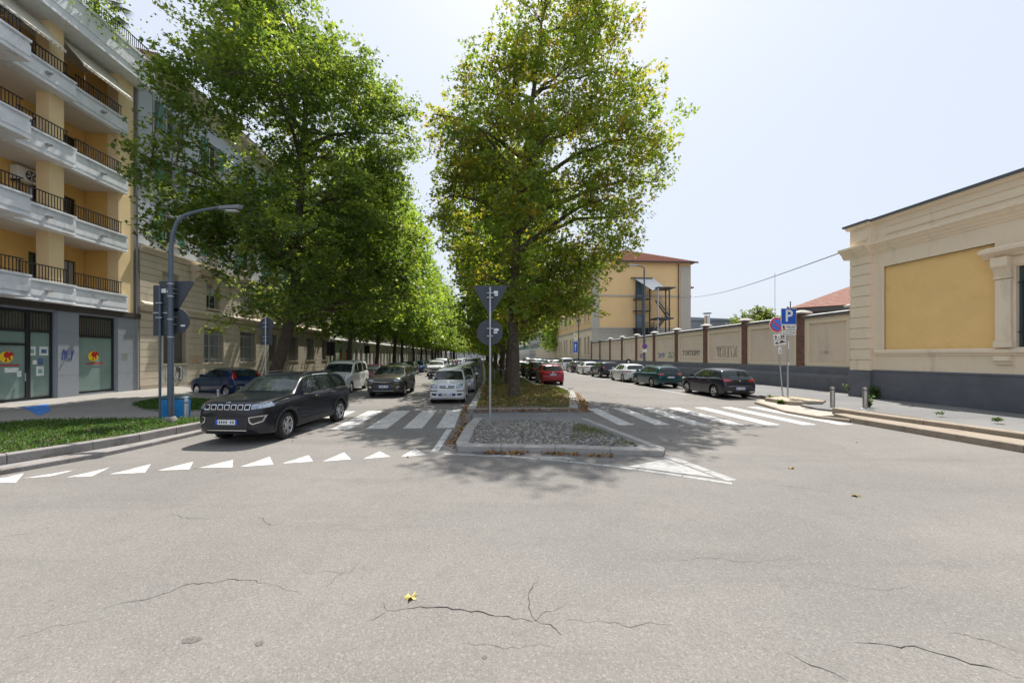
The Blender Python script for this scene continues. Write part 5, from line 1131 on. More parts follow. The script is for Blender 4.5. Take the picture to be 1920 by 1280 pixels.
# bollards
def bollard(px, py, z, h, r_, label, m=m_galv, lean=0):
    bx, by = G(px, py, z); t = thing('bollard', label, 'bollard', (bx, by, z)); t.rotation_euler = (0, R(lean), 0)
    MB().lathe([(.001, 0), (r_, 0), (r_, h-.02), (r_*.8, h), (.001, h+.004)], 18).build('post', m, t, smooth=True)
    MB().lathe([(r_+.004, h-.12), (r_+.004, h-.09), (r_, h-.088)], 18).build('band', m_signback, t); MB().lathe([(.001, .0), (r_*1.6, 0), (r_*1.6, .012), (.001, .014)], 18).build('foot', m_conc, t)
m_inox = mat('brushed_steel', (.42, .38, .34), .35, .85, var=(12, .15))
bollard(349, 786, .17, .62, .055, 'short grey bollard right of the blue bins'); bollard(409, 747, .17, .42, .06, 'stubby bollard between the dark blue car and the SUV bonnet')
bollard(1561, 766, .12, .82, .075, 'brown steel bollard at the end of the crossing ramp', m_inox); bollard(1622, 766, .17, .78, .075, 'brown steel bollard in front of the quoined corner', m_inox)
# disc and square on a pole left of the leaning tree
bx, by = -10.3, 16.5
t = thing('sign_pole', 'thin pole with grey disc and square plate backs before the leaning tree', 'road sign', (bx, by, .14), 0)
MB().lathe([(.001, 0), (.03, 0), (.03, 3.6), (.001, 3.62)], 12).build('pole', m_galv, t, smooth=True); sign_back(t, 'disc', .0, 3.25, .62, .045); sign_back(t, 'rect', .0, 2.68, (.5, .52), .045)
# parking signs on the right islet
xs, ys = G(1477, 744, .24)
t = thing('parking_sign', 'blue parking sign P with white plates below on the upright post', 'road sign', (xs, ys, .22), R(4))
MB().lathe([(.001, 0), (.035, 0), (.035, 3.95), (.001, 3.97)], 14).build('pole', m_galv, t, smooth=True)
MB().box(-.36, .36, -.06, -.04, 3.3, 4.02).build('sign_plate', m_white, t); MB().box(-.345, .345, -.064, -.061, 3.315, 4.005).build('sign_face', m_blue, t)
text('letter', 'P', .74, m_white, t, (.0, -.067, 3.66), (R(90), 0, 0), .012)
MB().box(-.34, .37, -.06, -.045, 3.05, 3.285).build('sign_plate', m_white, t); MB().box(-.34, .35, -.06, -.045, 2.83, 3.02).build('sign_plate', m_white, t)
MB().box(-.27, -.18, -.064, -.061, 3.08, 3.17).build('symbol', m_red, t); MB().box(-.29, -.2, -.0645, -.0615, 3.15, 3.24).build('symbol', m_black, t)
def fine_print(x0, x1, z, h, seed):
    r_ = random.Random(seed); mb = MB(); x = x0
    while x < x1: w_ = r_.uniform(.012, .03); mb.box(x, x+w_, -.0645, -.0615, z-h/2, z+h/2*r_.uniform(.6, 1)); x += w_+r_.choice([.008, .008, .03])
    mb.build('fine_print', m_black, t)['kind'] = 'stuff'
fine_print(-.12, .31, 3.2, .05, 1); fine_print(-.02, .28, 3.12, .03, 2)
MB().box(-.33, .33, -.064, -.061, 3.055, 3.07).build('print_line', mat('sign_green', (.1, .4, .2), .5), t)
fine_print(-.28, .12, 2.965, .03, 3); fine_print(-.3, .17, 2.88, .035, 4)
MB().box(.2, .29, -.064, -.061, 2.9, 2.96).build('symbol', m_red, t)
MB().box(-.03, .03, -.043, -.036, 2.2, 2.55).build('sticker', m_stick, t); MB().box(-.03, .04, -.043, -.036, 1.45, 1.6).build('sticker', m_stick, t)
xs, ys = G(1472, 743, .24)
t = thing('no_parking_sign', 'leaning post with round no parking sign and tow-away plate 0-24', 'road sign', (xs, ys+.15, .22), R(4)); t.rotation_euler = (0, R(-5.5), R(4))
MB().lathe([(.001, 0), (.033, 0), (.033, 3.6), (.001, 3.62)], 14).build('pole', m_galv, t, smooth=True)
MB().disc((-.02, -.055, 3.33), .35, 'y', 36, .02).build('sign_plate', m_white, t); MB().disc((-.02, -.066, 3.33), .335, 'y', 36, .006).build('sign_rim', m_red, t)
MB().disc((-.02, -.07, 3.33), .255, 'y', 36, .006).build('sign_face', mat('sign_blue_pale', (.03, .13, .5), .4), t)
MB().add([(-.02+a*.707*1-b*.707, -.0745, 3.33+(-a*.707)-b*.707) for a, b in ((-.27, -.033), (.27, -.033), (.27, .033), (-.27, .033))], [(0, 1, 2, 3)]).build('sign_bar', m_red, t)
MB().box(-.23, .35, -.06, -.045, 2.38, 2.9).build('sign_plate', m_white, t)
text('print', '0 - 24', .2, m_black, t, (.06, -.064, 2.76), (R(90), 0, 0), .008)
MB().box(-.21, .33, -.064, -.061, 2.635, 2.655).build('print_line', m_black, t)
tk = MB().extr([(-.18, 2.45), (-.02, 2.45), (-.02, 2.5), (-.09, 2.5), (-.05, 2.58), (-.075, 2.59), (-.13, 2.51), (-.18, 2.51)], 'y', -.064, -.061); tk.extr([(.02, 2.47), (.3, 2.49), (.3, 2.54), (.22, 2.54), (.2, 2.59), (.1, 2.58), (.06, 2.53), (.02, 2.52)], 'y', -.064, -.061)
tk.build('tow_pictogram', m_black, t); MB().box(-.06, .1, -.055, -.04, 1.98, 2.3).build('small_plate', m_white, t); MB().box(.02, .03, -.058, -.056, 2.02, 2.2).box(-.01, .06, -.058, -.056, 2.05, 2.08).build('print', m_black, t)
# right street lamp with small sign, and blue panel pole
p = S(13.9, 33, .17)
t = thing('street_lamp', 'tall dark lamp post with flat head in front of the yellow building', 'street lamp', (p.x, p.y, .17)); xh = (1208-960)/740*33.8; t.location = (xh, 33.8, .17)
MB().tube([(0, 0, 0), (0, 0, 4), (0, 0, 9.4), (-.1, 0, 9.55), (-.7, 0, 9.66)], [.11, .09, .06, .05, .04], 12).build('pole', mat('lamp_dark', (.12, .13, .15), .5, .3), t, smooth=True)
MB().add([(-.5, -.12, 9.62), (-.5, .12, 9.62), (-1.25, .16, 9.7), (-1.25, -.16, 9.7), (-.5, -.1, 9.7), (-.5, .1, 9.7), (-1.2, .12, 9.78), (-1.2, -.12, 9.78)], [(0, 1, 2, 3), (7, 6, 5, 4), (0, 4, 5, 1), (1, 5, 6, 2), (2, 6, 7, 3), (3, 7, 4, 0)]).build('lamp_head', m_galv, t)
MB().disc((0, -.12, 2.75), .22, 'y', 24, .02).build('sign_plate', m_red, t); MB().disc((0, -.135, 2.75), .16, 'y', 24, .008).build('sign_face', m_blue, t); MB().box(-.18, .18, -.13, -.11, 2.25, 2.5).build('sign_plate', m_white, t)
t = thing('direction_sign', 'blue panel with white arrow and yellow plate on a dark pole by the yellow building', 'road sign', ((1085-960)/740*55, 55, .17))
MB().tube([(0, 0, 0), (0, 0, 9)], [.08, .05], 10).build('pole', m_dark, t); MB().box(-.75, -.1, -.06, -.03, 2.3, 3.95).build('sign_plate', m_white, t); MB().box(-.72, -.13, -.066, -.062, 2.4, 3.9).build('sign_face', m_blue, t)
MB().box(-.5, -.42, -.07, -.067, 2.6, 3.3).add([(-.62, -.069, 3.3), (-.3, -.069, 3.3), (-.46, -.069, 3.65)], [(0, 1, 2)]).build('arrow', m_white, t); MB().box(-.7, -.15, -.06, -.03, 4.1, 5.1).build('sign_plate', m_white, t); MB().box(-.58, -.27, -.066, -.062, 4.5, 4.95).build('yellow_mark', m_ly, t)
t = thing('ticket_post', 'small black round topped post on the pavement behind the silver hatchback', 'post', ((1178-960)/740*34, 34, .17)); MB().tube([(0, 0, 0), (0, 0, 1.2)], .05, 8).build('post', m_dark, t); MB().disc((0, 0, 1.42), .26, 'y', 20, .14).build('round_top', m_black, t); MB().disc((0, -.075, 1.42), .09, 'y', 16, .01).build('dial', m_white, t)
# cable, antenna, camera mast
xa, za = px2(1597, 466, 19.3); xb, zb = px2(1301, 557, 69); pa, pb = Vector((xa, 19.3, za)), Vector((xb, 69, zb))
n = 24; o = MB().tube([pa.lerp(pb, i/n) - Vector((0, 0, 1.2*math.sin(math.pi*i/n)*(.4)))for i in range(n+1)], .028, 5).build('overhead_cable', mat('cable_grey', (.2, .2, .2), .7)); tag(o, 'thin overhead cable from the cream building to the yellow one', 'cable')
x_, z_ = px2(1453, 512, 160); o = MB().tube([(x_, 160, 0), (x_, 160, z_)], .1, 5).build('antenna_mast', m_galv); tag(o, 'hair thin antenna mast far behind the round green tree', 'mast')
x_, z_ = px2(1482, 565, 30); t = thing('camera_mast', 'short mast with little camera above the blue parking sign', 'camera', (x_, 30, 4.2)); MB().tube([(0, 0, 0), (0, 0, z_-4.2)], .035, 6).build('mast', m_dark, t)
MB().tube([(-.02, 0, z_-4.85), (-.3, -.1, z_-4.65)], [.05, .07], 8).build('camera', m_dark, t)
# traffic lights on the far left crossing
for (px, py, Y, lb) in [(620, 655, 38, 'black backed traffic light before the orange doors'), (688, 656, 52, 'smaller dark traffic light beyond the second leaning tree')]:
    x_, z_ = px2(px, py, Y); t = thing('traffic_light', lb, 'traffic light', (x_, Y, .15)); MB().tube([(0, 0, 0), (0, 0, z_+.7)], .07, 8).build('pole', m_dark, t)
    k = 1.0 if Y < 45 else .8
    MB().box(-.42*k, .42*k, -.02, .02, z_-.75*k, z_+.6*k).build('backboard', m_black, t); MB().box(-.15, .15, -.25, -.02, z_-.55*k, z_+.45*k).build('housing', m_black, t, bevel=.03)
    for i in range(3): MB().lathe([(.001, -.26), (.1, -.26), (.12, -.34), (.11, -.34), (.1, -.27)], 12, 'y', (0, 0, z_-.4*k+i*.36*k)).build('visor', m_black, t)
# hoops and small posts on the median
for i, (px, py, lb) in enumerate([(935, 712, 'pale metal bike hoop on the median grass left of the trunks')]):
    x_, y_ = G(px, py, .12); t = tag(MB().tube([(-.35, 0, 0), (-.35, 0, .75), (-.28, 0, .85), (.28, 0, .85), (.35, 0, .75), (.35, 0, 0)], .022, 8).build('bike_hoop', m_galv, loc=(x_, y_, .13)), lb, 'bike stand')
x_, y_ = G(958, 718, .12); tag(MB().lathe([(.001, 0), (.035, 0), (.035, 1.1), (.06, 1.12), (.06, 1.25), (.001, 1.27)], 10).build('marker_post', m_white, loc=(x_-.0, y_, .13)), 'slim pale marker post between the dark trunks on the median', 'post')
# rubbish sheet and tiny litter
x_, y_ = G(1828, 762, .17); tag(MB().tube([(-.12, 0, .02), (0, .03, .05), (.1, 0, .03)], [.01, .03, .012], 6).build('litter', m_black, loc=((1710-960)/740*14.9, 14.9, .175)), 'small dark scrap lying on the right pavement', 'litter')
# ================================================================ VEHICLES
m_tyre = mat('tyre_rubber', (.018, .018, .019), .85, bump=(40, .4)); m_rim = mat('alloy_rim', (.5, .51, .52), .3, .85); m_rimd = mat('dark_rim', (.08, .08, .085), .4, .6)
m_under = mat('underbody', (.012, .012, .013), .9); m_cgl = mat('car_glass', (.02, .028, .027), .03, spec=.6, var=(4, .8)); m_trim = mat('black_trim', (.022, .023, .025), .55); m_chrome = mat('chrome', (.7, .71, .73), .12, 1.)
m_hl = mat('headlight_lens', (.25, .3, .36), .1, .3, spec=.8, coat=.6, var=(18, .5)); m_tl = mat('taillight_red', (.36, .006, .012), .15, coat=1.); m_pl = mat('plate_white', (.68, .7, .72), .5); m_plb = mat('plate_blue', (.02, .1, .55), .5); m_orl = mat('indicator', (.6, .2, .02), .3)
def paint(n, c, met=.0, r=.28): return mat('paint_'+n, c, r, met*.6, coat=.7, spec=.2)
PT = {'charcoal': paint('charcoal', (.009, .011, .017), .1), 'navy': paint('navy', (.006, .02, .07), .1), 'white': paint('white', (.72, .73, .73)), 'silver': paint('silver', (.42, .44, .46), .6), 'pearl': paint('pearl', (.66, .68, .7), .1),
      'umber': paint('umber', (.07, .062, .052), .4), 'grey': paint('grey', (.12, .13, .14), .4), 'teal': paint('teal', (.004, .05, .06), .3), 'inkblue': paint('inkblue', (.018, .022, .035), .3), 'red': paint('red', (.28, .006, .022), .1),
      'black': paint('black', (.012, .012, .013), .1), 'plum': paint('plum', (.07, .012, .035), .3), 'blue': paint('blue', (.02, .07, .22), .3), 'iceblue': paint('iceblue', (.5, .55, .6), .2)}
def pch(xs, ys):
    xs = np.array(xs, float); ys = np.array(ys, float); h = np.diff(xs); d = np.diff(ys)/h; m = np.zeros(len(xs))
    for i in range(1, len(xs)-1):
        if d[i-1]*d[i] > 0: w1, w2 = 2*h[i]+h[i-1], h[i]+2*h[i-1]; m[i] = (w1+w2)/(w1/d[i-1]+w2/d[i])
    m[0], m[-1] = d[0], d[-1]
    def f(x):
        x = min(max(x, xs[0]), xs[-1]); i = min(int(np.searchsorted(xs, x, 'right'))-1, len(h)-1); t = (x-xs[i])/h[i]
        return ys[i]*(1+2*t)*(1-t)**2 + h[i]*m[i]*t*(1-t)**2 + ys[i+1]*t*t*(3-2*t) + h[i]*m[i+1]*t*t*(t-1)
    return f
def car(name, label, cat, p, colour, loc, rz, group=None):
    """p: dict of profile data. local frame: +Y = nose, origin on the ground at mid length"""
    L, W, H, wb, fo, r = p['L'], p['W'], p['H'], p['wb'], p['fo'], p['r']; hw0 = W/2
    zt = pch(*zip(*p['top'])); zb = pch(*zip(*p['belt'])); bot = pch(*zip(*p['bot'])); pw = pch(*zip(*p['plan']))
    g0, g1, g2, g3 = p['gh']; th = p.get('tumble', .42)
    root = thing(name, label, cat, (*loc, 0), rz, group)
    ss = sorted(set([0, .012, .035, .07, .12, .18] + list(np.linspace(.25, L-.25, 50)) + [L-.18, L-.12, L-.07, L-.035, L-.012, L]))
    rows = []
    def section(s):
        t, b, q, w_ = zt(s), zb(s), bot(s), pw(s)*hw0; b = min(b, t-.01); h = t-b; wt = max(.1, w_-.045-th*max(0, h-.04)); e = min(.075, h*.5)
        zl = b-q; sh = p.get('shoulder', .02)
        P = [(0, q), (w_*.5, q), (w_-.14, q), (w_-.05, q+.02), (w_-.018, q+.07), (w_-.004, q+.14), (w_, q+zl*.42), (w_-.003, q+zl*.58), (w_-.012+sh*.6, q+zl*.78), (w_-.006, b-.06), (w_-.02, b-.018), (w_-.045, b)]
        for f in (.3, .62, .9): P.append((w_-.045 + (wt-w_+.045)*f, b + (h-e)*f))
        P += [(wt-.01, t-e), (wt-.05, t-e*.62)]
        for f in (.8, .6, .4, .2, 0): P.append(((wt-.05)*f, t - e*.5*f**2))
        return P
    for s in ss: rows.append([(x, L/2-s, z) for x, z in section(s)])
    V = []; n = len(rows[0]); m_ = 2*n-2
    for rw in rows: V += rw + [(-x, y, z) for x, y, z in rw[-2:0:-1]]
    F = [(i*m_+k, i*m_+(k+1) % m_, (i+1)*m_+(k+1) % m_, (i+1)*m_+k) for i in range(len(rows)-1) for k in range(m_)] + [tuple(range(m_-1, -1, -1)), tuple(range((len(rows)-1)*m_, len(rows)*m_))]
    me = bpy.data.meshes.new('body'); me.from_pydata(V, [], F); me.materials.append(PT[colour]); me.materials.append(m_under)
    bm = bmesh.new(); bm.from_mesh(me); bmesh.ops.recalc_face_normals(bm, faces=bm.faces); bm.to_mesh(me); bm.free()
    body = link('body', me, root)
    yf = L/2-fo; yr = yf-wb; cut = MB(); ar = r+.055
    for y in (yf, yr):
        for s in (-1, 1):
            a, b = sorted((s*(hw0+.2), s*(hw0-.26))); cut.lathe([(.001, a), (ar, a), (ar, b), (.001, b)], 36, 'x', (0, y, r+.01))
    cm = cut.mesh('cutter', [m_under, m_under]); co = link('cutter', cm, root)
    bmm = bmesh.new(); bmm.from_mesh(cm); bmesh.ops.remove_doubles(bmm, verts=bmm.verts, dist=.003); bmesh.ops.recalc_face_normals(bmm, faces=bmm.faces)
    for f in bmm.faces: f.material_index = 1
    bmm.to_mesh(cm); bmm.free()
    md = body.modifiers.new('arches', 'BOOLEAN'); md.operation = 'DIFFERENCE'; md.object = co; md.solver = 'EXACT'
    bpy.context.view_layer.update(); dg = bpy.context.evaluated_depsgraph_get(); nm = bpy.data.meshes.new_from_object(body.evaluated_get(dg)); body.modifiers.clear(); body.data = nm; nm.name = 'body'
    bpy.data.objects.remove(co)
    nm.polygons.foreach_set('use_smooth', [True]*len(nm.polygons)); nm.set_sharp_from_angle(angle=R(32))
    bv = BVHTree.FromPolygons([v.co for v in nm.vertices], [tuple(q.vertices) for q in nm.polygons])
    def res(pts, k):
        pts = [Vector((*q, 0)) for q in pts]; ln = [0]
        for a, b in zip(pts[:-1], pts[1:]): ln.append(ln[-1]+(b-a).length)
        out = []
        for i in range(k):
            t = ln[-1]*i/(k-1)
            for j in range(len(ln)-1):
                if t <= ln[j+1]+1e-9: f = (t-ln[j])/max(1e-9, ln[j+1]-ln[j]); out.append(pts[j].lerp(pts[j+1], f)[:2]); break
        return out
    def patch(nm_, view, lo, hi, m, off=.006, k=14, rws=6, par=None, mirror=False, thick=0):
        """surface-hugging piece between two polylines. view F/B: (x,z); L/R side: (y,z); T: (x,y)"""
        vs = []; A1, A2 = res(lo, k), res(hi, k)
        for j in range(rws):
            f = j/(rws-1)
            for a, b in zip(A1, A2):
                u_, w_ = a[0]+(b[0]-a[0])*f, a[1]+(b[1]-a[1])*f
                o_, d_ = {'F': ((u_, L, w_), (0, -1, 0)), 'B': ((u_, -L, w_), (0, 1, 0)), 'L': ((-W, u_, w_), (1, 0, 0)), 'R': ((W, u_, w_), (-1, 0, 0)), 'T': ((u_, w_, H+1), (0, 0, -1))}[view]
                hit = bv.ray_cast(Vector(o_), Vector(d_), W if view in 'LR' else 2*L)
                if hit[0] is None or (view in 'LR' and abs(hit[0].x) < W*.25): hit = bv.find_nearest(Vector(o_)+Vector(d_)*(W*.6 if view in 'LR' else L*.5 if view in 'FB' else 1))
                nn = hit[1]
                if nn.dot(Vector(d_)) > 0: nn = -nn
                vs.append(tuple(hit[0] + (nn*.5 - Vector(d_)*.5).normalized()*off))
        fs = [(j*k+i, j*k+i+1, (j+1)*k+i+1, (j+1)*k+i) for j in range(rws-1) for i in range(k-1)]
        if mirror: MB().add([(-x, y, z) for x, y, z in vs], [q[::-1] for q in fs]).build(nm_, m, par or root, smooth=True, angle=50)
        b = MB().add(vs, fs)
        return b.build(nm_, m, par or root, smooth=True, angle=50)
    Y = lambda s: L/2-s
    # glass: windscreen and rear window follow the slopes
    def wtop(s): t, b, w_ = zt(s), min(zb(s), zt(s)-.01), pw(s)*hw0; return w_-.045-th*max(0, t-b-.04)
    wsc = [(-(wtop(s)-.05), Y(s)) for s in np.linspace(g0+.05, g1-.04, 8)]; patch('windscreen', 'T', wsc, [(-x, y) for x, y in wsc], m_cgl, .007, 10, 14)
    if p.get('rear', 'hatch') != 'none':
        hi_, lo_ = p['rw']                                                  # z range of the rear window
        def sback(z):
            s = g2
            while s < L and zt(s) > z: s += .01
            return s
        a_ = [(-(min(wtop(sback(z)), hw0)-.09), z) for z in np.linspace(lo_, hi_, 6)]
        patch('rear_window', 'B', a_, [(-x, z) for x, z in a_], m_cgl, .012, 8, 14)
    # side windows
    for k_, poly in enumerate(p['win']):
        lo, hi = poly
        for s_, vw in ((1, 'R'), (-1, 'L')): patch('side_window', vw, [(Y(a), z) for a, z in lo], [(Y(a), z) for a, z in hi], m_cgl, .007, 12, 6)
    if p.get('chromeline'):
        cl = p['chromeline']
        for vw in 'RL': patch('window_trim', vw, [(Y(a), z) for a, z in cl], [(Y(a), z+.022) for a, z in cl], m_chrome, .013, 24, 2)
    if p.get('topline'):
        for vw in 'RL': patch('window_trim', vw, [(Y(a), z) for a, z in p['topline']], [(Y(a), z+.02) for a, z in p['topline']], m_chrome, .012, 30, 2)
    if p.get('cladding'):
        for vw in 'RL':
            a, b = yf-ar-.02, yr+ar+.02; z = bot(L/2); patch('sill_cladding', vw, [(a, z+.03), (b, z+.03)], [(a, z+.2), (b, z+.2)], m_trim, .012, 12, 3)
    # wheel arch lips
    for y in (yf, yr):
        for s_, vw in ((1, 'R'), (-1, 'L')):
            an = np.linspace(R(-8), R(188), 22); wl = .075 if p.get('cladding') else .02; vs = []
            for rr_ in (ar-.004, ar+wl):
                for t in an:
                    py_, pz = y+math.cos(t)*rr_, r+.01+math.sin(t)*rr_; pz = max(pz, bot(L/2)+.01)
                    q = y+math.cos(t)*(ar+wl+.01), r+.01+math.sin(t)*(ar+wl+.01); hit = bv.ray_cast(Vector((s_*W, q[0], max(q[1], bot(L/2)+.03))), Vector((-s_, 0, 0)), W*.9)
                    x_ = hit[0].x if hit[0] and abs(hit[0].x) > hw0*.6 else s_*hw0*.97; vs.append((x_+s_*.014, py_, pz))
            k_ = len(an); fs = [(i, i+1, k_+i+1, k_+i) for i in range(k_-1)]
            MB().add(vs + [(v[0]-s_*.05, v[1], v[2]) for v in vs[:k_]], fs + [(2*k_+i, 2*k_+i+1, i+1, i) for i in range(k_-1)]).build('arch_lip', m_trim if p.get('cladding') else PT[colour], root, smooth=True)
    # front and rear furniture
    for q in p['front']: patch(q[0], 'F', q[1], q[2], q[3], q[4] if len(q) > 4 else .01, 12, 5, mirror=(q[5] if len(q) > 5 else False))
    for q in p['back']: patch(q[0], 'B', q[1], q[2], q[3], q[4] if len(q) > 4 else .01, 12, 5, mirror=(q[5] if len(q) > 5 else False))
    for q in p.get('side', []):
        for vw in 'RL': patch(q[0], vw, [(Y(a), z) for a, z in q[1]], [(Y(a), z) for a, z in q[2]], q[3], q[4] if len(q) > 4 else .01, 10, 4)
    # plates
    for vw, yy in (('F', L), ('B', -L)):
        z = p['pl'][0 if vw == 'F' else 1]; hit = bv.ray_cast(Vector((0, yy, z)), Vector((0, -1 if vw == 'F' else 1, 0)), 2*L)[0]; e = 1 if vw == 'F' else -1
        y0 = hit.y+e*.012; b = MB().box(-.26, .26, min(y0, y0+e*.012), max(y0, y0+e*.012), z-.057, z+.057); pl_o = b.build('number_plate', m_pl, root)
        MB().box(-.262, -.215, min(y0, y0+e*.015), max(y0, y0+e*.015), z-.058, z+.058).box(.215, .262, min(y0, y0+e*.015), max(y0, y0+e*.015), z-.058, z+.058).build('plate_band', m_plb, pl_o)
        cb = MB()
        for i in range(7): 
            if i != 2: cb.box(-.18+i*.055, -.15+i*.055, min(y0, y0+e*.014), max(y0, y0+e*.014), z-.03, z+.03)
        cb.build('plate_characters', m_signback, pl_o)
    # door gaps, handles, mirrors
    sm = MB()
    for s in p['gaps']:
        for sg in (1, -1):
            zz = np.linspace(bot(s)+.07, zb(s)-.02, 9); vs = []
            for z in zz:
                for dy in (-.006, .006):
                    hit = bv.ray_cast(Vector((sg*W, Y(s)+dy, z)), Vector((-sg, 0, 0)), W*.9); x_ = hit[0].x if hit[0] else sg*hw0; vs.append((x_+sg*.003, Y(s)+dy, z))
            sm.add(vs, [(2*i, 2*i+1, 2*i+3, 2*i+2) for i in range(8)])
    sm.build('door_gaps', m_under, root)
    for s in p['handles']:
        for sg in (1, -1):
            z = zb(s)-.1; hit = bv.ray_cast(Vector((sg*W, Y(s), z)), Vector((-sg, 0, 0)), W*.9)[0]; x_ = hit.x if hit else sg*hw0
            a, b = sorted((x_-sg*.01, x_+sg*.035)); MB().box(a, b, Y(s)-.09, Y(s)+.09, z-.014, z+.014).build('door_handle', m_chrome if p.get('chromeline') else PT[colour], root, bevel=.008)
    s = g0+.42; z = zb(s)+.06
    for sg in (1, -1):
        w_ = pw(s)*hw0; mo = MB().add([(sg*(w_-.06), Y(s)+.06, z), (sg*(w_+.2), Y(s)+.02, z-.02), (sg*(w_+.2), Y(s)-.1, z), (sg*(w_-.05), Y(s)-.1, z), (sg*(w_+.02), Y(s)+.04, z+.13), (sg*(w_+.18), Y(s)+.0, z+.14), (sg*(w_+.19), Y(s)-.09, z+.15), (sg*(w_+.02), Y(s)-.09, z+.13)],
            [(0, 1, 2, 3), (4, 5, 6, 7), (0, 1, 5, 4), (1, 2, 6, 5), (2, 3, 7, 6), (3, 0, 4, 7)]).build('mirror', PT[colour] if not p.get('blackmirror') else m_trim, root, bevel=.02)
    if p.get('rails'):
        for sg in (1, -1):
            pts = [(sg*(wtop(s)-.06), Y(s), zt(s)-.005+.022*(0 < i < 8)) for i, s in enumerate(np.linspace(g1+.1, g2-.1, 9))]; MB().tube(pts, .016, 6).build('roof_rail', m_chrome if p['rails'] == 'c' else m_trim, root)
    # wheels
    for wi, (y, sg) in enumerate(((yf, 1), (yf, -1), (yr, 1), (yr, -1))):
        wheel_mesh = WHEELS.setdefault((round(r, 3), p.get('rim', 'five')), make_wheel(r, p.get('rim', 'five')) if (round(r, 3), p.get('rim', 'five')) not in WHEELS else None)
        wt_ = link('wheel', wheel_mesh[0], root, (sg*(hw0-.125), y, r), 0 if sg > 0 else math.pi)
        if p.get('steer') and y == yf: wt_.rotation_euler[2] += p['steer']
        link('rim', wheel_mesh[1], wt_)
    root['_c'] = colour
    return root
WHEELS = {}
def make_wheel(r, kind):
    w_ = .105; t = MB().lathe([(r*.66, w_), (r*.7, w_+.004), (r*.93, w_-.004), (r*.985, w_-.02), (r, w_-.05), (r, -w_+.05), (r*.985, -w_+.02), (r*.9, -w_), (r*.66, -w_), (r*.64, 0), (r*.66, w_)], 36, 'x')
    tm = t.mesh('tyre', [m_tyre], smooth=True, angle=50)
    b = MB(); b.lathe([(r*.685, w_-.01), (r*.66, w_+.004), (r*.61, w_-.012), (r*.6, w_-.09)], 36, 'x'); b.lathe([(.001, w_-.02), (r*.15, w_-.025), (r*.19, w_-.05)], 16, 'x')
    b.lathe([(.001, w_-.1), (r*.6, w_-.1)], 24, 'x', m=1)
    ns = {'five': 5, 'ten': 10, 'cover': 9, 'y': 5}[kind]
    for i in range(ns):
        a = 2*math.pi*i/ns; ca, sa = math.cos(a), math.sin(a)
        def P(rad, off, x): return (x, rad*ca-off*sa, rad*sa+off*ca)
        if kind == 'y': arms = [((r*.14, 0), (r*.42, 0), .05, .04), ((r*.36, 0), (r*.63, .075), .04, .035), ((r*.36, 0), (r*.63, -.075), .04, .035)]
        elif kind == 'five': arms = [((r*.14, 0), (r*.64, 0), .035, .055)]
        elif kind == 'ten': arms = [((r*.14, 0), (r*.64, .0), .018, .022)]
        else: arms = [((r*.14, 0), (r*.64, 0), .035, .06)]
        for (r0, o0), (r1, o1), w0, w1 in arms:
            b.add([P(r0, o0-w0, w_-.035), P(r0, o0+w0, w_-.035), P(r1, o1+w1, w_-.012), P(r1, o1-w1, w_-.012), P(r0, o0-w0, w_-.07), P(r0, o0+w0, w_-.07), P(r1, o1+w1, w_-.06), P(r1, o1-w1, w_-.06)],
                  [(0, 1, 2, 3), (7, 6, 5, 4), (0, 4, 5, 1), (1, 5, 6, 2), (2, 6, 7, 3), (3, 7, 4, 0)])
    return tm, b.mesh('rim', [m_rim, m_under], smooth=False)
def hl(x0, x1, z0, z1, dx=.0): return [(x0, z0), (x1, z0+dx)], [(x0, z1), (x1, z1+dx)]
# ---- profiles (s measured from the nose)
SUV = dict(L=4.4, W=1.82, H=1.63, wb=2.64, fo=.9, r=.345, gh=(1.18, 1.85, 3.55, 4.2), tumble=.36, shoulder=.03,
    top=[(0, .88), (.02, .97), (.08, 1.02), (.3, 1.06), (.7, 1.11), (1.15, 1.145), (1.3, 1.22), (1.85, 1.55), (2.2, 1.615), (2.8, 1.63), (3.4, 1.615), (3.8, 1.59), (4.0, 1.54), (4.08, 1.46), (4.24, 1.18), (4.34, 1.02), (4.4, .86)],
    belt=[(0, .8), (.1, .9), (.5, .98), (1.2, 1.05), (2.5, 1.08), (3.6, 1.12), (4.1, 1.1), (4.3, .98), (4.4, .8)], bot=[(0, .34), (.1, .26), (.5, .23), (2, .24), (3.8, .25), (4.25, .3), (4.4, .42)],
    plan=[(0, .8), (.04, .86), (.15, .93), (.4, .98), (.9, 1), (3.4, 1), (4.0, .97), (4.25, .92), (4.36, .86), (4.4, .8)], rw=(1.5, 1.16), cladding=True, rails='b', rim='y',
    win=[([(1.75, 1.1), (2.38, 1.11)], [(2.12, 1.5), (2.38, 1.53)]), ([(2.46, 1.11), (3.2, 1.13)], [(2.46, 1.535), (3.05, 1.52)]), ([(3.28, 1.14), (3.78, 1.24)], [(3.16, 1.515), (3.55, 1.46)])],
    gaps=[1.32, 2.42, 3.3], handles=[2.22, 3.1], pl=(.56, .75), back=[], front=[])
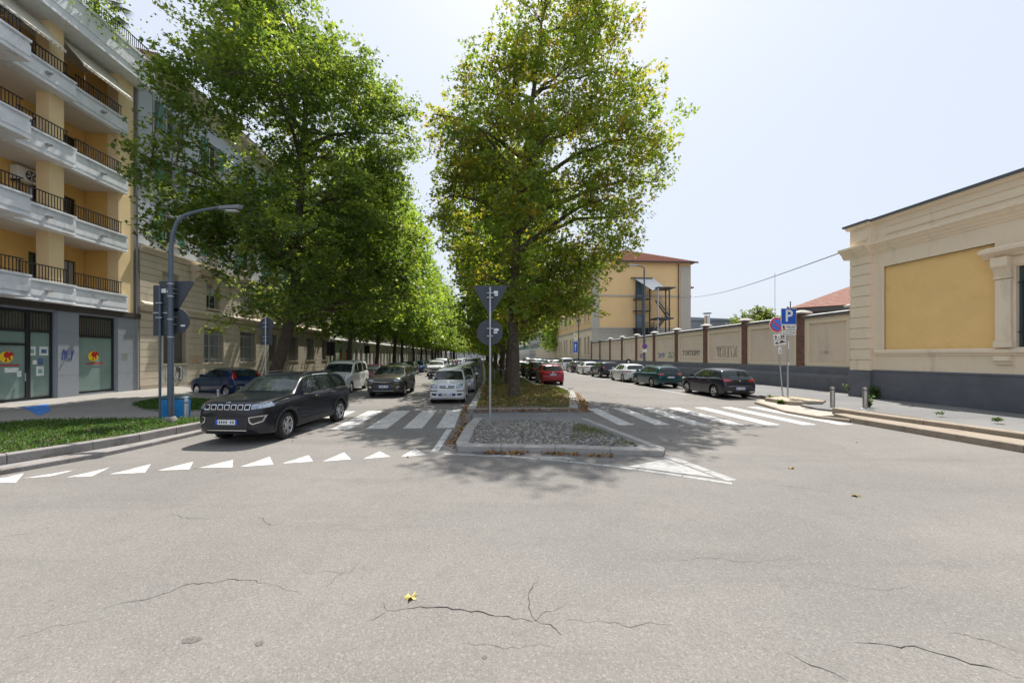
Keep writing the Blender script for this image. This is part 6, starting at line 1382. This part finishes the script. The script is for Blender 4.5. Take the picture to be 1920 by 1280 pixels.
jeep = dict(SUV); jeep.update(W=1.8, plan=[(0, .68), (.04, .76), (.12, .84), (.3, .93), (.55, .985), (.9, 1), (3.4, 1), (4.0, .97), (4.25, .92), (4.36, .86), (4.4, .8)],
    chromeline=[(1.62, 1.07), (2.4, 1.08), (3.3, 1.105), (3.84, 1.215)], topline=[(1.8, 1.15), (2.12, 1.505), (2.4, 1.55), (3.1, 1.55), (3.6, 1.48), (3.84, 1.24)],
    front=[('grille', [(-.62, .83), (0, .82), (.62, .83)], [(-.62, .975), (0, .985), (.62, .975)], m_trim, .008), ('headlight', [(.58, .85), (.84, .88)], [(.57, .965), (.82, .975)], m_hl, .012, True),
           ('lower_grille', [(-.5, .4), (.5, .4)], [(-.52, .68), (.52, .68)], m_trim, .008), ('fog_light_frame', [(.54, .55), (.62, .5), (.78, .56)], [(.52, .67), (.62, .69), (.82, .71)], m_chrome, .01, True), ('fog_light', [(.57, .57), (.63, .53), (.76, .58)], [(.55, .655), (.63, .67), (.79, .69)], m_trim, .016, True),
           ('bumper_trim', [(-.48, .36), (.48, .36)], [(-.48, .378), (.48, .378)], m_chrome, .014), ('emblem', [(-.06, .995), (.06, .995)], [(-.055, 1.02), (.055, 1.02)], m_chrome, .012)],
    back=[('taillight', [(.5, .98), (.8, 1.0)], [(.52, 1.12), (.78, 1.12)], m_tl, .01, True)], side=[('side_marker', [(.28, .88), (.42, .9)], [(.24, .98), (.4, 1.0)], m_hl, .008), ('bonnet_decal', [(.5, .995), (.95, 1.02)], [(.5, 1.01), (.95, 1.04)], m_black, .006)])
for i in range(7):
    c = -.49+i*.163; jeep['front'] = jeep['front'] + [('grille_slot', [(c-.062, .845), (c+.062, .845)], [(c-.062, .965), (c+.062, .965)], m_chrome, .012), ('grille_slot_inner', [(c-.046, .862), (c+.046, .862)], [(c-.046, .949), (c+.046, .949)], m_under, .017)]
opel = dict(SUV); opel.update(L=4.45, top=[(s*4.45/4.4, z*.985) for s, z in SUV['top']], rim='five', front=[('grille', [(-.5, .68), (0, .62), (.5, .68)], [(-.55, .84), (0, .83), (.55, .84)], m_trim, .01), ('grille_bar', [(-.56, .8), (0, .76), (.56, .8)], [(-.56, .82), (0, .78), (.56, .82)], m_chrome, .016),
    ('headlight', [(.5, .8), (.82, .84)], [(.5, .9), (.8, .95)], m_hl, .012, True), ('lower_grille', [(-.62, .36), (.62, .36)], [(-.6, .5), (.6, .5)], m_trim, .01), ('bumper_trim', [(-.5, .33), (.5, .33)], [(-.5, .355), (.5, .355)], m_galv, .016), ('fog_light', [(.62, .5), (.78, .52)], [(.62, .56), (.78, .58)], m_chrome, .01, True)],
    back=[('taillight', [(.5, .98), (.8, 1.0)], [(.52, 1.1), (.78, 1.1)], m_tl, .01, True)])
HATCH = dict(L=4.28, W=1.79, H=1.47, wb=2.62, fo=.86, r=.325, gh=(1.12, 1.95, 3.6, 4.15), tumble=.42, shoulder=.02,
    top=[(0, .66), (.02, .74), (.1, .8), (.4, .88), (.8, .94), (1.1, .975), (1.25, 1.03), (1.95, 1.4), (2.3, 1.46), (2.8, 1.475), (3.3, 1.455), (3.76, 1.405), (3.85, 1.345), (4.08, 1.05), (4.18, .98), (4.25, .86), (4.28, .7)],
    belt=[(0, .6), (.1, .7), (.5, .82), (1.2, .92), (2.5, .95), (3.6, .99), (4.0, .98), (4.2, .85), (4.28, .66)], bot=[(0, .3), (.1, .2), (.5, .17), (2, .17), (3.8, .19), (4.15, .24), (4.28, .36)],
    plan=[(0, .76), (.04, .83), (.15, .91), (.4, .97), (.9, 1), (3.3, 1), (3.9, .97), (4.15, .92), (4.25, .87), (4.28, .8)], rw=(1.34, 1.03), rim='five',
    win=[([(1.7, .985), (2.4, .985)], [(2.2, 1.36), (2.4, 1.38)]), ([(2.48, .985), (3.12, 1.0)], [(2.48, 1.385), (3.0, 1.37)]), ([(3.18, 1.01), (3.5, 1.07)], [(3.08, 1.37), (3.42, 1.33)])],
    gaps=[1.25, 2.44, 3.22], handles=[2.25, 3.08], pl=(.45, .52),
    front=[('grille', [(-.45, .6), (.45, .6)], [(-.5, .68), (.5, .68)], m_trim, .01), ('headlight', [(.48, .6), (.78, .64)], [(.48, .7), (.76, .76)], m_hl, .012, True), ('lower_grille', [(-.6, .27), (.6, .27)], [(-.55, .42), (.55, .42)], m_trim, .01)],
    back=[('taillight', [(.42, .84), (.8, .85)], [(.4, .92), (.78, .98)], m_tl, .012, True), ('emblem', [(-.05, .82), (.05, .82)], [(-.05, .92), (.05, .92)], m_chrome, .012), ('bumper_trim', [(-.6, .62), (.6, .62)], [(-.6, .632), (.6, .632)], m_chrome, .008), ('diffuser', [(-.6, .26), (.6, .26)], [(-.55, .38), (.55, .38)], m_trim, .01), ('exhaust_trim', [(.45, .33), (.68, .33)], [(.43, .38), (.66, .39)], m_chrome, .014, True)])
golf = dict(HATCH, chromeline=None)
giu = dict(HATCH, L=4.28, rim='ten'); giu['back'] = [('taillight', [(.4, .86), (.6, .82), (.8, .86)], [(.42, .95), (.6, .92), (.78, .96)], m_tl, .012, True)] + HATCH['back'][3:4]
WAG = dict(HATCH, L=4.64, H=1.45, wb=2.73, fo=.93, gh=(1.15, 2.0, 3.75, 4.5), rim='ten', rails='c',
    top=[(0, .68), (.02, .76), (.1, .82), (.4, .9), (.8, .95), (1.15, .98), (1.3, 1.04), (2.0, 1.38), (2.35, 1.44), (3.0, 1.455), (3.6, 1.44), (4.1, 1.40), (4.28, 1.35), (4.36, 1.29), (4.5, 1.02), (4.57, .95), (4.61, .86), (4.64, .7)],
    belt=[(0, .6), (.1, .7), (.5, .82), (1.2, .91), (2.5, .94), (3.8, .97), (4.35, .97), (4.56, .85), (4.64, .66)], bot=[(0, .3), (.1, .2), (.5, .17), (2, .17), (4.1, .19), (4.5, .24), (4.64, .36)],
    plan=[(0, .76), (.04, .83), (.15, .91), (.4, .97), (.9, 1), (3.6, 1), (4.2, .97), (4.5, .92), (4.61, .87), (4.64, .8)], rw=(1.33, 1.02),
    win=[([(1.75, .975), (2.45, .975)], [(2.25, 1.34), (2.45, 1.36)]), ([(2.53, .975), (3.25, .985)], [(2.53, 1.365), (3.2, 1.36)]), ([(3.33, .99), (3.95, 1.06)], [(3.28, 1.355), (3.85, 1.31)])], gaps=[1.3, 2.49, 3.35], handles=[2.3, 3.15])
WAG['back'] = [('tail_panel', [(-.72, .87), (.72, .87)], [(-.72, .94), (.72, .94)], m_trim, .01), ('taillight', [(.45, .86), (.8, .87)], [(.45, .95), (.78, .96)], m_tl, .014, True), ('diffuser', [(-.65, .24), (.65, .24)], [(-.6, .42), (.6, .42)], m_trim, .01), ('exhaust_trim', [(.42, .33), (.66, .33)], [(.42, .37), (.66, .37)], m_chrome, .014, True)]; WAG['pl'] = (.45, .72)
CITY = dict(L=3.54, W=1.58, H=1.54, wb=2.3, fo=.7, r=.285, gh=(.88, 1.42, 3.1, 3.5), tumble=.26, shoulder=.0,
    top=[(0, .74), (.02, .82), (.08, .88), (.3, .88), (.6, .935), (.84, .965), (.96, 1.03), (1.42, 1.43), (1.7, 1.51), (2.3, 1.54), (2.9, 1.52), (3.2, 1.48), (3.3, 1.42), (3.42, 1.1), (3.5, .92), (3.54, .74)],
    belt=[(0, .66), (.08, .76), (.4, .86), (.9, .93), (2, .99), (3.1, 1.02), (3.35, 1.0), (3.48, .86), (3.54, .7)], bot=[(0, .3), (.1, .2), (.5, .18), (2, .18), (3.1, .2), (3.45, .24), (3.54, .36)],
    plan=[(0, .84), (.04, .89), (.12, .94), (.35, .98), (.8, 1), (2.8, 1), (3.3, .98), (3.46, .94), (3.52, .9), (3.54, .85)], rw=(1.42, 1.06), rim='cover',
    win=[([(1.3, 1.04), (1.9, 1.04)], [(1.62, 1.42), (1.9, 1.44)]), ([(1.98, 1.04), (2.6, 1.05)], [(1.98, 1.445), (2.6, 1.44)]), ([(2.68, 1.07), (3.0, 1.1)], [(2.68, 1.43), (2.95, 1.4)])],
    gaps=[.98, 1.94, 2.64], handles=[1.78, 2.5], pl=(.43, .6), rails='b',
    front=[('grille', [(-.3, .7), (.3, .7)], [(-.34, .8), (.34, .8)], m_trim, .01), ('grille_bar', [(-.3, .745), (.3, .745)], [(-.3, .755), (.3, .755)], m_chrome, .014), ('headlight', [(.4, .68), (.7, .7)], [(.4, .83), (.68, .87)], m_hl, .014, True), ('lower_grille', [(-.36, .36), (.36, .36)], [(-.38, .46), (.38, .46)], m_trim, .008),
           ('bumper_strip', [(.42, .56), (.74, .57)], [(.42, .6), (.74, .61)], m_trim, .01, True), ('fog_light', [(.46, .37), (.64, .4)], [(.44, .47), (.66, .48)], m_trim, .01, True), ('emblem', [(-.04, .73), (.04, .73)], [(-.04, .79), (.04, .79)], m_chrome, .018)],
    back=[('taillight', [(.6, .9), (.72, .9)], [(.55, 1.35), (.62, 1.35)], m_tl, .012, True)], blackmirror=True)
PUNTO = dict(HATCH, L=3.84, W=1.66, H=1.48, wb=2.46, fo=.76, r=.29, gh=(.95, 1.65, 3.1, 3.75), tumble=.36, rim='cover',
    top=[(0, .66), (.02, .74), (.1, .8), (.4, .89), (.7, .95), (.95, 1.0), (1.1, 1.08), (1.65, 1.41), (2.0, 1.47), (2.5, 1.48), (3.0, 1.45), (3.35, 1.4), (3.45, 1.34), (3.65, 1.02), (3.76, .9), (3.84, .7)],
    belt=[(0, .6), (.1, .7), (.5, .84), (1.0, .93), (2.3, .97), (3.2, 1.0), (3.55, .99), (3.76, .84), (3.84, .66)], bot=[(0, .3), (.1, .2), (.5, .17), (2, .17), (3.4, .19), (3.72, .24), (3.84, .36)],
    plan=[(0, .78), (.04, .84), (.15, .92), (.4, .97), (.8, 1), (3.0, 1), (3.5, .98), (3.74, .93), (3.82, .88), (3.84, .82)], rw=(1.36, 1.03),
    win=[([(1.5, 1.0), (2.15, 1.0)], [(1.92, 1.36), (2.15, 1.39)]), ([(2.23, 1.0), (2.95, 1.02)], [(2.23, 1.395), (2.9, 1.37)])], gaps=[1.08, 2.19, 3.02], handles=[2.0, 2.88],
    back=[('taillight', [(.6, .92), (.78, .94)], [(.5, 1.36), (.58, 1.36)], m_tl, .014, True), ('diffuser', [(-.5, .3), (.5, .3)], [(-.5, .38), (.5, .38)], m_trim, .01)], pl=(.45, .6))
YAR = dict(PUNTO, W=1.7, H=1.5, L=3.9, back=[('taillight', [(.5, .86), (.8, .88)], [(.52, .98), (.76, 1.02)], m_tl, .014, True), ('emblem', [(-.06, .88), (.06, .88)], [(-.06, .94), (.06, .94)], m_chrome, .012), ('diffuser', [(-.55, .27), (.55, .27)], [(-.5, .36), (.5, .36)], m_trim, .01)], pl=(.45, .76))
YAR['top'] = [(s*3.9/3.84, z*1.01) for s, z in PUNTO['top']]; YAR['belt'] = [(s*3.9/3.84, z) for s, z in PUNTO['belt']]; YAR['plan'] = [(s*3.9/3.84, z) for s, z in PUNTO['plan']]; YAR['bot'] = [(s*3.9/3.84, z) for s, z in PUNTO['bot']]
VAN = dict(L=4.36, W=1.76, H=1.83, wb=2.81, fo=.82, r=.315, gh=(.95, 1.6, 4.1, 4.33), tumble=.16, shoulder=.0, rim='cover',
    top=[(0, .8), (.02, .88), (.1, .95), (.4, 1.04), (.75, 1.1), (.95, 1.14), (1.1, 1.24), (1.6, 1.67), (1.9, 1.78), (2.4, 1.83), (3.4, 1.83), (4.0, 1.8), (4.2, 1.72), (4.28, 1.4), (4.34, 1.0), (4.36, .8)],
    belt=[(0, .72), (.1, .84), (.5, .96), (1.0, 1.06), (2, 1.1), (3.8, 1.12), (4.2, 1.1), (4.33, .92), (4.36, .74)], bot=[(0, .32), (.1, .22), (.5, .2), (2, .2), (4, .22), (4.3, .26), (4.36, .36)],
    plan=[(0, .8), (.04, .86), (.15, .93), (.4, .98), (.9, 1), (3.8, 1), (4.2, .98), (4.32, .95), (4.36, .9)], rw=(1.62, 1.2),
    win=[([(1.45, 1.14), (2.1, 1.14)], [(1.8, 1.62), (2.1, 1.66)]), ([(2.25, 1.14), (3.05, 1.15)], [(2.25, 1.67), (3.05, 1.67)]), ([(3.2, 1.16), (3.95, 1.2)], [(3.2, 1.66), (3.85, 1.62)])],
    gaps=[1.1, 2.18, 3.12], handles=[2.0, 2.95], pl=(.46, .8), rails='b',
    front=[('grille', [(-.4, .66), (.4, .66)], [(-.42, .8), (.42, .8)], m_trim, .01), ('headlight', [(.46, .74), (.76, .78)], [(.46, .9), (.72, .97)], m_hl, .014, True), ('lower_grille', [(-.5, .3), (.5, .3)], [(-.5, .46), (.5, .46)], m_trim, .01)],
    back=[('taillight', [(.76, .9), (.84, .9)], [(.73, 1.3), (.8, 1.3)], m_tl, .012, True)], blackmirror=True)
MINI = dict(SUV, L=4.3, H=1.56, W=1.82); 
for k in ('top', 'belt', 'bot', 'plan'): MINI[k] = [(s*4.3/4.4, z*(.955 if k == 'top' else 1)) for s, z in SUV[k]]
MINI['rw'] = (1.42, 1.13); MINI['back'] = [('taillight', [(.55, .9), (.75, .9)], [(.55, 1.06), (.75, 1.06)], m_tl, .012, True)]; MINI['front'] = opel['front']
if True:
    def SP(u, v): return S(u, v).xy[:]
    F_ = A; B_ = A + math.pi                                            # F_: nose pointing down the street, B_: nose towards the camera
    # near traffic
    hd = math.atan2(-.37, 2.59)                                         # heading of the dark SUV in the street frame
    mid = S(-5.62, 11.85) ; jy = jeep['L']/2 - jeep['fo'] - jeep['wb']/2
    rzj = B_ - math.atan2(.37, 2.59); fw = Vector((-math.sin(rzj), math.cos(rzj), 0)); c_ = mid - fw*jy
    car('parked_car', 'dark charcoal SUV with seven chrome ringed grille slots turning at the crossing', 'car', dict(jeep, steer=.1), 'charcoal', (c_.x, c_.y), rzj)
    cars = [
     ('dark blue hatchback seen from its side on the left pavement edge', PUNTO, 'navy', None, 0),
     ('white high-roofed van parked behind the dark SUV', VAN, 'white', SP(-8.35, 22.4+2.18), B_),
     ('plum coloured car tucked behind the white van', PUNTO, 'plum', SP(-8.2, 28.2+1.9), B_),
     ('grey brown SUV facing the crossing with low silver bumper trim', opel, 'umber', SP(-4.95, 20.2+2.22), B_),
     ('small silver white city car at the head of the row beside the median', CITY, 'pearl', SP(-1.55, 17.3+1.77), B_),
     ('silver estate car directly behind the small city car', WAG, 'silver', SP(-1.35, 22.2+2.3), B_),
     ('dark grey hatchback in the row behind the silver estate', HATCH, 'grey', SP(-1.35, 28.0+2.2), B_),
     ('mid blue hatchback parked farther back beside the median', HATCH, 'blue', SP(-1.4, 34.4+2.2), B_),
     ('inky grey hatchback nearest on the right with wide red rear lights', golf, 'inkblue', SP(12.46, 18.25+2.14), F_),
     ('dark teal estate car second in the right hand parked row', WAG, 'teal', SP(12.1, 24.6+2.32), F_),
     ('silver hatchback third in the right hand parked row', giu, 'pearl', SP(12.05, 30.1+2.14), F_),
     ('dark SUV with pale roof rails fourth in the right hand row', MINI, 'inkblue', SP(12.05, 36.4+2.15), F_),
     ('white hatchback fifth in the right hand parked row', giu, 'white', SP(12.05, 42.6+2.14), F_),
     ('black hatchback sixth in the right hand parked row', golf, 'black', SP(12.05, 48.3+2.14), F_),
     ('bright red hatchback parked right of the median grass', YAR, 'red', SP(5.05, 28+1.95), F_),
     ('black SUV directly ahead of the red hatchback', SUV, 'black', SP(4.9, 33.2+2.2), F_),
     ('black estate car second ahead of the red hatchback', WAG, 'black', SP(4.85, 39.4+2.3), F_),
     ('white minibus standing past the sixth car on the right', VAN, 'white', SP(12.1, 55.5+2.2), F_)]
    protos = {}
    SUV['front'] = opel['front']; SUV['back'] = opel['back']
    for lb, prof, colr, loc, rz in cars:
        if loc is None:
            th_ = R(23); rz = A*0 + math.pi/2 - th_; loc = (-15.45, 21.35)
        key = id(prof); nmx = 'parked_van' if prof is VAN else 'parked_car'
        if key not in protos: protos[key] = car(nmx, lb, 'van' if prof is VAN else 'car', prof, colr, loc, rz)
        else:
            src = protos[key]; r_ = dup(src, (*loc, 0), rz, lb)
            for ch in r_.children:
                for i_, s_ in enumerate(ch.material_slots):
                    if s_.material is PT[src['_c']]: s_.link = 'OBJECT'; s_.material = PT[colr]
    # the long distant rows
    rr = random.Random(8); pool = [giu, opel, WAG, HATCH, MINI, VAN, PUNTO]; cols_ = ['silver', 'white', 'black', 'grey', 'blue', 'pearl', 'red', 'inkblue', 'umber', 'iceblue']
    rows_ = [(-5.0, 41, 6.4, 14, B_, 'cars in the distant left row behind the grey brown SUV', 'distant {c} {k}, {o} in the left row behind the grey brown SUV'),
             (-1.4, 41.5, 6.3, 14, B_, 'distant cars beside the median past the blue hatchback', 'distant {c} {k}, {o} beside the median past the mid blue hatchback'),
             (-8.3, 36.5, 6.6, 10, B_, 'distant cars along the left pavement past the plum car', 'distant {c} {k}, {o} by the left pavement past the plum car'),
             (4.85, 47, 6.4, 9, F_, 'distant cars right of the median past the black estate', 'distant {c} {k}, {o} right of the median past the black estate'),
             (12.1, 63, 6.4, 8, F_, 'distant cars in the right row past the minibus', 'distant {c} {k}, {o} in the right row past the white minibus')]
    kn = {id(giu): 'hatchback', id(opel): 'SUV', id(WAG): 'estate', id(HATCH): 'compact car', id(MINI): 'crossover', id(VAN): 'van', id(PUNTO): 'small hatchback'}
    seen = {}
    for u, v, dv, n, rz, grp, lb in rows_:
        for i in range(n):
            prof = rr.choice(pool); colr = rr.choice(cols_); src = protos[id(prof)]; loc = SP(u+rr.uniform(-.12, .12), v+i*dv+rr.uniform(-.3, .3)+2.2)
            L_ = lb.format(c=colr if colr not in ('pearl', 'inkblue', 'umber', 'iceblue') else {'pearl': 'pale silver', 'inkblue': 'dark grey', 'umber': 'brown', 'iceblue': 'pale blue'}[colr], k=kn[id(prof)], o=ORD[i])
            r_ = dup(src, (*loc, 0), rz, L_, grp)
            for ch in r_.children:
                for s_ in ch.material_slots:
                    if s_.material is PT[src['_c']]: s_.link = 'OBJECT'; s_.material = PT[colr]
for o in bpy.data.objects:
    if '_c' in o: del o['_c']
